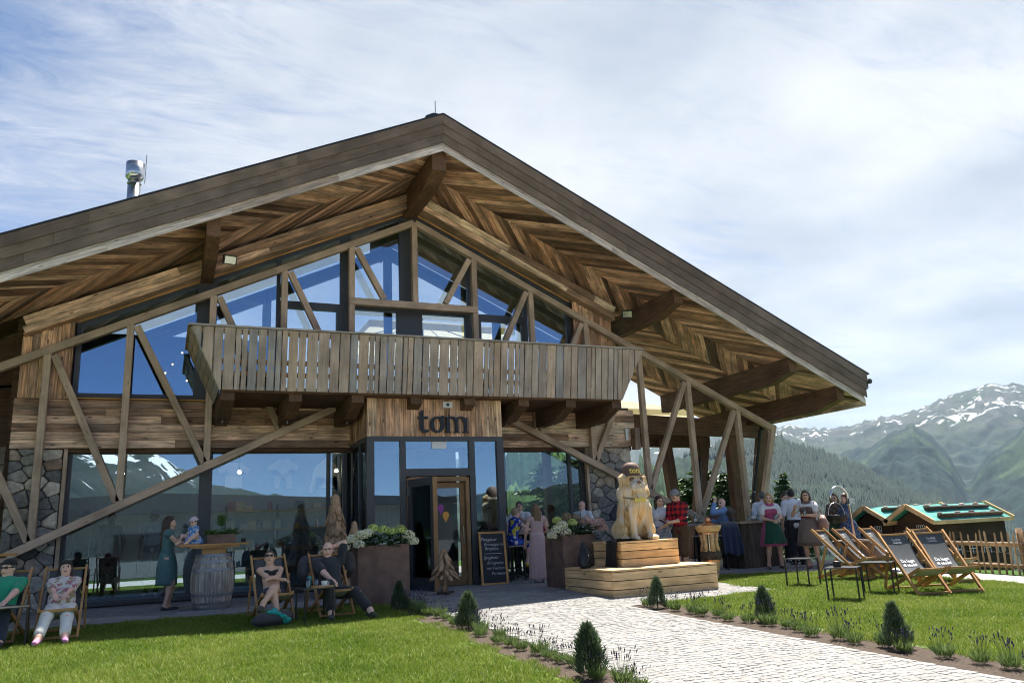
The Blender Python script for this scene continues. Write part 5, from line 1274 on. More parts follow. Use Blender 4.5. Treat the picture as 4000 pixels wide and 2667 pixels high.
# ---------------- carved dog statue
def dog_statue():
    zt = PD[2]; cx, cy = 8.16, 13.0
    fw = Vector((-.05, -1, 0)).normalized(); rz = math.atan2(-fw.x, fw.y)
    root = empty('dog_statue', (cx, cy, zt), rz, 'pale carved wooden sitting dog statue wearing a rusty metal cap', 'statue'); mw = WM[root.name]
    b = Blob(.0105); k = .05
    b.ell((0, -.20, .20), (.35, .32, .22), k=.08)                       # rump
    for s in (-1, 1):
        b.ell((s*.28, -.08, .18), (.13, .27, .19), k=.04)               # thighs
        b.ell((s*.31, .14, .045), (.075, .14, .05), k=.03)              # hind paws
        b.cap((s*.175, .20, .56), (s*.175, .26, .10), .085, .062, k=.035); b.ell((s*.175, .30, .045), (.078, .10, .05), k=.03)  # front legs, paws
        for t in (-.035, 0, .035): b.cap((s*.175+t, .33, .045), (s*.175+t, .385, .035), .026, .022, k=.008)
        b.cap((s*.175, .0, 1.19), (s*.25, .02, 1.14), .055, .05, k=.015); b.cap((s*.25, .02, 1.14), (s*.285, .07, .99), .052, .018, k=.012)  # folded ears
        b.ell((s*.095, .178, 1.115), (.038, .030, .034), k=.006, t=2); b.cap((s*.03, .20, 1.17), (s*.05, .205, 1.10), .016, .012, k=.01)    # eyes
        b.ell((s*.065, .25, .985), (.075, .055, .068), k=.012, t=1)         # flews
        b.cap((s*.05, .185, 1.185), (s*.15, .15, 1.15), .026, .02, k=.015)
    b.ell((0, -.06, .46), (.31, .27, .36), k=.1)                       # body
    b.ell((0, .06, .62), (.285, .22, .27), k=.1)                        # chest
    b.cap((0, .0, .74), (0, .02, .96), .265, .215, k=.1)                 # neck
    b.ell((0, .02, 1.09), (.212, .185, .155), k=.05)                     # skull
    b.ell((0, .19, 1.02), (.125, .095, .085), k=.03, t=1)                     # muzzle
    b.ell((0, .29, 1.05), (.045, .024, .03), k=.006, t=2)                 # nose
    b.ell((0, .20, .955), (.075, .06, .03), k=.02)                      # chin
    b.cap((-.12, .155, .90), (.12, .155, .90), .05, k=.05); b.cap((-.18, .02, .86), (.18, .02, .86), .16, k=.06)
    for s in (-1, 1):
        b.groove((0, .30, .985), (s*.07, .285, .955), .012, .010); b.groove((s*.07, .285, .955), (s*.125, .22, .985), .010, .008)      # mouth
        b.groove((s*.05, .215, 1.145), (s*.14, .18, 1.14), .011, .008); b.groove((s*.055, .215, 1.085), (s*.135, .185, 1.085), .010, .008)  # eyelids
        b.groove((s*.035, .19, 1.20), (s*.02, .225, 1.12), .010, .008); b.groove((s*.12, .235, .98), (s*.135, .165, 1.06), .012, .008)
        b.groove((s*.10, .30, .45), (s*.105, .33, .08), .018, .014); b.groove((s*.25, .16, .40), (s*.27, .12, .10), .014, .012)
    b.groove((0, .305, 1.02), (0, .305, .985), .009); b.groove((0, .21, 1.2), (0, .235, 1.1), .009)
    m, N, L, n, bs, out = new_mat('carved_pale_wood')
    tc = n('ShaderNodeTexCoord'); mp = n('ShaderNodeMapping'); mp.inputs['Scale'].default_value = (5, 5, .8); L.new(tc.outputs['Object'], mp.inputs['Vector'])
    n1 = n('ShaderNodeTexNoise'); n1.inputs['Scale'].default_value = 2.2; n1.inputs['Detail'].default_value = 6; L.new(mp.outputs[0], n1.inputs['Vector'])
    n2 = n('ShaderNodeTexNoise'); n2.inputs['Scale'].default_value = 3.0; n2.inputs['Detail'].default_value = 3; L.new(tc.outputs['Object'], n2.inputs['Vector'])
    ad = n('ShaderNodeMath', operation='MULTIPLY_ADD'); L.new(n2.outputs['Fac'], ad.inputs[0]); ad.inputs[1].default_value = .7; L.new(n1.outputs['Fac'], ad.inputs[2])
    r = n('ShaderNodeValToRGB'); ramp(r, [(.60, (.54, .31, .115)), (.78, (.70, .48, .24)), (.92, (.74, .59, .40)), (1.0, (.66, .57, .46))]); L.new(ad.outputs[0], r.inputs[0])
    # long drying cracks
    w = n('ShaderNodeTexVoronoi'); w.feature = 'DISTANCE_TO_EDGE'; mp2 = n('ShaderNodeMapping'); mp2.inputs['Scale'].default_value = (4.2, 4.2, .35); L.new(tc.outputs['Object'], mp2.inputs['Vector']); L.new(mp2.outputs[0], w.inputs['Vector']); w.inputs['Scale'].default_value = .62
    cr = n('ShaderNodeMapRange'); L.new(w.outputs['Distance'], cr.inputs['Value'])
    for kk, v in (('From Min', .0), ('From Max', .014), ('To Min', .3), ('To Max', 1)): cr.inputs[kk].default_value = v
    vm = n('ShaderNodeVectorMath', operation='SCALE'); L.new(r.outputs[0], vm.inputs[0]); L.new(cr.outputs[0], vm.inputs['Scale']); L.new(vm.outputs[0], bs.inputs['Base Color']); bs.inputs['Roughness'].default_value = .7
    bp = n('ShaderNodeBump'); bp.inputs['Strength'].default_value = .25; bp.inputs['Distance'].default_value = .02; L.new(n1.outputs['Fac'], bp.inputs['Height']); L.new(bp.outputs[0], bs.inputs['Normal'])
    add('body', b.build('dog'), [m, mat('weathered_carved_wood', (.60, .53, .44), .75, 0, .25, 12, .4, 40), mat('face_shade_carved_wood', (.20, .105, .045), .7, 0, .2, 14)], root, mw)  # last slot: dark brown paints shade into the eye hollows and nose
    capm = MB(); prof = [(.172, 1.17), (.175, 1.26), (.168, 1.33), (.145, 1.39), (.10, 1.43), (.05, 1.445), (.0, 1.448)]
    capm.lathe(prof, 28, (0, .01, 0), cap=False)
    cp = add('cap', capm.mesh(smooth=True), M['corten'], root, mw)
    vis = MB(); pts = [(.17*math.cos(t), .01+.17*math.sin(t)) for t in np.linspace(.35, math.pi-.35, 14)]+[(.165*math.cos(t), .05+.31*math.sin(t)) for t in np.linspace(math.pi-.25, .25, 14)]
    n_ = len(pts); vis.v = [(x, y, 1.185) for x, y in pts]+[(x, y, 1.2) for x, y in pts]; vis.f = [tuple(range(n_))[::-1], tuple(range(n_, 2*n_))]+[(i, (i+1) % n_, n_+(i+1) % n_, n_+i) for i in range(n_)]; vis.m = [0]*len(vis.f)
    add('cap_visor', vis.mesh(), M['corten'], cp, mw)
    def capfn(x, y): a = math.pi/2+x/.18; return Vector((.179*math.cos(a), .01+.179*math.sin(a), 1.235+y))
    add('cap_lettering', text_mesh('tom', .15, lambda x, y: capfn(x+.0, y), 0, .004), M['gold'], cp, mw)
    riv = MB()
    for t in np.linspace(.2, math.pi-.2, 12): riv.lathe([(.009, 0), (.0, .012)], 6, (0.17*math.cos(t), .01, 1.265+.18*math.sin(t)))
    add('cap_rivets', riv.mesh(), M['gold'], cp, mw)
    ch = MB()
    for t in np.linspace(-.35*math.pi, 1.35*math.pi, 46):
        x, y = .30*math.cos(t), .03+.27*math.sin(t); z = .82-.075*math.sin(t)
        tn = Vector((-math.sin(t), math.cos(t), 0)); ch.tube([Vector((x, y, z))-tn*.014, Vector((x, y, z+.009)), Vector((x, y, z))+tn*.014, Vector((x, y, z-.009)), Vector((x, y, z))-tn*.014], .006, 4, cap=False)
    cn = add('chain', ch.mesh(), mat('rusty_chain', (.12, .07, .045), .6, .6, .2), root, mw)
    def chfn(x, y): a = math.pi/2+x/.29; return Vector((.315*math.cos(a), .03+.285*math.sin(a), .70+y))
    me = text_mesh('eder', .13, chfn, 0, .008); add('chain_lettering', me, M['gold'], cn, mw)
dog_statue()
# ---------------- wooden lantern post
def lantern():
    root = empty('log_lantern', (10.15, 13.42, 0), 0, 'carved log lantern with copper bands behind the bench', 'lantern'); mw = WM[root.name]
    zt = 1.02
    def part(nm, prof, m, n_=20): add(nm, MB().lathe(prof, n_).mesh(), m, root, mw)
    part('foot', [(.12, 0), (.13, .12), (.16, .22), (.185, .33)], M['larch']); part('copper_band', [(.19, .33), (.19, .36)], M['copper'])
    part('bark_collar', [(.205, .36), (.215, .40), (.21, .50), (.2, .52)], M['bark'])
    for i in range(6):
        a = i*math.pi/3+.3; add('column', MB().tube([(.15*math.cos(a), .15*math.sin(a), .52), (.13*math.cos(a), .13*math.sin(a), .7), (.15*math.cos(a), .15*math.sin(a), .9)], [.055, .042, .055], 7).mesh(smooth=True), M['larch'], root, mw)
    part('glass_tube', [(.055, .52), (.055, .9)], M['steel']); part('copper_band', [(.19, .86), (.19, .885)], M['copper'])
    part('head', [(.2, .9), (.225, .92), (.26, .985), (.26, 1.03)], M['larch']); part('copper_roof', [(.2, 1.03), (.1, 1.075), (.03, 1.09)], M['copper'], 8)
    add('knob', MB().lathe([(.0, 1.085), (.04, 1.1), (.055, 1.14), (.04, 1.18), (0, 1.195)], 14, cap=False).mesh(smooth=True), M['copper'], root, mw)
lantern()
# ---------------- bars, tables, stools at the right and by the window
M['barwood'] = wood('dark_old_bar_board', [(.10, .075, .055), (.07, .05, .035), (.14, .11, .085), (.085, .06, .045)], vmin=.6, vmax=1.3)
def counter(x0, x1, y0, y1, h, label):
    root = empty('bar_counter', ((x0+x1)/2, (y0+y1)/2, 0), 0, label, 'bar counter')
    add('core', MB().lohi((x0+.03, y0+.03, 0), (x1-.03, y1-.03, h-.05)).mesh(), M['black'], root)
    x = x0
    while x < x1-.02:
        w = min(random.uniform(.09, .17), x1-x); bar('board', (x+w/2, y0+.012, 0), (x+w/2, y0+.012, h-.05), w-.006, .024, M['barwood'], root, (0, 1, 0)); x += w
    y = y0+.03
    while y < y1-.02:
        w = min(random.uniform(.09, .17), y1-y); bar('board', (x0+.012, y+w/2, 0), (x0+.012, y+w/2, h-.05), w-.006, .024, M['barwood'], root, (1, 0, 0)); y += w
    add('counter_top', MB().lohi((x0-.06, y0-.06, h-.045), (x1+.06, y1+.06, h)).mesh(), M['truss'], root)
counter(12.35, 13.4, 15.1, 15.9, 1.06, 'board-clad bar counter with bottles beside the seated bald man')
def high_table(x0, x1, y0, y1, h, label):
    root = empty('high_table', ((x0+x1)/2, (y0+y1)/2, 0), 0, label, 'table', 'high standing tables')
    n_ = max(2, int((y1-y0)/.2))
    for i in range(n_): w = (y1-y0)/n_; bar('plank', (x0, y0+w*(i+.5), h-.025), (x1, y0+w*(i+.5), h-.025), w-.006, .05, M['barrelwood'], root)
    for a in (x0+.15, x1-.15):
        add('leg', MB().lohi((a-.03, y0+.08, 0), (a+.03, y0+.13, h-.05)).lohi((a-.03, y1-.13, 0), (a+.03, y1-.08, h-.05)).lohi((a-.028, y0+.13, .03), (a+.028, y1-.13, .07)).mesh(), M['black'], root)
high_table(8.9, 12.2, 16.3, 17.0, 1.06, 'long high table on the porch behind the dog statue')
high_table(7.2, 8.7, 16.95, 17.6, 1.06, 'high table by the window behind the woman in pink')
def stool(x, y, rz, label, h=.78):
    root = empty('bar_stool', (x, y, 0), rz, label, 'bar stool', 'black steel bar stools'); mw = WM[root.name]
    add('seat', MB().lohi((-.19, -.19, h-.03), (.19, .19, h)).mesh(), M['barrelwood'], root, mw)
    for a in (-1, 1):
        for b in (-1, 1): add('leg', MB().beam((a*.16, b*.16, h-.03), (a*.19, b*.19, 0), .022, .022, (0, 1, 0)).mesh(), M['black'], root, mw)
    add('footrest', MB().lohi((-.18, -.19, .28), (.18, -.17, .3)).lohi((-.18, .17, .28), (.18, .19, .3)).lohi((-.19, -.17, .28), (-.17, .17, .3)).lohi((.17, -.17, .28), (.19, .17, .3)).mesh(), M['black'], root, mw)
stool(7.25, 16.72, .1, 'bar stool under the woman in the blue floral dress')
stool(8.35, 16.62, -.2, 'bar stool hidden behind the rusty planter near the window')
stool(11.98, 15.28, .2, 'bar stool draped with a navy blanket by the counter')
stool(12.02, 16.1, .0, 'bar stool under the seated bald man with the draped jacket')
stool(10.95, 17.3, .0, 'bar stool under the dark-haired woman resting her chin')
stool(10.3, 15.9, .3, 'empty bar stool behind the man in the plaid shirt')
# navy blanket
def drape(name, pts_rows, m, label, cat, thick=.006):
    P = np.array(pts_rows, float); o = add(name, grid_mesh(name, P), m); md = o.modifiers.new('thickness', 'SOLIDIFY'); md.thickness = thick; md.offset = 0
    return tag(o, label, cat)
rows = []
for i in range(15):
    f = i/14; row = []
    for j in range(12):
        g = j/11; z = 1.06-.72*f if f > .12 else 1.06+.01; y = 15.05-.05*f-.03*math.sin(g*19+f*2)*f; x = 11.74+.50*g+(.07*f*(g-.3))
        if f <= .12: y = 15.3-.25*f/.12
        row.append((x, y, z+(.04*f*math.sin(g*7))))
    rows.append(row)
drape('blanket', rows, mat('navy_fleece', (.012, .022, .06), .95, 0, .15, 30, .2, 200, sheen=.4), 'navy blanket hanging over the bar stool by the counter', 'blanket')
# black jacket lying over the bench corner
rows = []
for i in range(18):
    f = i/17; row = []
    for j in range(14):
        g = j/13; x = PD[0].x+.05
        if f < .35: px_ = PD[0].x+.42-.45*f/.35*1.0; z = PD[2]+.022+.02*math.sin(g*9+f*6); y = 12.60+.36*g
        else: ff = (f-.35)/.65; px_ = PD[0].x-.035-.05*ff-.035*math.sin(g*16+ff*3)*ff; z = PD[2]+.02-.60*ff*(.85+.25*math.sin(g*2.8)); y = 12.60+.36*g+.12*ff*(g-.3)
        row.append((px_, y, z))
    rows.append(row)
drape('jacket', rows, mat('black_jacket_cloth', (.014, .014, .016), .85, 0, .15, 20, .2, 150), 'black jacket draped over the corner of the upper podium tier', 'jacket')
# drawstring bag with white swoosh
def gym_bag():
    p = Vector((7.06, 13.02, PD[2]-.44)); root = empty('drawstring_bag', p, math.radians(35), 'black drawstring bag with a white logo slumped on the lower bench', 'bag'); mw = WM[root.name]
    b = Blob(.012); b.ell((0, 0, .13), (.19, .10, .15), k=.05).cap((0, 0, .2), (.0, .02, .42), .13, .045, k=.06).ell((-.1, -.02, .07), (.1, .09, .07), k=.04).ell((.1, .0, .07), (.1, .09, .07), k=.04)
    b.cut((0, 0, 0), (0, 0, -1)); add('sack', b.build('bag'), mat('black_nylon', (.015, .016, .018), .5, 0, .1, 20, .3, 40), root, mw)
    add('cord', MB().tube([(0, .02, .42), (.1, -.07, .3), (.15, -.11, .1), (.17, -.06, .02)], .008, 5).tube([(0, .02, .42), (-.1, -.07, .3), (-.15, -.11, .1)], .008, 5).mesh(), M['black'], root, mw)
    sw = [(-.10, .245), (-.085, .20), (-.055, .185), (.0, .20), (.11, .245), (.0, .222), (-.045, .215), (-.07, .225)]
    add('logo', MB().poly([(x*.9, -.118+abs(x)*.12, z) for x, z in sw]).mesh(), M['print'], root, mw)
gym_bag()
# ---------------- fire pit with hanging pot
def firepit():
    c = onZ(3375, 2150, .55); root = empty('fire_pit', (13.6, 12.75, 0), 0, 'rusty round fire bowl table with steel hook pole', 'fire pit'); mw = WM[root.name]
    add('bowl', MB().lathe([(.38, 0), (.42, .3), (.46, .55), (.62, .56), (.62, .58), (.4, .58), (.36, .5)], 28).mesh(), M['corten'], root, mw)
    b = onY(3345, 2130, 12.95); t = onY(3312, 1945, 12.95); e = onY(3243, 1948, 12.95)
    R_ = (t.x-e.x)/2*1.0; cx = (t.x+e.x)/2; pts = [(b.x, 12.95, .4), (t.x, 12.95, t.z)]+[(cx+R_*math.cos(a), 12.95, t.z+R_*math.sin(a)) for a in np.linspace(.15, math.pi, 14)]
    add('hook_pole', MB().tube(pts, .026, 10).mesh(smooth=True), M['steel'], root)
    add('crank', MB().lohi((t.x-.02, 12.9, t.z-.12), (t.x+.12, 13.0, t.z)).mesh(), M['steel'], root)
    k = onY(3268, 2010, 12.95); pot = empty('cauldron', (k.x, 12.95, k.z), 0, 'black hanging cauldron with wire handle below the steel hook', 'cauldron'); pw = WM[pot.name]
    add('pot', MB().lathe([(.0, -.17), (.17, -.16), (.21, -.08), (.24, 0), (.225, 0), (.18, -.1), (0, -.13)], 22, cap=False).mesh(smooth=True), M['black'], pot, pw)
    add('handle', MB().tube([(.23*math.cos(a), 0, .26*math.sin(a)) for a in np.linspace(0, math.pi, 12)], .008, 5).mesh(), M['steel'], pot, pw)
firepit()
# ---------------- twin-gable model house
def model_house():
    x0, x1 = 15.15, 17.75; root = empty('model_house', (16.4, 13.3, -.6), 0, 'miniature twin-gabled wooden chalet with turquoise roofs, logs and stones', 'model house')
    M['print_wall'] = wood('dark_chalet_print', [(.05, .03, .02), (.07, .043, .028)], grain=14, knots=0)
    turq = mat('turquoise_roof_sheet', (.06, .31, .27), .5, 0, .25, 5)
    wx0, wx1 = x0+.25, x1-.15
    for (yc, hw, zp, ze) in ((12.88, .62, 1.24, .88), (14.05, .62, 1.26, .90)):
        w = MB(); w.prism([(-.5, -.6), (.5, -.6), (.5, ze-.05), (0, zp-.06), (-.5, ze-.05)], 0, 1)
        # gable faces -X: polygon in YZ extruded along X
        me = MB(); sec = [(yc-hw+.1, -.7), (yc+hw-.02, -.7), (yc+hw-.02, ze-.04), (yc, zp-.07), (yc-hw+.1, ze-.06)]; n_ = len(sec)
        me.v = [(wx0, y, z) for y, z in sec]+[(wx1, y, z) for y, z in sec]; me.f = [tuple(range(n_)), tuple(range(n_, 2*n_))[::-1]]+[((i+1) % n_, i, n_+i, n_+(i+1) % n_) for i in range(n_)]; me.m = [0]*len(me.f)
        hw_ = add('house_wall', me.mesh(), M['print_wall'], root)
        for sg in (-1, 1):
            ye = yc+sg*(hw+.03); rf = MB(); t = .02
            a = [(x0+.04, yc, zp), (x1-.04, yc, zp), (x1-.04, ye, ze), (x0+.04, ye, ze)]
            rf.v = a+[(p[0], p[1], p[2]-t) for p in a]; rf.f = [(0, 1, 2, 3), (7, 6, 5, 4), (0, 4, 5, 1), (1, 5, 6, 2), (2, 6, 7, 3), (3, 7, 4, 0)]; rf.m = [0]*6
            R_ = add('roof_sheet', rf.mesh(), turq, root)
            for xx in (x0, x1): bar('barge_board', (xx, yc, zp+.0), (xx, ye, ze+.0), .035, .10, M['larch'], R_)
            bar('eave_board', (x0, ye, ze-.02), (x1, ye, ze-.02), .03, .08, M['larch'], R_)
            if sg < 0:
                for f, lw in ((.35, .045), (.82, .05)):
                    y = yc+(ye-yc)*f; z = zp+(ze-zp)*f+.05; r = MB().tube([(x0+.35+.2*f*0, y, z), (x0+1.2, y+.01, z+.006), (x1-.2, y, z)], [lw, lw*.93, lw*.85], 9)
                    add('log', r.mesh(smooth=True), M['bark'], R_)
                    for kx in np.linspace(x0+.55, x1-.45, 4):
                        bb = MB(); rr = random.uniform(.05, .085); bb.lathe([(0, -rr*.6), (rr*.8, -rr*.4), (rr, 0), (rr*.75, rr*.5), (0, rr*.75)], 8, (kx+random.uniform(-.1, .1), y+.09, z+.045), cap=False); add('roof_stone', bb.mesh(smooth=True), M['stone'], R_)
        for (dy, z, wy, hz) in ((-.12, .72, .20, .17), (.27, .46, .22, .18), (-.22, .40, .24, .18), (.02, .1, .25, .2)):
            wn = MB(); y = yc+dy; xx = wx0-.012; wn.lohi((xx, y-wy/2, z-hz/2), (xx+.01, y+wy/2, z+hz/2)); W_ = add('window', wn.mesh(), M['black'], hw_)
            fr = MB()
            for q in np.linspace(-.5, .5, 5): fr.lohi((xx-.006, y+q*wy-.005, z-hz/2), (xx, y+q*wy+.005, z+hz/2))
            for q in (-.5, 0, .5): fr.lohi((xx-.008, y-wy/2, z+q*hz-.005), (xx-.006, y+wy/2, z+q*hz+.005))
            add('window_bars', fr.mesh(), M['print'], W_)
        bl = MB()
        for q in np.linspace(-.26, .26, 22): bl.lohi((wx0-.10, yc+q-.008, .56), (wx0-.09, yc+q+.006, .68))
        bl.lohi((wx0-.105, yc-.28, .68), (wx0-.085, yc+.28, .70)).lohi((wx0-.10, yc-.28, .545), (wx0, yc+.28, .56)); add('balcony', bl.mesh(), M['verge'], hw_)
    for xx in np.linspace(wx0+.5, wx1-.3, 4):
        wn = MB().lohi((xx-.11, 12.33, .15), (xx+.11, 12.345, .38)); W_ = add('window', wn.mesh(), M['black'], root); fr = MB()
        for q in (-.11, 0, .11): fr.lohi((xx+q-.006, 12.322, .15), (xx+q+.006, 12.33, .38))
        fr.lohi((xx-.11, 12.321, .26), (xx+.11, 12.331, .275)); add('window_bars', fr.mesh(), M['print'], W_)
model_house()
# ---------------- picket fence
def fence():
    root = empty('picket_fence', (14.72, 8, gz(0, 8)), 0, 'split chestnut picket fence with wire and round rails on the right', 'fence')
    r = np.random.RandomState(5); y = 5.4; k = 0
    M['picket'] = wood('split_picket_wood', [(.36, .24, .125), (.42, .29, .16), (.30, .19, .10), (.22, .13, .07)], knots=.3)
    while y < 12.3:
        h = .78+r.uniform(-.04, .05); z = gz(0, y)-.03; w = r.uniform(.035, .055); a = Vector((14.70+r.uniform(-.01, .01), y, z)); b = Vector((14.70+r.uniform(-.02, .02), y+r.uniform(-.04, .04), z+h)); mid = a.lerp(b, .55)+Vector((0, r.uniform(-.015, .015), 0))
        M4, L = axes(a, b, (1, 0, 0)); inv = M4.inverted(); q = [inv @ a, inv @ mid, inv @ a.lerp(b, .96), inv @ b]
        mb = MB(); rr = [w*.5, w*.5, w*.42, w*.12]; mb.tube(q, rr, 6); add('picket', mb.mesh('picket'), M['picket'], root, M4); y += r.uniform(.105, .15); k += 1
    for z in (.12, .52):
        y = 5.3
        while y < 12.3:
            y1 = y+2.4; mb = MB(); a = Vector((14.78, y, z+gz(0, y))); b = Vector((14.78, y1, z+gz(0, y1))); M4, L = axes(a, b); mb.tube([(-L/2, 0, 0), (L/2, 0, 0)], [.045, .04], 9); add('rail', mb.mesh(smooth=True), M['picket'], root, M4); y = y1
    for yy in (5.4, 7.8, 10.2, 12.3): add('post', MB().tube([(14.88, yy, -.5), (14.88, yy, .72)], .06, 9).mesh(smooth=True), M['picket'], root)
    wr = MB()
    for z in (.18, .38, .56):
        wr.tube([(14.665, y_, z+gz(0, y_)+.008*math.sin(y_*9)) for y_ in np.arange(5.4, 12.3, .11)], .004, 3)
    add('wire', wr.mesh(), M['zinc'], root)
fence()
# ---------------- parasols on the rear terrace
def parasol(x, y, z, s, label):
    root = empty('parasol', (x, y, 0), 0, label, 'parasol', 'cream parasols on the rear terrace'); mw = WM[root.name]; mb = MB(); c = mat('cream_canvas_'+str(int(x)), (.78, .70, .52), .9, 0, .05, 4)
    N_, L_, n__ = NT(c.node_tree); b_ = [x for x in N_ if x.bl_idname == 'ShaderNodeBsdfPrincipled'][0]; o_ = [x for x in N_ if x.bl_idname == 'ShaderNodeOutputMaterial'][0]; t_ = n__('ShaderNodeBsdfTranslucent'); t_.inputs['Color'].default_value = (.85, .74, .52, 1); x_ = n__('ShaderNodeMixShader'); x_.inputs[0].default_value = .6; L_.new(b_.outputs[0], x_.inputs[1]); L_.new(t_.outputs[0], x_.inputs[2]); L_.new(x_.outputs[0], o_.inputs[0])
    h = s/2
    for k in range(4):
        a0 = k*math.pi/2+math.pi/4; p = (h*1.414*math.cos(a0), h*1.414*math.sin(a0), z); q = (h*1.414*math.cos(a0+math.pi/2), h*1.414*math.sin(a0+math.pi/2), z); mb.poly([(0, 0, z+.75), p, q]); mb.poly([p, (p[0], p[1], z-.22), (q[0], q[1], z-.22), q])
    add('canopy', mb.mesh(), c, root, mw); add('pole', MB().tube([(0, 0, 0), (0, 0, z+.8)], .05, 8).mesh(), M['black'], root, mw)
    for k in range(8):
        a = k*math.pi/4; L = h*(1.414 if k % 2 else 1); add('rib', MB().tube([(0, 0, z+.7), (L*math.cos(a), L*math.sin(a), z-.02)], .015, 4).mesh(), M['black'], root, mw)
pz_ = onY(1650, 1335, 25.0); parasol(pz_.x, 25.0, pz_.z, 4.8, 'large cream parasol seen through the middle gable panes')
parasol(15.6, 26.0, 5.1, 4.6, 'large cream parasol glimpsed below the right porch soffit')
# ---------------- floodlights
def flood(p, d, label):
    root = empty('floodlight', p, 0, label, 'floodlight', 'floodlights under the roof overhang'); mw = Matrix.Translation(p) @ Vector(d).to_track_quat('-Y', 'Z').to_matrix().to_4x4()
    add('housing', MB().lohi((-.14, -.04, -.10), (.14, .06, .10)).mesh(), M['black'], root, mw); add('lens', MB().lohi((-.115, -.048, -.08), (.115, -.041, .08)).mesh(), M['steel'], root, mw)
    add('bracket', MB().tube([(0, .06, 0), (0, .22, .05)], .015, 5).mesh(), M['black'], root, mw)
flood(onY(898, 1015, 17.4), (.2, -1, -.45), 'black floodlight on the left purlin beside the gable glass')
flood(onY(2450, 1226, 17.2), (-.45, -.8, -.5), 'black floodlight on the purlin above the right balcony end')
# ---------------- shop interior: clothes, shelves, mannequin stands
M['shirt'] = mat('white_cotton', (.78, .8, .82), .9, 0, .05, 10)
def hanging(x, z, kind, label):
    mb = MB(); y0, y1 = 20.93, 20.98
    if kind == 'tee': p = [(-.2, 0), (.2, 0), (.2, .42), (.34, .34), (.38, .46), (.16, .62), (-.16, .62), (-.38, .46), (-.34, .34), (-.2, .42)]
    elif kind == 'romper': p = [(-.22, 0), (-.1, 0), (-.05, .3), (.05, .3), (.1, 0), (.22, 0), (.2, .5), (.36, .42), (.38, .56), (.14, .74), (-.14, .74), (-.38, .56), (-.36, .42), (-.2, .5)]
    else: p = [(-.25, .1), (.25, .1), (.25, .4), (.36, -.05), (.46, .0), (.32, .6), (.14, .78), (0, .9), (-.14, .78), (-.32, .6), (-.46, .0), (-.36, -.05), (-.25, .4)]
    # split the outline into convex strips through its centre
    c = (0, .3); n_ = len(p)
    for i in range(n_):
        a, b = p[i], p[(i+1) % n_]; mb.poly([(x+c[0], y0, z+c[1]), (x+a[0], y0, z+a[1]), (x+b[0], y0, z+b[1])]); mb.poly([(x+a[0], y0, z+a[1]), (x+a[0], y1, z+a[1]), (x+b[0], y1, z+b[1]), (x+b[0], y0, z+b[1])])
    mb.tube([(x, .5*(y0+y1), z+p[len(p)//2][1]), (x, .5*(y0+y1), z+p[len(p)//2][1]+.15)], .01, 4)
    tag(add('hanging_garment', mb.mesh(), M['shirt']), label, 'garment', 'white garments hung on the shop wall')
hanging(1.55, 2.45, 'tee', 'white t-shirt hung on the shop wall, leftmost behind the glass')
hanging(2.75, 2.40, 'romper', 'white romper suit hung second on the shop wall')
hanging(3.85, 2.30, 'hoodie', 'white hooded sweater hung on the shop wall behind the glass')
hanging(4.75, 2.30, 'hoodie', 'white zip jacket hung last on the shop wall')
def shelf():
    root = empty('shop_shelf', (2.8, 20.6, 0), 0, 'shop shelving with jars and boxes inside the window', 'shelf'); r = np.random.RandomState(3)
    wm = wood('pale_shelf_board', [(.42, .32, .18), (.48, .38, .22)], knots=.2); jm = [mat('jar_'+str(i), c, .3, 0, .1) for i, c in enumerate(((.5, .5, .46), (.3, .1, .05), (.10, .13, .16), (.55, .45, .2)))]
    for z in (.5, .95, 1.4, 1.85): bar('shelf_board', (1.4, 20.6, z), (5.1, 20.6, z), .4, .035, wm, root)
    for x in (1.4, 2.6, 3.9, 5.1): bar('upright', (x, 20.72, 0), (x, 20.72, 2.0), .05, .05, M['black'], root, (0, 1, 0))
    for z in (.52, .97, 1.42, 1.87):
        x = 1.5
        while x < 5:
            if r.rand() < .75:
                h = r.uniform(.1, .24); w = r.uniform(.04, .075)
                if r.rand() < .6: add('jar', MB().lathe([(w, 0), (w, h*.7), (w*.5, h*.85), (w*.5, h)], 9, (x, 20.55, z)).mesh(), jm[r.randint(4)], root)
                else: add('carton', MB().lohi((x-.1, 20.45, z), (x+.09, 20.65, z+h)).mesh(), jm[r.randint(4)], root)
            x += r.uniform(.16, .3)
shelf()
# ---------------- long low house across the forecourt (seen mirrored in the panes)
def opposite():
    root = empty('opposite_house', (2, -24, -.8), 0, 'long low grey house opposite, mirrored in the shop windows', 'building')
    add('wall', MB().lohi((-22, -30, -1), (20, -24, 3.2)).mesh(), mat('grey_render', (.17, .18, .185), .9, 0, .08, 1), root)
    add('roof', MB().prism([(-23, 3.2), (21, 3.2), (21, 3.5), (-1, 4.6), (-23, 3.5)], -31, -23).mesh(), M['metal_roof'], root)
    for x in np.arange(-21, 19, 1.5): add('wall_seam', MB().lohi((x, -23.99, -.5), (x+.05, -23.96, 3.1)).mesh(), M['zinc'], root)
    for x in (-15, -3, 9): add('window', MB().lohi((x, -23.98, .2), (x+3.6, -23.95, 1.9)).mesh(), M['black'], root)
opposite()
sheet('forecourt', [(-60, -60), (60, -60), (60, 1.5), (-60, 1.5)], -.02, mat('pale_forecourt_gravel', (.48, .46, .42), .9, 0, .12, 2))

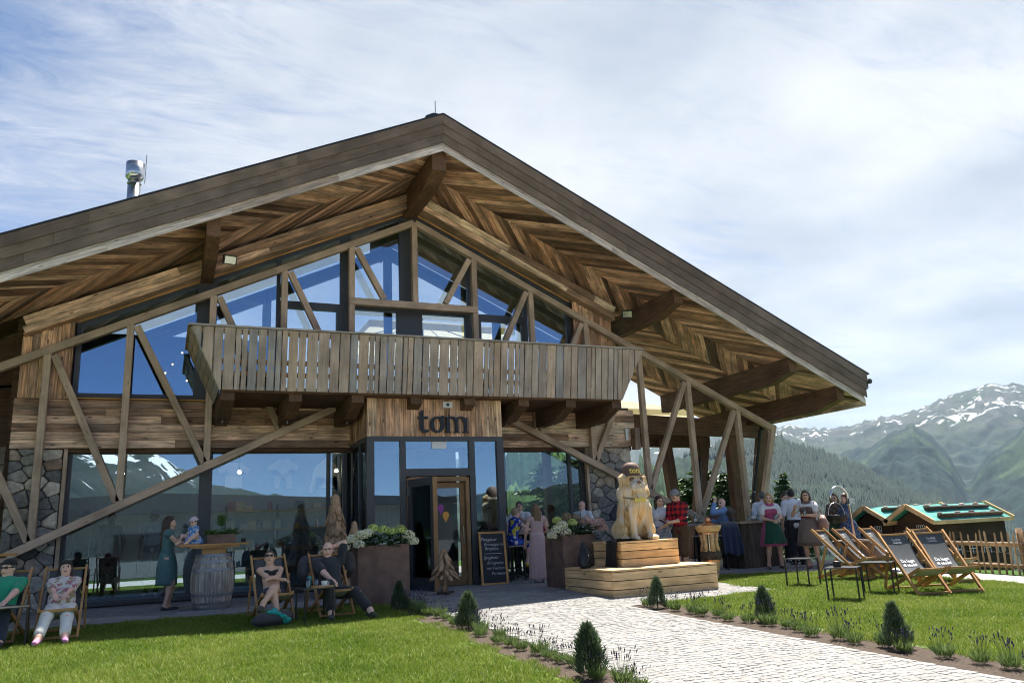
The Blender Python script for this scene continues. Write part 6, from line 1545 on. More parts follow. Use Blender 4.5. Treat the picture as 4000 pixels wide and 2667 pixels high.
# small warm bulbs of the string lights in the upper room
def bulbs():
    m = bpy.data.materials.new('warm_bulb'); m.use_nodes = True; N, L, n = NT(m.node_tree); N.clear(); o_ = n('ShaderNodeOutputMaterial'); e = n('ShaderNodeEmission'); e.inputs['Color'].default_value = (1, .62, .28, 1); e.inputs['Strength'].default_value = 4; L.new(e.outputs[0], o_.inputs[0])
    root = empty('string_lights', (0, 19.3, 5.4), 0, 'string of small warm bulbs behind the left gable pane', 'string lights'); pts = []
    for px, py in ((712, 1378), (674, 1423), (646, 1457), (729, 1487), (695, 1551)):
        p = onY(px, py, 19.2); pts.append(p); add('bulb', MB().lathe([(0, -.02), (.016, -.006), (.016, .006), (.008, .02)], 8, p, cap=False).mesh(smooth=True), m, root)
    add('cable', MB().tube(pts, .006, 4).mesh(), M['black'], root)
bulbs()

def shop_fill_lamps():
    m = bpy.data.materials.new('warm_shop_bulb'); m.use_nodes = True; N, L, n = NT(m.node_tree); N.clear(); o_ = n('ShaderNodeOutputMaterial'); e = n('ShaderNodeEmission'); e.inputs['Color'].default_value = (1, .78, .5, 1); e.inputs['Strength'].default_value = 22; L.new(e.outputs[0], o_.inputs[0])
    for i, (x, y) in enumerate(((-.9, 19.9), (1.6, 19.9), (3.9, 19.9))):  # pendants added to brighten the shop, beyond the one small lamp known
        root = empty('fill_pendant_lamp', (x, y, 2.75), 0, ('lit pendant lamp added as fill inside the shop above the coat mannequin', 'lit pendant lamp added as fill inside the shop above the shelves', 'lit pendant lamp inside the shop beside the entrance')[i], 'lamp', 'pendant lamps in the shop'); mw = WM[root.name]
        add('bulb', MB().lathe([(0, -.045), (.038, -.025), (.045, 0), (.025, .04)], 12, cap=False).mesh(smooth=True), m, root, mw); add('cord', MB().tube([(0, 0, .05), (0, 0, .75)], .008, 4).mesh(), M['black'], root, mw)
shop_fill_lamps()
# ================================================================ PEOPLE
def plain(name, c, rough=.85, var=.08, scale=12): return mat(name, c, rough, 0, var, scale, .12, 90, sheen=.15)
def skinm(name, c):
    m = mat(name, c, .5, 0, .06, 9); b = [x for x in m.node_tree.nodes if x.bl_idname == 'ShaderNodeBsdfPrincipled'][0]
    b.inputs['Subsurface Weight'].default_value = .0; return m
SK = dict(a=skinm('skin_fair', (.78, .52, .39)), b=skinm('skin_tan', (.70, .43, .30)), c=skinm('skin_rosy', (.80, .49, .38)))
EYE = mat('eye_dark', (.02, .016, .014), .3, 0, 0); LIP = mat('lips', (.40, .13, .11), .5, 0, 0)
HAIR = dict(black=plain('hair_black', (.014, .011, .010), .5, .3, 40), brown=plain('hair_brown', (.05, .026, .014), .5, .3, 40), blond=plain('hair_blond', (.36, .22, .085), .5, .35, 40), fair=plain('hair_ash_blond', (.30, .22, .13), .5, .35, 40), grey=plain('hair_grey', (.10, .098, .095), .6, .3, 40), darkblond=plain('hair_dark_blond', (.19, .11, .045), .5, .4, 40))
def pattern(name, cols, scale=14, rough=.85, rnd=1.0):
    m, N, L, n, b, out = new_mat(name); tc = n('ShaderNodeTexCoord'); vo = n('ShaderNodeTexVoronoi'); vo.inputs['Scale'].default_value = scale; vo.inputs['Randomness'].default_value = rnd; L.new(tc.outputs['Object'], vo.inputs['Vector'])
    sp = n('ShaderNodeSeparateColor'); L.new(vo.outputs['Color'], sp.inputs[0]); r = n('ShaderNodeValToRGB'); r.color_ramp.interpolation = 'CONSTANT'; ramp(r, [(i/len(cols), c) for i, c in enumerate(cols)]); L.new(sp.outputs[0], r.inputs[0])
    L.new(r.outputs[0], b.inputs['Base Color']); b.inputs['Roughness'].default_value = rough; return m
def plaid(name, c1, c2, s=24):
    m, N, L, n, b, out = new_mat(name); tc = n('ShaderNodeTexCoord'); sp = n('ShaderNodeSeparateXYZ'); L.new(tc.outputs['Object'], sp.inputs[0]); o = []
    for ax in ('X', 'Z'):
        q = n('ShaderNodeMath', operation='MULTIPLY'); L.new(sp.outputs[ax], q.inputs[0]); q.inputs[1].default_value = s*3.14
        q2 = n('ShaderNodeMath', operation='SINE'); L.new(q.outputs[0], q2.inputs[0]); q3 = n('ShaderNodeMath', operation='GREATER_THAN'); L.new(q2.outputs[0], q3.inputs[0]); q3.inputs[1].default_value = 0; o.append(q3.outputs[0])
    ad = n('ShaderNodeMath', operation='ADD'); L.new(o[0], ad.inputs[0]); L.new(o[1], ad.inputs[1]); dv = n('ShaderNodeMath', operation='MULTIPLY'); L.new(ad.outputs[0], dv.inputs[0]); dv.inputs[1].default_value = .5
    mx = n('ShaderNodeMixRGB'); L.new(dv.outputs[0], mx.inputs[0]); mx.inputs[1].default_value = (*c1, 1); mx.inputs[2].default_value = (*c2, 1); L.new(mx.outputs[0], b.inputs['Base Color']); b.inputs['Roughness'].default_value = .9; return m
V3 = lambda *a: np.array(a, float)
def ik(a, b, l1, l2, hint):
    d = b-a; L = np.linalg.norm(d); mx = (l1+l2)*.999
    if L > mx: b = a+d/L*mx; d = b-a; L = mx
    L = max(L, abs(l1-l2)+1e-3); u = d/L; x = (l1*l1-l2*l2+L*L)/(2*L); y = math.sqrt(max(l1*l1-x*x, 0))
    h = np.array(hint, float); h = h-u*(h@u); nn = np.linalg.norm(h); h = h/nn if nn > 1e-6 else V3(0, 0, 1)
    return a+u*x+h*y, b
def along(pts, f):
    """point list cut after fraction f (in segments)"""
    out = [pts[0]]; i = 0
    while f > 1e-6 and i < len(pts)-1:
        t = min(1, f); out.append(pts[i]+(pts[i+1]-pts[i])*t); f -= t; i += 1
    return out
def person(label, loc, fwd, H=1.7, female=False, skin='a', hair='short', hc='brown', pose=None, top=None, sleeve=1.0, bottom=None, leg=2.0, shoes=None, skirt=None, g=1.0, tie=None, cap=None, glasses=None, cat='person', group=None, vox=.0125, name='person', skinmat=None, bust=None, collar=None, hs=1.0):
    pose = pose or {}; S_ = H/1.70; rz = math.atan2(-fwd[0], fwd[1]); mw = TR(loc[0], loc[1], loc[2] if len(loc) > 2 else gz(loc[0], loc[1]), rz)
    P = V3(*pose.get('pelvis', (0, 0, .925*S_))); ln = math.radians(pose.get('lean', 0)); sd = math.radians(pose.get('side', 0)); tw = math.radians(pose.get('twist', 0))
    RT = np.array(Matrix.Rotation(sd, 3, 'Y') @ Matrix.Rotation(-ln, 3, 'X') @ Matrix.Rotation(tw, 3, 'Z'))
    def T(x, y, z): return P+RT @ V3(x*S_, y*S_, z*S_)
    shw = (.165 if female else .19); hy, hp = pose.get('head', (0, 0)); RH = np.array(Matrix.Rotation(math.radians(hy), 3, 'Z') @ Matrix.Rotation(math.radians(hp), 3, 'X'))
    upright = pose.get('neck', .6)
    nb = T(0, -.01, .50); hd = RT @ V3(0, 0, 1); hd = hd*(1-upright)+V3(0, 0, 1)*upright; hd /= np.linalg.norm(hd); hcn = nb+hd*.135*S_+RT @ V3(0, .02*S_, 0)
    if pose.get('lie'): RH = RT @ RH
    hcn = hcn+V3(0, 0, .05*S_*(hs-1)*2)
    def Hd(x, y, z): return hcn+RH @ V3(x*S_, y*S_, z*S_)*hs
    sh = [T(s*shw, 0, .45) for s in (1, -1)]; hip = [T(s*.088, 0, -.02) for s in (1, -1)]
    hands = pose.get('hands', [None, None]); el = []; wr = []
    for i, s in enumerate((1, -1)):
        t = hands[i]; t = T(s*(shw+.07), .06, -.06) if t is None else V3(*t)
        hint = pose.get('elbow', [None, None])[i] or (s*.6, -1, -.3)
        e, w = ik(sh[i], t, .285*S_, .25*S_, hint); el.append(e); wr.append(w)
    feet = pose.get('feet', [None, None]); kn = []; an = []; toes = []
    for i, s in enumerate((1, -1)):
        t = feet[i]; t = V3(s*.09*S_, -.01, .08*S_) if t is None else V3(*t)
        k_, a_ = ik(hip[i], t, .425*S_, .42*S_, pose.get('knee', [None, None])[i] or (s*.1, 1, .25)); kn.append(k_); an.append(a_)
        tf = pose.get('toes', [None, None])[i]; tf = V3(*(tf or (s*.15, 1, -.12))); tf /= np.linalg.norm(tf); toes.append(a_+tf*.15*S_+V3(0, 0, -.045*S_) if tf[2] > -.5 else a_+tf*.15*S_)
    q = S_*g
    def torso(b, e=0.0, k=.05, lo=True, hi=True):
        R3 = RT
        if lo: b.ell(T(0, -.005, .02), V3(.158*q+e, .112*q+e, .13*S_+e), R3, k)
        b.ell(T(0, 0, .17), V3((.128 if female else .142)*q+e, .098*q+e, .16*S_+e), R3, k)
        b.ell(T(0, .0, .34), V3((.142 if female else .165)*S_*max(1, g*.95)+e, .108*q+e, .17*S_+e), R3, k)
        if hi: b.cap(T(-shw*.86, -.01, .455), T(shw*.86, -.01, .455), .056*S_+e, k=k); b.cap(T(0, -.01, .42), T(0, -.01, .505), .075*S_+e, .055*S_+e, k=k)
        if bust if bust is not None else female:
            for s in (-1, 1): b.ell(T(s*.07, .085, .335), V3(.062*S_+e, .055*S_+e, .06*S_+e), R3, .03)
        if g > 1.12: b.ell(T(0, .06, .14), V3(.14*q+e, .12*q+e, .15*S_+e), R3, k)
    def limb(b, pts, rads, e=0.0, k=.02):
        for i in range(len(pts)-1): b.cap(pts[i], pts[i+1], rads[i]+e, rads[i+1]+e, k)
    aR = [.052*S_, .041*S_, .029*S_]; lR = [.088*q, .060*S_, .042*S_]
    if female: aR = [.045*S_*g, .036*S_, .026*S_]; lR = [.09*q, .058*S_, .038*S_]
    b = Blob(vox); torso(b)
    for i, s in enumerate((1, -1)):
        limb(b, [sh[i], el[i], wr[i]], aR, 0, .03); b.ell(el[i]+(wr[i]-el[i])*.3, V3(1, 1, 1)*aR[1]*1.02, None, .02)
        limb(b, [hip[i], kn[i], an[i]], lR, 0, .04); b.ell(kn[i]+(an[i]-kn[i])*.28-V3(0, .012, 0), V3(.052, .052, .10)*S_, None, .03)
        b.cap(an[i], an[i]+(toes[i]-an[i])*.25-V3(0, 0, .02*S_), .04*S_, .04*S_, .03); b.cap(an[i]-V3(0, .02, .03)*S_, toes[i], .038*S_, .028*S_, .02)
        # hand: palm, four fingers, thumb
        f = wr[i]-el[i]; f /= np.linalg.norm(f); hv = pose.get('hdir', [None, None])[i]
        if hv is not None: f = V3(*hv)/np.linalg.norm(hv)
        side = np.cross(f, V3(0, 0, 1)); side = side/np.linalg.norm(side) if np.linalg.norm(side) > .2 else V3(1, 0, 0); up = np.cross(side, f); pc = wr[i]+f*.05*S_
        b.cap(wr[i]+f*.01*S_, pc, .026*S_, .034*S_, .02); b.ell(pc, V3(.036, .045, .019)*S_, np.stack([side, f, up], 1), .012)
        for k_, (o, l) in enumerate(((-.03, .062), (-.01, .074), (.011, .07), (.03, .055))):
            a0 = pc+side*o*S_+f*.035*S_; a1 = a0+f*l*.55*S_-up*.006; a2 = a1+f*l*.4*S_-up*.03*S_; b.cap(a0, a1, .0095*S_, .009*S_, .004); b.cap(a1, a2, .009*S_, .0078*S_, .004)
        tb = wr[i]+f*.03*S_-side*s*.03*S_; b.cap(tb, tb+f*.045*S_-side*s*.03*S_-up*.015*S_, .012*S_, .009*S_, .008)
    b.cap(T(0, -.01, .47), Hd(0, -.015, -.05), .056*S_, .05*S_, .02)
    b.ell(Hd(0, -.008, .025), V3(.075, .094, .098)*S_*hs, RH, .02); b.ell(Hd(0, .022, -.045), V3(.059, .07, .075)*S_*hs, RH, .03); b.ell(Hd(0, .06, -.098), V3(.026, .024, .02)*S_*hs, RH, .02)
    b.cap(Hd(0, .088, .014), Hd(0, .108, -.026), .009*S_*hs, .014*S_*hs, .01); b.cap(Hd(-.04, .083, .032), Hd(.04, .083, .032), .011*S_*hs, k=.012)
    for s in (-1, 1):
        b.ell(Hd(s*.077, -.004, -.004), V3(.011, .02, .03)*S_*hs, RH, .006); b.ell(Hd(s*.031, .089, .010), V3(.013, .009, .008)*S_*hs, RH, .003, 1); b.ell(Hd(s*.034, .07, -.03), V3(.022, .02, .02)*S_*hs, RH, .02)
    b.cap(Hd(-.02, .094, -.06), Hd(.02, .094, -.06), .008*S_, k=.003, t=2)
    ob = add(name, b.build('body'), [skinmat or SK[skin], EYE if skinmat is None else skinmat, LIP if skinmat is None else skinmat], None, mw); tag(ob, label, cat, group)
    def part(nm, bl, m, **k):
        me = bl.build(nm, **k)
        if me is not None: return add(nm, me, m, ob, mw)
    vx = vox*1.12
    if top:
        c = Blob(vx)
        if pose.get('hem', True): torso(c, .014*S_, .05, lo=True, hi=sleeve > .05)
        else:
            c.ell(T(0, 0, .33), V3(.150*S_, .118*S_, .075*S_), RT, .03)
            for s in (-1, 1): c.ell(T(s*.07, .085, .335), V3(.068, .06, .064)*S_, RT, .03); c.cap(T(s*.10, .10, .36), T(s*.12, .0, .515), .012*S_, k=.01)
        if sleeve > .05:
            for i in range(2):
                p = along([sh[i], el[i], wr[i]], min(sleeve, 1.92)); rr = [aR[0], aR[1]*1.12, aR[2]*1.25]; rr = rr[:len(p)-1]+[rr[len(p)-2]*(1-(min(sleeve, 2) % 1 or 1))+rr[len(p)-1]*(min(sleeve, 2) % 1 or 1)]
                limb(c, p, rr, .016*S_)
                e = p[-1]; d = p[-1]-p[-2]; d /= np.linalg.norm(d)
                if sleeve < 1.9: c.cap(e-d*.02, e, rr[-1]+.02*S_, k=.008)
        if collar: c.cap(T(-.05, .045, .50), T(.05, .045, .50), .022*S_, k=.01)
        part('top', c, top)
    if bottom:
        c = Blob(vx); c.ell(T(0, -.005, .03), V3(.162*q+.012, .117*q+.012, .12*S_), RT, .05)
        for i in range(2):
            p = along([hip[i], kn[i], an[i]], min(leg, 1.93)); rr = [lR[0], lR[1]*1.12, lR[2]*1.45]; rr = rr[:len(p)-1]+[rr[len(p)-2]*(1-(min(leg, 2) % 1 or 1))+rr[len(p)-1]*(min(leg, 2) % 1 or 1)]
            limb(c, p, rr, .014*S_, .04)
        part('trousers' if leg > 1.3 else 'shorts', c, bottom)
    if shoes:
        for i in range(2):
            c = Blob(vx*.9); a0 = an[i]-V3(0, .02, .04)*S_; c.cap(a0, toes[i]+(toes[i]-a0)*.08, .046*S_, .036*S_, .02); c.cap(an[i]-V3(0, 0, .02)*S_, a0, .045*S_, .046*S_, .02); part('shoe', c, shoes)
    if skirt:
        zt, zh, fx, fy, m_, pl = skirt['z0'], skirt['z1'], skirt.get('rx', .2), skirt.get('ry', .16), skirt['m'], skirt.get('pleat', .012)
        n_ = 72; me = MB(); lv = 16; rx0, ry0 = skirt.get('top', (.135*q+.012, .105*q+.012)); yb = skirt.get('cy', 0)
        for i in range(lv+1):
            f = i/lv; z = zt+(zh-zt)*f; e = min(1, f*2.2)**.7
            for j in range(n_):
                a = 2*math.pi*j/n_; wv = 1+pl*f*8*math.sin(a*skirt.get('n', 17)+math.sin(a*3)*1.5)*.5
                hx = .168*q+.02
                rx = (rx0+(hx-rx0)*min(1, e*1.15))*(1-f)+max(fx, hx)*f if f < .999 else fx; ry = ry0+(fy-ry0)*e
                me.v.append((rx*math.cos(a)*wv+P[0], ry*math.sin(a)*wv+yb*f+P[1], z))
        for i in range(lv):
            for j in range(n_): j2 = (j+1) % n_; me.f.append((i*n_+j, (i+1)*n_+j, (i+1)*n_+j2, i*n_+j2)); me.m.append(0)
        sk = add('skirt', me.mesh('skirt', True), m_, ob, mw); sk.modifiers.new('thickness', 'SOLIDIFY').thickness = .005
        if skirt.get('apron'):
            ap = MB(); 
            for i in range(lv+1):
                f = i/lv; z = zt+(zh+.05-zt)*f; e = min(1, f*2.2)**.7
                for j in range(15):
                    a = math.pi/2+(j/14-.5)*2.0; rx = (rx0+(.17*q-rx0)*min(1, e))*(1-f)+fx*f+.012; ry = ry0+(fy-ry0)*e+.014; wv = 1+pl*f*4*math.sin(a*17+math.sin(a*3)*1.5)
                    ap.v.append((rx*math.cos(a)*wv+P[0], ry*math.sin(a)*wv+P[1]+yb*f, z))
            for i in range(lv):
                for j in range(14): ap.f.append((i*15+j, (i+1)*15+j, (i+1)*15+j+1, i*15+j+1)); ap.m.append(0)
            o2 = add('apron', ap.mesh('apron', True), skirt['apron'], ob, mw); o2.modifiers.new('thickness', 'SOLIDIFY').thickness = .004
    if hair != 'bald':
        c = Blob(vx*.9)
        c.ell(Hd(0, -.016, .038), V3(.086, .103, .103)*S_*hs, RH, .02)
        n0 = RH @ V3(0, .80, -.60); c.cut(Hd(0, .058, .055), n0)
        if hair in ('short', 'fringe'): n1 = RH @ V3(0, .25, -1); c.cut(Hd(0, 0, -.045), n1/np.linalg.norm(n1))
        me = c.build('hair')
        if me is not None: add('hair', me, HAIR[hc], ob, mw)
        if hair in ('long', 'bob', 'shoulder', 'wavy'):
            c2 = Blob(vx*.9); L_ = {'long': .36, 'bob': .11, 'shoulder': .20, 'wavy': .22}[hair]
            for s in (-1, 1):
                c2.cap(Hd(s*.068, .0, .05), Hd(s*.082, -.01, -.05), .026*S_, .03*S_, .02); c2.cap(Hd(s*.082, -.01, -.05), Hd(s*.075, -.02, -.06-L_*.55), .032*S_, .03*S_, .02)
                c2.cap(Hd(s*.04, -.075, .03), Hd(s*.05, -.08, -.06-L_*.8), .045*S_, .04*S_, .03)
            c2.cap(Hd(0, -.085, .03), Hd(0, -.095, -.06-L_), .05*S_, .035*S_, .03)
            if hair == 'wavy':
                r_ = np.random.RandomState(2)
                for _ in range(22):
                    a = r_.uniform(0, 6.28); z = r_.uniform(-.25, .08); c2.ell(Hd(.085*math.cos(a), -.05+.06*math.sin(a), z), V3(.03, .03, .04)*S_, None, .015)
            c2.cut(Hd(0, .045, .0), RH @ V3(0, 1, 0)); part('long_hair', c2, HAIR[hc])
        if hair == 'fringe':
            c2 = Blob(vx*.9); c2.cap(Hd(-.055, .082, .075), Hd(.055, .082, .075), .024*S_, k=.01); part('fringe', c2, HAIR[hc])
    else:
        c = Blob(vx*.9); c.ell(Hd(0, -.02, .01), V3(.082, .09, .07)*S_*hs, RH, .02); c.cut(Hd(0, .0, .03), RH @ V3(0, .3, .95)); c.cut(Hd(0, -.03, 0), RH @ V3(0, 1, 0)); c.cut(Hd(0, 0, -.04), RH @ V3(0, 0, -1))
        me = c.build('hair')
        if me is not None: add('hair', me, HAIR[hc], ob, mw)
    if cap:
        c = Blob(vx*.85); c.ell(Hd(0, -.012, .055), V3(.09, .108, .09)*S_*hs, RH, .01); c.cut(Hd(0, 0, .045), RH @ V3(0, .12, -1)); 
        if cap[1] == 'bucket': c.cap(Hd(-.05, .0, .05), Hd(.05, 0, .05), .085*S_, k=.02); c.ell(Hd(0, 0, .05), V3(.13, .14, .02)*S_*hs, RH, .02)
        elif cap[1] == 'cap': c.ell(Hd(0, .115, .05), V3(.066, .085, .013)*S_*hs, RH, .01)
        elif cap[1] == 'beanie': c.ell(Hd(0, -.02, .07), V3(.092, .108, .1)*S_*hs, RH, .01)
        part('hat', c, cap[0])
    if glasses:
        gm = MB(); R3 = Matrix(RH.tolist())
        for s in (-1, 1): gm.box(Hd(s*.034, .102, .012), (Vector((.046, .010, .028)) if glasses == 'sun' else Vector((.044, .006, .005)))*S_*hs, R3)
        gm.box(Hd(0, .104, .02), Vector((.03, .008, .008))*S_*hs, R3)
        for s in (-1, 1): gm.box(Hd(s*.077, .05, .018), Vector((.006, .11, .01))*S_*hs, R3)
        add('sunglasses' if glasses == 'sun' else 'glasses', gm.mesh(), EYE, ob, mw)
    if tie:
        c = Blob(vx*.8); c.cap(T(0, .105*g, .47), T(0, .128*g, .30), .014, .022, .01); c.cap(T(0, .128*g, .30), T(0, .125*g, .12), .022, .028, .01); part('tie', c, tie)
    return ob, dict(T=T, Hd=Hd, mw=mw, wr=wr, el=el, sh=sh, hip=hip, kn=kn, an=an, S=S_)
white = plain('white_shirt_cloth', (.78, .80, .84)); jeans = plain('dark_jeans', (.03, .045, .075)); dark = plain('dark_trouser_cloth', (.02, .02, .024)); blackc = plain('black_cloth', (.013, .013, .015)); navy = plain('navy_cloth', (.015, .025, .07)); tieM = plain('navy_tie', (.01, .02, .06), .5)
blk_shoe = plain('black_shoe', (.012, .012, .012), .4)
def chair_frame(ch): m_ = WM[chairs[ch].name]; f = m_.to_3x3() @ Vector((0, 1, 0)); t = m_.translation; return (t.x, t.y, t.z), (f.x, f.y)
# --- left lawn
l, f = chair_frame('A')
person('man in green polo, black cap and sunglasses seated at the left edge', l, f, 1.76, False, 'c', 'short', 'grey', dict(pelvis=(0, -.03, .36), lean=-32, head=(-25, 4), hands=[(.16, .30, .52), (-.10, .32, .50)], elbow=[(1, -.2, -.5), (-1, -.2, -.5)], feet=[(.14, .78, .09), (-.18, .72, .09)]), plain('green_polo', (.015, .30, .16)), .75, jeans, 2, blk_shoe, g=1.12, cap=(blackc, 'cap'), glasses='sun', collar=True)
l, f = chair_frame('B')
person('sleeping woman in floral top, white trousers and black cap in deck chair', l, f, 1.64, True, 'c', 'bob', 'black', dict(pelvis=(0, -.05, .36), lean=-34, head=(6, 18), hands=[(.07, .20, .58), (-.07, .22, .57)], elbow=[(1, -.2, -.4), (-1, -.2, -.4)], feet=[(.17, .70, .09), (-.13, .72, .09)]), pattern('pale_floral_cloth', [(.62, .56, .50), (.66, .62, .58), (.45, .16, .22), (.64, .60, .52), (.35, .28, .16), (.66, .60, .58)], 26), 1.05, plain('white_trousers', (.80, .78, .72)), 1.85, plain('pink_trainer', (.55, .22, .42)), g=1.16, cap=(blackc, 'cap'))
l, f = chair_frame('C')
w5 = person('woman in black bandeau with crossed bare legs and sunglasses in deck chair', l, f, 1.66, True, 'b', 'short', 'brown', dict(pelvis=(0, -.03, .345), lean=-33, head=(-14, 22), hands=[(-.10, .14, .58), (.08, .16, .60)], elbow=[(1, .1, -.5), (-1, .1, -.5)], feet=[(.02, .60, .10), (.24, .66, .30)], knee=[(0, .6, 1), (-.1, .6, 1)], toes=[None, (.5, .8, -.3)], hem=False), blackc, 0.0, plain('navy_shorts', (.02, .03, .07)), .45, plain('brown_hiking_shoe', (.055, .045, .03)), glasses='sun')
l, f = chair_frame('D')
person('bald man in black with one arm behind his head in deck chair', l, f, 1.78, False, 'c', 'bald', 'grey', dict(pelvis=(0, -.02, .36), lean=-27, head=(-18, 2), hands=[(.04, .32, .50), (-.03, -.36, 1.00)], elbow=[(1, -.1, -.4), (-1, .4, .9)], feet=[(.16, .64, .09), (-.40, .74, .09)], knee=[(.1, .6, 1), (-.35, .5, 1)]), plain('black_sport_shirt', (.022, .026, .032)), .8, plain('black_hiking_trousers', (.025, .026, .028)), 1.8, plain('black_yellow_trainer', (.05, .055, .03)), glasses='clear')
teal = plain('teal_pleated_cloth', (.085, .185, .19))
person('woman in sleeveless teal dress standing by the barrel table', (.10, 16.1, 0), (1, -.05), 1.67, True, 'b', 'long', 'brown', dict(hands=[(.10, .42, 1.12), (-.04, .44, 1.14)], elbow=[(.4, -.3, -1), (-.4, -.3, -1)], head=(-4, -4), feet=[(.06, .0, .08), (-.06, .04, .08)]), teal, .08, None, 2, blk_shoe, dict(z0=1.02, z1=.44, rx=.165, ry=.175, m=teal, pleat=.016, n=26))
person('baby in blue patterned dress and pink sun hat sitting on the table', (.52, 15.62, 1.132), (-.75, -.65), .80, True, 'a', 'short', 'brown', dict(pelvis=(0, 0, .075), lean=4, head=(10, -18), hands=[(.10, .16, .14), (-.10, .16, .13)], feet=[(.10, .24, .05), (-.10, .24, .05)], knee=[(.6, .3, .5), (-.6, .3, .5)], hem=True), pattern('blue_white_print', [(.06, .25, .62), (.55, .62, .72), (.05, .20, .55)], 60), .3, None, 2, None, dict(z0=.16, z1=.02, rx=.15, ry=.16, m=pattern('blue_white_print_skirt', [(.06, .25, .62), (.55, .62, .72), (.05, .20, .55)], 60), pleat=.02), g=1.15, hs=1.45, cap=(plain('pale_pink_hat', (.68, .52, .60)), 'bucket'), bust=False, vox=.009)
# --- window table group
blueflor = pattern('blue_yellow_floral', [(.012, .045, .42), (.01, .03, .30), (.55, .50, .06), (.02, .12, .5), (.012, .04, .38), (.62, .60, .55), (.015, .05, .4)], 15)
person('blond woman in blue and yellow floral dress seated on bar stool', (7.25, 16.72, 0), (.97, .15), 1.66, True, 'c', 'short', 'fair', dict(pelvis=(0, -.02, .87), lean=12, head=(8, -2), hands=[(.10, .50, 1.10), (-.06, .50, 1.12)], feet=[(.08, .30, .38), (.02, .42, .42)], knee=[(0, 1, .3), (0, 1, .3)], toes=[None, (.1, 1, -.6)]), blueflor, .06, blueflor, .95, plain('yellow_pump', (.62, .42, .015), .5), glasses='clear')
person('grey-haired man in white shirt and tie with clasped hands at the window table', (7.95, 17.82, 0), (-.55, -.85), 1.80, False, 'b', 'short', 'grey', dict(lean=8, head=(0, -4), hands=[(.04, .26, 1.40), (-.04, .26, 1.40)], elbow=[(1, .3, -1), (-1, .3, -1)]), white, .85, dark, 2, blk_shoe, tie=tieM, collar=True)
person('man in white shirt almost hidden by the entrance frame', (7.38, 17.72, 0), (.4, -.6), 1.74, False, 'c', 'short', 'grey', None, white, .9, dark, 2, blk_shoe, vox=.014)
pink = plain('dusty_pink_cloth', (.60, .40, .37))
person('blond woman in long dusty pink dress seen from behind', (7.42, 15.78, 0), (.22, .97), 1.64, True, 'b', 'wavy', 'darkblond', dict(head=(4, 0), hands=[(.14, .22, 1.0), (-.26, .05, .86)], feet=[(.10, -.02, .08), (-.14, .0, .08)]), pink, .1, None, 2, plain('silver_sandal', (.5, .5, .5), .4), dict(z0=1.04, z1=.07, rx=.21, ry=.17, m=pink, pleat=.008, n=11))
person('dark-haired woman in red top behind the woman in pink', (8.45, 17.75, 0), (-.8, -.5), 1.62, True, 'b', 'bob', 'black', dict(head=(10, 0)), plain('red_top', (.40, .012, .02)), .05, navy, 2, blk_shoe, glasses='sun', vox=.014)
z12 = onY(2272, 1949, 17.5)
person('balding man in white shirt and dark tie beside the stone pier', (z12.x, 17.5, z12.z-1.74), (-.85, -.5), 1.74, False, 'c', 'bald', 'brown', dict(head=(0, -8), pelvis=(0, 0, .92)), white, .9, dark, 2, blk_shoe, tie=tieM, collar=True)
# --- porch group
def col(px, Y): return onY(px, 2000, Y).x
flw = pattern('grey_blue_small_print', [(.30, .34, .40), (.12, .16, .22), (.5, .53, .56), (.2, .24, .3)], 70)
person('long-haired waitress in printed dirndl reaching to the dog statue', (col(2578, 14.45), 14.45, 0), (-.55, -.6), 1.70, True, 'b', 'long', 'brown', dict(head=(40, 0), hands=[(.42, .46, 1.40), (-.05, .28, 1.03)], elbow=[(.6, -.4, -.8), (-.5, -.4, -.6)]), plain('white_blouse', (.66, .66, .70)), .6, None, 2, blk_shoe, dict(z0=1.05, z1=.52, rx=.24, ry=.24, m=flw, pleat=.012, n=20), vox=.0125)
person('waiter in red plaid shirt and grey cap looking at a phone', (col(2655, 13.95), 13.95, 0), (-.92, -.25), 1.80, False, 'b', 'short', 'brown', dict(lean=8, head=(4, -34), hands=[(.08, .36, 1.12), (-.06, .38, 1.13)], elbow=[(.5, -.5, -1), (-.5, -.5, -1)]), plaid('red_black_plaid', (.012, .010, .012), (.55, .015, .03), 17), 1.15, plain('brown_leather_shorts', (.11, .065, .03)), 1.05, blk_shoe, cap=(plain('grey_cap_cloth', (.22, .23, .25)), 'cap'))
person('short dark-haired woman resting her chin on her hand at the high table', (10.95, 17.3, 0), (.1, -1), 1.64, True, 'b', 'short', 'black', dict(pelvis=(0, 0, .88), lean=14, head=(-30, 0), hands=[(-.02, .30, 1.30), (-.12, .36, 1.09)], elbow=[(.6, .5, -1), (-.6, .2, -.6)], feet=[(.1, .3, .4), (-.1, .3, .4)]), plain('brown_top', (.10, .075, .06)), .7, dark, 2, blk_shoe, vox=.014)
z16 = onY(2835, 1942, 15.95)
person('bald man in blue shirt with brown jacket over his shoulders on a stool', (z16.x, 15.95, 0), (-.75, .45), 1.78, False, 'c', 'bald', 'grey', dict(pelvis=(0, -.02, .86), lean=12, head=(50, 0), hands=[(.16, .38, 1.10), (-.08, .30, 1.52)], elbow=[(.5, -.2, -1), (-.5, .3, -1)], feet=[(.12, .26, .32), (-.1, .3, .34)]), plain('light_blue_shirt', (.20, .34, .60)), 1.85, navy, 2, blk_shoe, collar=True, g=1.06)
person('grey-haired man in white shirt behind the board-clad counter', (col(2985, 16.15), 16.15, 0), (.55, .75), 1.78, False, 'c', 'short', 'grey', dict(head=(-20, -6)), white, .95, dark, 2, blk_shoe)
dpink = plain('pink_dirndl_cloth', (.40, .075, .17)); dgreen = plain('green_apron_cloth', (.008, .075, .045)); blouse = plain('white_blouse_cloth', (.70, .70, .72))
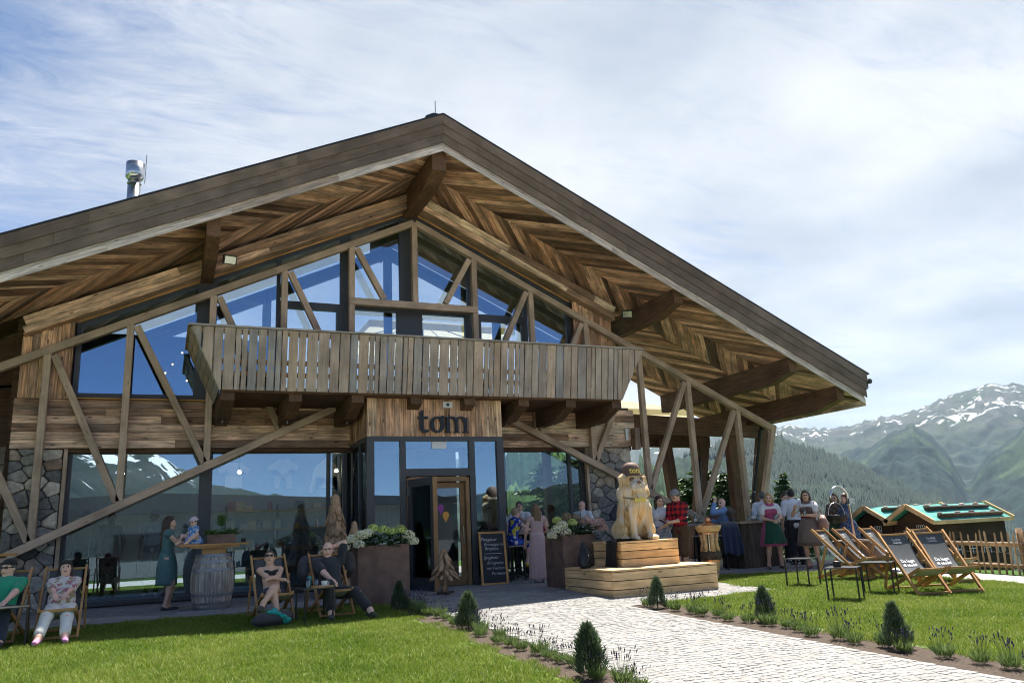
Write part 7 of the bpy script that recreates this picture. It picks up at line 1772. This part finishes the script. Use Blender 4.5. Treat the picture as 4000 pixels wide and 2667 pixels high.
w19 = person('blond woman in pink dirndl with green apron holding a glass', (12.73, 14.5, 0), (-.42, -.9), 1.69, True, 'b', 'shoulder', 'blond', dict(head=(-8, -4), hands=[(.06, .30, 1.06), (-.05, .30, 1.06)], elbow=[(.8, -.4, -.7), (-.8, -.4, -.7)], feet=[(.16, .02, .08), (-.14, -.04, .08)]), dpink, .25, None, 2, plain('bronze_sandal', (.10, .07, .04), .4), dict(z0=1.06, z1=.50, rx=.30, ry=.28, m=dpink, apron=dgreen, pleat=.010, n=19))
person('dark short-haired man in white shirt seen from behind', (col(3098, 15.0), 15.0, 0), (.35, .9), 1.78, False, 'b', 'short', 'black', dict(head=(-6, 0)), white, .9, dark, 2, blk_shoe)
dbr = plain('brown_dirndl_cloth', (.17, .115, .095)); 
w21 = person('woman in brown dirndl with red sash and raised hand looking round', (13.28, 13.9, 0), (-.85, -.5), 1.70, True, 'b', 'shoulder', 'brown', dict(head=(14, 0), hands=[(.20, .26, 1.30), (-.02, .30, 1.14)], elbow=[(.7, -.3, -1), (-.8, -.3, -.7)], feet=[(.1, 0, .08), (-.12, .04, .08)]), dbr, .25, None, 2, plain('pink_shoe', (.5, .26, .25)), dict(z0=1.08, z1=.48, rx=.31, ry=.30, m=dbr, apron=plain('taupe_apron', (.20, .145, .12)), pleat=.010, n=19), glasses='clear')
person('woman with sunglasses pushed up behind the hanging pot', (col(3266, 14.3), 14.3, 0), (-.8, -.55), 1.62, True, 'b', 'wavy', 'darkblond', dict(head=(0, 0), hands=[(.08, .3, 1.1), (-.08, .3, 1.1)]), pattern('brown_print', [(.14, .09, .06), (.3, .22, .15), (.10, .06, .04)], 50), .8, None, 2, blk_shoe, dict(z0=1.02, z1=.5, rx=.24, ry=.22, m=plain('green_skirt', (.06, .13, .05)), pleat=.01), vox=.014)
person('dark-haired woman in blue print dress beside the hanging pot', (col(3308, 13.9), 13.9, 0), (-.8, .35), 1.60, True, 'b', 'short', 'brown', dict(head=(20, -6), hands=[(.1, .36, 1.08), (-.06, .36, 1.06)]), pattern('navy_small_print', [(.02, .045, .12), (.03, .06, .16), (.2, .26, .36)], 60), .7, None, 2, blk_shoe, dict(z0=1.0, z1=.48, rx=.25, ry=.23, m=pattern('navy_small_print_skirt', [(.02, .045, .12), (.03, .06, .16), (.2, .26, .36)], 60), pleat=.01), vox=.014)
# white blouse yokes and puffed sleeves of the two dirndls
def yoke(w, m):
    ob, d = w; S_ = d['S']; T = d['T']; c = Blob(.013)
    for i, s in enumerate((1, -1)):
        a, e = d['sh'][i], d['el'][i]; c.ell(a+(e-a)*.32, V3(.078, .078, .095)*S_, None, .03); c.cap(a+(e-a)*.1, a+(e-a)*.55, .07*S_, .066*S_, .02); c.cap(T(s*.12, .0, .45), T(s*.15, 0, .45), .07*S_, k=.02)
    c.cap(T(-.09, .075, .415), T(.09, .075, .415), .048*S_, k=.03); c.cap(T(-.1, -.02, .45), T(.1, -.02, .45), .075*S_, k=.03)
    add('blouse', c.build('blouse'), m, ob, d['mw'])
yoke(w19, blouse); yoke(w21, blouse)
# sash, shoulder bag, jacket, phone, glasses in hands
def sash(w, m):
    ob, d = w; me = MB(); n_ = 30
    for z in (1.05, 1.11):
        for j in range(n_): a = 2*math.pi*j/n_; me.v.append((.158*math.cos(a), .132*math.sin(a), z))
    for j in range(n_): me.f.append((j, (j+1) % n_, n_+(j+1) % n_, n_+j)); me.m.append(0)
    add('sash', me.mesh(smooth=True), m, ob, d['mw'])
sash(w21, plain('red_sash', (.20, .01, .04)))
d = w21[1]; hb = Blob(.014); hb.ell((0, 0, .0), (.21, .10, .16), None, .03); hb.ell((0, 0, -.08), (.22, .11, .10), None, .05)
bagm = plain('pale_pink_leather', (.42, .24, .18), .5)
bp_ = d['mw'] @ Vector((-.30, -.02, .98)); bag = tag(add('shoulder_bag', hb.build('bag'), bagm, None, Matrix.Translation(bp_) @ Matrix.Rotation(math.radians(55), 4, 'Z')), 'pale pink leather bag hanging from the woman in brown dirndl', 'bag')
add('strap', MB().tube([d['mw'] @ Vector(p) for p in ((-.28, .10, 1.1), (-.17, .06, 1.42), (-.15, -.06, 1.44), (-.30, -.13, 1.1))], .013, 5).mesh(), bagm, bag)
def tumbler(p, label, h=.12, r=.035, fill=(.75, .72, .55)):
    root = empty('drinking_glass', p, 0, label, 'glass', 'drinking glasses'); mw = WM[root.name]
    add('glass', MB().lathe([(r*.85, 0), (r, h), (r-.004, h), (r*.82, .008)], 14, cap=False).mesh(smooth=True), M['glass_door'], root, mw); add('drink', MB().lathe([(r*.8, .008), (r*.9, h*.7)], 12).mesh(), mat('drink_'+str(len(bpy.data.materials)), fill, .2, 0, 0), root, mw)
for w, lab, off in ((w19, 'glass held by the woman in the pink dirndl', (0, .37, 1.06)), (w21, 'glass held by the woman in the brown dirndl', (-.04, .38, 1.14))):
    tumbler(w[1]['mw'] @ Vector(off), lab)
# jacket over the bald man's shoulders
def shoulder_jacket():
    mwj = TR(z16.x, 15.95, 0, math.atan2(.75, .45)); c = Blob(.015)
    for s in (-1, 1): c.cap((s*.10, .0, 1.34), (s*.25, -.02, 1.27), .085, .08, .03); c.cap((s*.25, -.02, 1.27), (s*.24, -.08, .95), .07, .055, .03)
    c.cap((-.12, -.10, 1.3), (.12, -.10, 1.3), .08, k=.04); c.cap((-.14, -.14, 1.1), (.14, -.14, 1.1), .07, k=.06); c.cap((-.16, -.18, .8), (.16, -.18, .8), .05, k=.08); c.cap((-.1, -.17, .95), (.1, -.17, .95), .06, k=.08)
    tag(add('draped_jacket', c.build('jacket'), plain('brown_loden', (.07, .055, .035)), None, mwj), 'brown jacket hung over the shoulders of the bald seated man', 'jacket')
shoulder_jacket()
ph = onY(2588, 2036, 13.8); tag(add('phone', MB().lohi((-.04, -.08, -.005), (.04, .08, .005)).mesh(), M['black'], None, Matrix.Translation(ph) @ Matrix.Rotation(.4, 4, 'Z') @ Matrix.Rotation(.5, 4, 'X')), 'dark phone held by the waiter in plaid', 'phone')
# --- mannequins in the shop window
bronze = mat('bronze_mannequin', (.09, .055, .03), .35, .5, .1)
def mann(px, lab, **k):
    x = onY(px, 2300, 18.95).x; return person(lab, (x, 18.95, .12), k.pop('fwd', (-.1, -1)), 1.78, k.pop('female', True), 'a', 'bald', 'black', k.pop('pose', None), cat='mannequin', group='bronze mannequins in the shop window', name='mannequin', skinmat=bronze, vox=.0145, **k)
mann(318, 'bronze mannequin in grey knit hat and tan coat behind the glass', female=False, top=plain('tan_coat', (.26, .19, .12)), sleeve=1.9, bottom=dark, cap=(plain('grey_knit', (.22, .23, .24)), 'beanie'))
mann(418, 'bronze mannequin in burgundy skirt behind the glass', top=plain('dark_bodice', (.02, .022, .03)), sleeve=.05, skirt=dict(z0=1.08, z1=.50, rx=.2, ry=.16, m=plain('burgundy_skirt', (.16, .012, .022)), pleat=.006))
mann(588, 'bronze mannequin in white t-shirt, red cardigan and denim shorts', top=plain('white_tee', (.6, .62, .64)), sleeve=.5, bottom=plain('denim_shorts', (.10, .14, .18)), leg=.5, cap=(plain('pale_cap', (.4, .42, .42)), 'cap'), shoes=white)

person('dark-haired person half hidden behind the waiter in plaid', (col(2640, 15.2), 15.2, 0), (-.2, 1), 1.66, True, 'b', 'bob', 'black', None, plain('grey_top', (.2, .2, .21)), 1.0, dark, 2, blk_shoe, vox=.015)
person('dark-haired man between the two dirndl women, mostly hidden', (col(3070, 15.9), 15.9, 0), (-.2, -1), 1.72, False, 'b', 'short', 'black', None, plain('dark_green_top', (.03, .05, .04)), 1.0, dark, 2, blk_shoe, vox=.015)
# ================================================================ PLANTS
def leaf_mat(name, cols, trans=.3, rough=.5):
    m, N, L, n, b, out = new_mat(name); ge = n('ShaderNodeNewGeometry'); r = n('ShaderNodeValToRGB'); ramp(r, [(i/max(1, len(cols)-1), c) for i, c in enumerate(cols)]); L.new(ge.outputs['Random Per Island'], r.inputs[0])
    L.new(r.outputs[0], b.inputs['Base Color']); b.inputs['Roughness'].default_value = rough
    t = n('ShaderNodeBsdfTranslucent'); L.new(r.outputs[0], t.inputs['Color']); mx = n('ShaderNodeMixShader'); mx.inputs[0].default_value = trans; L.new(b.outputs[0], mx.inputs[1]); L.new(t.outputs[0], mx.inputs[2]); L.new(mx.outputs[0], out.inputs[0]); return m
LM = dict(cone=leaf_mat('dwarf_conifer_needles', [(.03, .06, .03), (.08, .125, .065), (.16, .22, .11), (.05, .095, .05)], .25), lav=leaf_mat('lavender_leaves', [(.10, .17, .05), (.17, .25, .07), (.24, .31, .10), (.07, .12, .05)], .3), flow=leaf_mat('lavender_buds', [(.035, .02, .11), (.02, .012, .07), (.06, .035, .15)], .1), hyl=leaf_mat('hydrangea_leaves', [(.015, .05, .012), (.03, .085, .02), (.05, .12, .03)], .2, .35), spruce=leaf_mat('spruce_needles', [(.02, .05, .018), (.05, .095, .025), (.09, .15, .035), (.03, .065, .022)], .25), herb=leaf_mat('herb_leaves', [(.05, .12, .025), (.09, .18, .04), (.12, .22, .06)], .3), hyw=leaf_mat('cream_hydrangea_petals', [(.84, .80, .60), (.88, .86, .74), (.70, .74, .32), (.88, .80, .74)], .3), hyg=leaf_mat('lime_hydrangea_petals', [(.58, .70, .16), (.70, .78, .28), (.50, .60, .12)], .3), hyp=leaf_mat('pink_hydrangea_petals', [(.72, .46, .40), (.76, .55, .48), (.66, .36, .36), (.76, .62, .46)], .3), hym=leaf_mat('mauve_hydrangea_petals', [(.30, .22, .14), (.36, .20, .20), (.34, .36, .12), (.22, .14, .14)], .3))
def blades(mb, c, d, L, w, r, bend=.2):
    """one narrow leaf"""
    c = np.array(c, float); d = np.array(d, float); d /= np.linalg.norm(d); s = np.cross(d, r.normal(0, 1, 3)); s /= np.linalg.norm(s)+1e-9; up = np.cross(s, d)
    b = len(mb.v); m_ = c+d*L*.55+up*bend*L*.1; e = c+d*L-V3(0, 0, bend*L*.3)
    mb.v += [tuple(c-s*w*.35), tuple(c+s*w*.35), tuple(m_+s*w*.5), tuple(m_-s*w*.5), tuple(e)]; mb.f += [(b, b+1, b+2, b+3), (b+3, b+2, b+4)]; mb.m += [0, 0]
def cone_plant_mesh(seed, H_=.62, R_=.19, n_=2600):
    r = np.random.RandomState(seed); mb = MB()
    for i in range(n_):
        f = r.rand()**.75; z = .03+H_*.9*f; a = r.rand()*6.283; rad = R_*(1-f)**.8*(.45+.6*math.sqrt(r.rand()))*(1+.16*math.sin(f*7+seed)+.22*math.sin(a*3+seed*2+f*5))*min(1, .65+f*2)
        d = V3(math.cos(a)*.5, math.sin(a)*.5, .95)+r.normal(0, .2, 3); blades(mb, (rad*math.cos(a), rad*math.sin(a), z), d, r.uniform(.045, .12)*(1.15-f*.3), .010, r, 0)
    for i in range(14):
        a = r.rand()*6.28; d = V3(r.normal(0, .2), r.normal(0, .2), 1); blades(mb, (.02*math.cos(a), .02*math.sin(a), H_*.8), d, H_*.3, .008, r, 0)
    return mb.mesh('conifer')
cm = [cone_plant_mesh(s) for s in (1, 2, 3)]; stem_m = MB().tube([(0, 0, 0), (0, 0, .45)], [.015, .006], 6).mesh()
def cone(x, y, h, mi, label):
    z = gz(x, y); root = empty('dwarf_conifer', (x, y, z-.01), mi*1.7, label, 'shrub', 'dwarf conifers along the path'); s = h/.66; w_ = s*random.uniform(1.0, 1.25); mw = WM[root.name] @ Matrix.Diagonal((w_, w_, s, 1))
    add('crown', cm[mi % 3], LM['cone'], root, mw); add('stem', stem_m, M['bark'], root, mw)
for px, py, h, mi, lab in ((1560, 2378, .46, 0, 'dwarf conifer in front of the left rusty planter'), (1830, 2452, .49, 1, 'dwarf conifer left of the path, second from the planter'), (2305, 2640, .50, 2, 'dwarf conifer nearest the camera left of the path'), (2570, 2372, .47, 1, 'dwarf conifer at the front corner of the larch bench'), (2990, 2425, .46, 2, 'dwarf conifer right of the path, middle one'), (3505, 2530, .48, 0, 'dwarf conifer nearest the camera right of the path')):
    p = onZ(px, py, 0)
    for _ in range(6): p = onZ(px, py, gz(p.x, p.y))
    cone(p.x, p.y, h, mi, lab)
# lavender: one countable tuft after another
def lav_mesh(seed):
    r = np.random.RandomState(seed); g_ = MB(); fl = MB()
    for i in range(230):
        a = r.rand()*6.28; rr = r.rand()**.6*.10; d = V3(math.cos(a)*.5, math.sin(a)*.5, .9)+r.normal(0, .2, 3); blades(g_, (rr*math.cos(a), rr*math.sin(a), 0.01+r.rand()*.05), d, r.uniform(.08, .2), .009, r, .3)
    for i in range(20):
        a = r.rand()*6.28; rr = r.rand()*.09; d = V3(math.cos(a)*.22, math.sin(a)*.22, 1)+r.normal(0, .1, 3); d /= np.linalg.norm(d); L_ = r.uniform(.22, .36); b0 = V3(rr*math.cos(a), rr*math.sin(a), .03); e = b0+d*L_
        g_.tube([b0, b0+d*L_*.6+r.normal(0, .008, 3), e], .0016, 3, cap=False); fl.tube([e-d*.012, e+d*.012, e+d*.028], [.005, .0075, .003], 5)
        if r.rand() < .4: fl.tube([e-d*.035, e-d*.028], [.005, .004], 5)
    return g_.mesh('lavender'), fl.mesh('buds')
lv = [lav_mesh(s) for s in (5, 6, 7, 8)]
ORD = 'first second third fourth fifth sixth seventh eighth ninth tenth eleventh twelfth thirteenth fourteenth fifteenth sixteenth seventeenth eighteenth nineteenth twentieth twenty-first twenty-second twenty-third twenty-fourth twenty-fifth twenty-sixth twenty-seventh twenty-eighth twenty-ninth thirtieth thirty-first thirty-second thirty-third thirty-fourth'.split()
def lav(x, y, i, side, n):
    root = empty('lavender_plant', (x, y, gz(x, y)-.005), i*2.1, '%s lavender tuft counted from the lodge %s' % (ORD[n], side), 'lavender', 'lavender plants edging the path '+side); mw = WM[root.name]; s = random.uniform(.5, .82); mw = mw @ Matrix.Diagonal((s, s, s*random.uniform(.9, 1.15), 1))
    tag(add('foliage', lv[i % 4][0], LM['lav'], root, mw), kind='stuff'); tag(add('flower_spikes', lv[i % 4][1], LM['flow'], root, mw), kind='stuff')
i = 0; k0 = 0; y = 13.0
while y > 6.0: lav(3.74+RS.uniform(-.09, .09), y, i, 'in the bed left of the cobble path', i); i += 1; y -= RS.uniform(.22, .36)
y = 10.7; k0 = i
while y > 3.6: lav(6.93+RS.uniform(-.1, .12), y, i, 'in the bed right of the cobble path', i-k0); i += 1; y -= RS.uniform(.24, .38)
# hydrangeas in the rusty planters
def hydrangea(cx, cy, z, w, heads, label, seed):
    r = np.random.RandomState(seed); root = empty('hydrangea', (cx, cy, z), 0, label, 'hydrangea', 'hydrangeas in the rusty planters'); mw = WM[root.name]; lf = MB()
    for k in range(210):
        a = r.rand()*6.28; rr = r.rand()**.5; c = V3(rr*w*.52*math.cos(a), rr*.28*math.sin(a), r.uniform(-.02, .20)); d = V3(math.cos(a), math.sin(a)-.4, r.uniform(-.3, .6)); d /= np.linalg.norm(d); s = np.cross(d, V3(0, 0, 1)); s /= np.linalg.norm(s)+1e-6; L_ = r.uniform(.08, .14); b = len(lf.v); wd = L_*.36; up = np.cross(s, d)
        for t, q in ((0, .1), (.3, .9), (.6, 1), (.85, .5)): lf.v += [tuple(c+d*L_*t-s*wd*q+up*.012), tuple(c+d*L_*t), tuple(c+d*L_*t+s*wd*q+up*.012)]
        lf.v.append(tuple(c+d*L_-V3(0, 0, .02)))
        for i_ in range(3): o = b+i_*3; lf.f += [(o, o+1, o+4, o+3), (o+1, o+2, o+5, o+4)]; lf.m += [0, 0]
        o = b+9; lf.f += [(o, o+1, o+3), (o+1, o+2, o+3)]; lf.m += [0, 0]
    add('leaves', lf.mesh('leaves'), LM['hyl'], root, mw)
    for (x, y, hz, rad, mk) in heads:
        fm = MB()
        for k in range(230):
            v = r.normal(0, 1, 3); v /= np.linalg.norm(v)
            if v[2] < -.5: continue
            c = V3(x, y, hz+.01)+v*rad*1.14*V3(1, 1, .85)*r.uniform(.9, 1.04); s = np.cross(v, r.normal(0, 1, 3)); s /= np.linalg.norm(s); u = np.cross(v, s); p = .017
            fm.poly([c+s*p, c+u*p+v*.004, c-s*p, c-u*p+v*.004])
        add('flower_head', fm.mesh('head'), LM[mk], root, mw)
hydrangea(3.46, 13.85, .95, 1.0, [(-.50, -.16, .13, .10, 'hyw'), (-.36, -.22, .19, .10, 'hyw'), (-.60, -.1, .02, .09, 'hyw'), (-.40, -.24, .04, .085, 'hyw'), (-.24, -.18, .22, .09, 'hyw'), (-.1, .0, .30, .085, 'hyg'), (.08, -.02, .27, .085, 'hyg'), (.22, -.05, .23, .08, 'hyg'), (.38, -.05, .25, .095, 'hyg'), (.50, -.12, .15, .10, 'hyw'), (.58, -.12, .05, .09, 'hyw')], 'cream and lime hydrangea in the planter left of the door', 3)
hydrangea(7.36, 14.0, .95, .95, [(-.46, -.2, .12, .10, 'hyw'), (-.34, -.22, .2, .10, 'hyw'), (-.52, -.12, .02, .09, 'hyw'), (-.28, -.24, .08, .095, 'hyw'), (-.36, -.05, .30, .08, 'hyg'), (-.12, .0, .35, .10, 'hym'), (.08, .02, .32, .10, 'hym'), (-.08, -.15, .24, .085, 'hyg'), (.28, -.05, .28, .10, 'hyp'), (.40, -.12, .20, .11, 'hyp'), (.54, -.1, .22, .11, 'hyp'), (.60, -.12, .12, .10, 'hyp'), (.16, -.12, .24, .08, 'hym')], 'cream, mauve and pink hydrangea in the planter behind the bench', 4)
# herb boxes
def herbs(loc, w, label, tall, seed):
    root = herb_box(loc, w, label, tall); r = np.random.RandomState(seed); mw = WM[root.name]
    pl = tag(add('herb_plant', None, None), 'x', 'x') if False else None
    h1 = MB(); h2 = MB(); h3 = MB()
    for k in range(160): d = V3(r.normal(0, .7), r.normal(0, .6), r.uniform(.2, 1)); blades(h1, (-w*.33+r.normal(0, .04), r.normal(0, .03), .14), d, r.uniform(.08, .2), .035, r, .6)
    h2.tube([(0, 0, .13), (.01, 0, .32)], .008, 5)
    for k in range(300): d = V3(r.normal(0, .25), r.normal(0, .25), 1); blades(h2, (r.normal(0, .03), r.normal(0, .03), r.uniform(.3, .4)), d, r.uniform(.08, .17), .008, r, 0)
    for k in range(190): d = V3(r.normal(0, .6), r.normal(0, .5), r.uniform(.3, 1)); blades(h3, (w*.3+r.normal(0, .06), r.normal(0, .03), .14), d, r.uniform(.1, .24), .012, r, .3)
    for nm, q in (('herb_foliage', h1), ('herb_foliage', h2), ('herb_foliage', h3)): add(nm, q.mesh(), LM['herb'], root, mw)
herbs((.98, 15.62, 1.133), .5, 'rusty herb planter on the barrel table beside the baby', True, 3)
herbs((-2.72, 15.35, 1.133), .4, 'rusty herb planter on the table at the left edge', True, 4)
# spruces beyond the porch
def spruce_mesh(seed, H_=9.0, R_=2.6, n_=5200):
    r = np.random.RandomState(seed); mb = MB(); br = MB(); br.tube([(0, 0, 0), (0, 0, H_*.97)], [.16, .02], 7)
    for lv_ in range(34):
        f = lv_/33; z = H_*(.06+.92*f); R2 = R_*(1-f)**.72*r.uniform(.75, 1.1)+.12
        for k in range(int(9+6*(1-f))):
            a = r.rand()*6.283; L_ = R2*r.uniform(.6, 1.05); dr = .18*L_+.1*L_*r.rand(); pts = [V3(0, 0, z), V3(math.cos(a)*L_*.5, math.sin(a)*L_*.5, z-dr*.35), V3(math.cos(a)*L_, math.sin(a)*L_, z-dr*.55)]
            br.tube(pts, [.02, .012, .004], 3, cap=False)
            m_ = int(4+L_*9)
            for q in range(m_):
                t = (q+r.rand())/m_; t = .15+.85*t; p = pts[0]*(1-t)**2+2*pts[1]*t*(1-t)+pts[2]*t*t
                for w_ in range(5):
                    d = V3(math.cos(a)+r.normal(0, .8), math.sin(a)+r.normal(0, .8), -.75+r.normal(0, .35)); blades(mb, p, d, r.uniform(.2, .45)*(1-.3*f), .085, r, .2)
    return mb.mesh('needles'), br.mesh('trunk')
sp = [spruce_mesh(s) for s in (1, 2)]
for n_, (px, py, Y, hgt, k, lab) in enumerate(((2735, 1850, 30, 7.0, 0, 'tall spruce seen between the leaning porch posts'), (2830, 1880, 27, 5.6, 1, 'spruce with hanging branches behind the porch, right of the tall one'), (3053, 1880, 34, 0, 0, 'slim spruce top behind the women in dirndls'), (2680, 1900, 33, 0, 1, 'spruce half hidden behind the first dark porch post'), (2230, 1830, 27, 0, 0, 'spruce seen through the right shop window'), (2130, 1840, 29, 0, 1, 'spruce seen through the right shop window beside the entrance'), (2940, 1960, 30, 0, 1, 'low spruce behind the board-clad counter'))):
    tp = onY(px, py-45, Y); base = -2.5-max(0, tp.x-15.6)*.35; H_ = tp.z-base; s = H_/9.0; wd = s*(1.75 if n_ != 2 else .8)
    root = empty('spruce_tree', (tp.x, Y, base), n_*1.3, lab, 'tree', 'spruces behind the porch'); mw = WM[root.name] @ Matrix.Diagonal((wd, wd, s, 1)); add('crown', sp[k][0], LM['spruce'], root, mw); add('trunk', sp[k][1], M['bark'], root, mw)
# ================================================================ SMALL THINGS
tz_ = gz(2.10, 12.28)+.48
tray = tag(add('serving_tray', MB().lohi((-.15, -.11, 0), (.15, .11, .012)).lohi((-.15, -.11, .012), (.15, -.098, .025)).lohi((-.15, .098, .012), (.15, .11, .025)).mesh(), M['deckwood'], None, TR(2.19, 12.24, tz_, .1)), 'small wooden tray with cup and saucer on the black table', 'tray')
cup = empty('coffee_cup', (2.23, 12.22, tz_+.013), 0, 'white coffee cup with saucer on the wooden tray', 'cup'); cw = WM[cup.name]
add('saucer', MB().lathe([(.03, 0), (.075, .012), (.078, .015), (.03, .006)], 18).mesh(smooth=True), M['whitepl'], cup, cw); add('bowl', MB().lathe([(.025, .012), (.042, .03), (.046, .075), (.042, .075), (.036, .03)], 18).mesh(smooth=True), M['whitepl'], cup, cw); add('handle', MB().tube([(.044, 0, .06), (.07, 0, .055), (.066, 0, .03), (.042, 0, .025)], .006, 6).mesh(), M['whitepl'], cup, cw)
tumbler((2.0, 12.26, tz_), 'water glass on the black table between the two loungers', .14, .036, (.5, .55, .5)); tumbler((2.13, 12.32, tz_+.013), 'short glass on the wooden tray', .10, .034, (.55, .58, .55))
tag(add('drink_can', MB().lathe([(.028, 0), (.031, .01), (.031, .145), (.026, .16)], 14).mesh(smooth=True), mat('teal_can', (.03, .28, .28), .35, .4, .1), None, TR(2.04, 12.40, tz_)), 'teal drink can on the black table between the loungers', 'can')
# backpack with turquoise cloth on the grass
b = Blob(.013); b.ell((0, 0, .10), (.26, .16, .11), None, .05).ell((-.14, .02, .08), (.16, .14, .09), None, .05).ell((.16, -.02, .11), (.13, .13, .10), None, .05); b.cut((0, 0, 0), (0, 0, -1))
bk = tag(add('backpack', b.build('pack'), plain('dark_grey_nylon', (.035, .033, .038), .6), None, TR(1.50, 12.12, gz(0, 12.12)+.01, .3)), 'dark backpack lying on the grass by the crossed legs', 'backpack')
b = Blob(.012); [b.ell((x, y, z), (.07, .05, .035), rotm(.3*i, .2, i), .03) for i, (x, y, z) in enumerate(((-.06, -.06, .19), (.02, -.10, .17), (.08, -.13, .12), (.14, -.13, .07), (0, -.03, .205)))]
tag(add('scarf', b.build('scarf'), plain('turquoise_cloth', (.01, .33, .30)), None, TR(1.50, 12.12, gz(0, 12.12)+.01, .3)), 'turquoise cloth lying on the dark backpack', 'scarf')
# rucksacks on the man's chair back
for (x, y, z, c, lab) in ((2.14, 13.38, .66, (.05, .05, .065), 'grey rucksack hanging on the left rail of the bald man\'s chair'), (2.82, 13.41, .70, (.014, .015, .018), 'black rucksack hanging on the right rail of the bald man\'s chair')):
    b = Blob(.014); b.ell((0, 0, 0), (.13, .10, .20), None, .04).ell((0, -.06, -.06), (.10, .06, .11), None, .03).ell((0, 0, .12), (.09, .08, .1), None, .05); o = tag(add('rucksack', b.build('rucksack'), plain('rucksack_cloth_%d' % int(x*10), c, .6), None, TR(x, y, z)), lab, 'rucksack')
    add('strap', MB().tube([(.05, .0, .18), (.06, -.05, .32), (-.04, -.05, .33), (-.05, 0, .18)], .014, 5).mesh(), M['black'], o, WM[o.name])
# bottles and glasses on counters
def bottle(p, label):
    root = empty('water_bottle', p, 0, label, 'bottle', 'glass bottles on the porch tables'); mw = WM[root.name]; add('bottle_glass', MB().lathe([(.036, 0), (.04, .01), (.04, .15), (.03, .19), (.014, .22), (.014, .26)], 14, cap=False).mesh(smooth=True), M['glass_door'], root, mw); add('bottle_cap', MB().lathe([(.016, .25), (.016, .275)], 10).mesh(), M['whitepl'], root, mw); add('bottle_label', MB().lathe([(.041, .05), (.041, .12)], 14, cap=False).mesh(), M['print'], root, mw)
for px, py, Y, lab in ((2716, 2022, 16.6, 'water bottle on the long table left of the chin-resting woman'), (2834, 2020, 16.5, 'water bottle in front of the bald man in blue'), (2943, 2038, 15.5, 'water bottle on the board-clad counter')):
    p = onY(px, py, Y); bottle((p.x, Y, 1.061), lab)
for px, Y, lab in ((2922, 15.4, 'glass at the left end of the board-clad counter'), (2958, 15.3, 'glass on the counter right of its bottle'), (2732, 16.55, 'white mug on the long table beside the bottle'), (2810, 16.5, 'glass on the long table by the herb pot'), (2535, 16.6, 'tall glass mug on the long table behind the dog')):
    tumbler((col(px, Y), Y, 1.061), lab)
for x, y, lab in ((7.62, 17.15, 'glass held near the blue floral dress'), (8.05, 17.1, 'glass with pale drink on the window table')): tumbler((x, y, 1.061), lab)
pot = empty('herb_pot', (col(2785, 16.6), 16.6, 1.061), 0, 'rusty herb pot with leaves on the long porch table', 'pot'); add('box', MB().lohi((-.12, -.1, 0), (.12, .1, .2)).mesh(), M['corten'], pot, WM[pot.name]); hb_ = MB(); r_ = np.random.RandomState(1)
for k in range(180): blades(hb_, (r_.normal(0, .06), r_.normal(0, .05), .18), V3(r_.normal(0, .6), r_.normal(0, .6), 1), r_.uniform(.1, .25), .014, r_, .3)
add('leaves', hb_.mesh(), LM['herb'], pot, WM[pot.name])
tag(add('ashtray_jar', MB().lathe([(.04, 0), (.045, .07), (.04, .07), (.035, .02)], 14).mesh(), M['black'], None, TR(1.36, 15.5, 1.133)), 'small dark jar at the right end of the orange barrel table', 'jar')
# ================================================================ HAZE: the valley air
def haze():
    m = bpy.data.materials.new('valley_haze'); m.use_nodes = True; N, L, n = NT(m.node_tree); N.clear(); out = n('ShaderNodeOutputMaterial'); v = n('ShaderNodeVolumePrincipled')
    v.inputs['Color'].default_value = (.52, .74, 1.0, 1); v.inputs['Density'].default_value = 3.6e-5; v.inputs['Anisotropy'].default_value = .25; L.new(v.outputs[0], out.inputs['Volume'])
    o = add('haze', MB().lohi((-14800, -14800, -260), (14800, 14800, 1400)).mesh(), m); tag(o, 'pale blue valley haze over the mountains', 'haze', None, 'stuff')
haze()
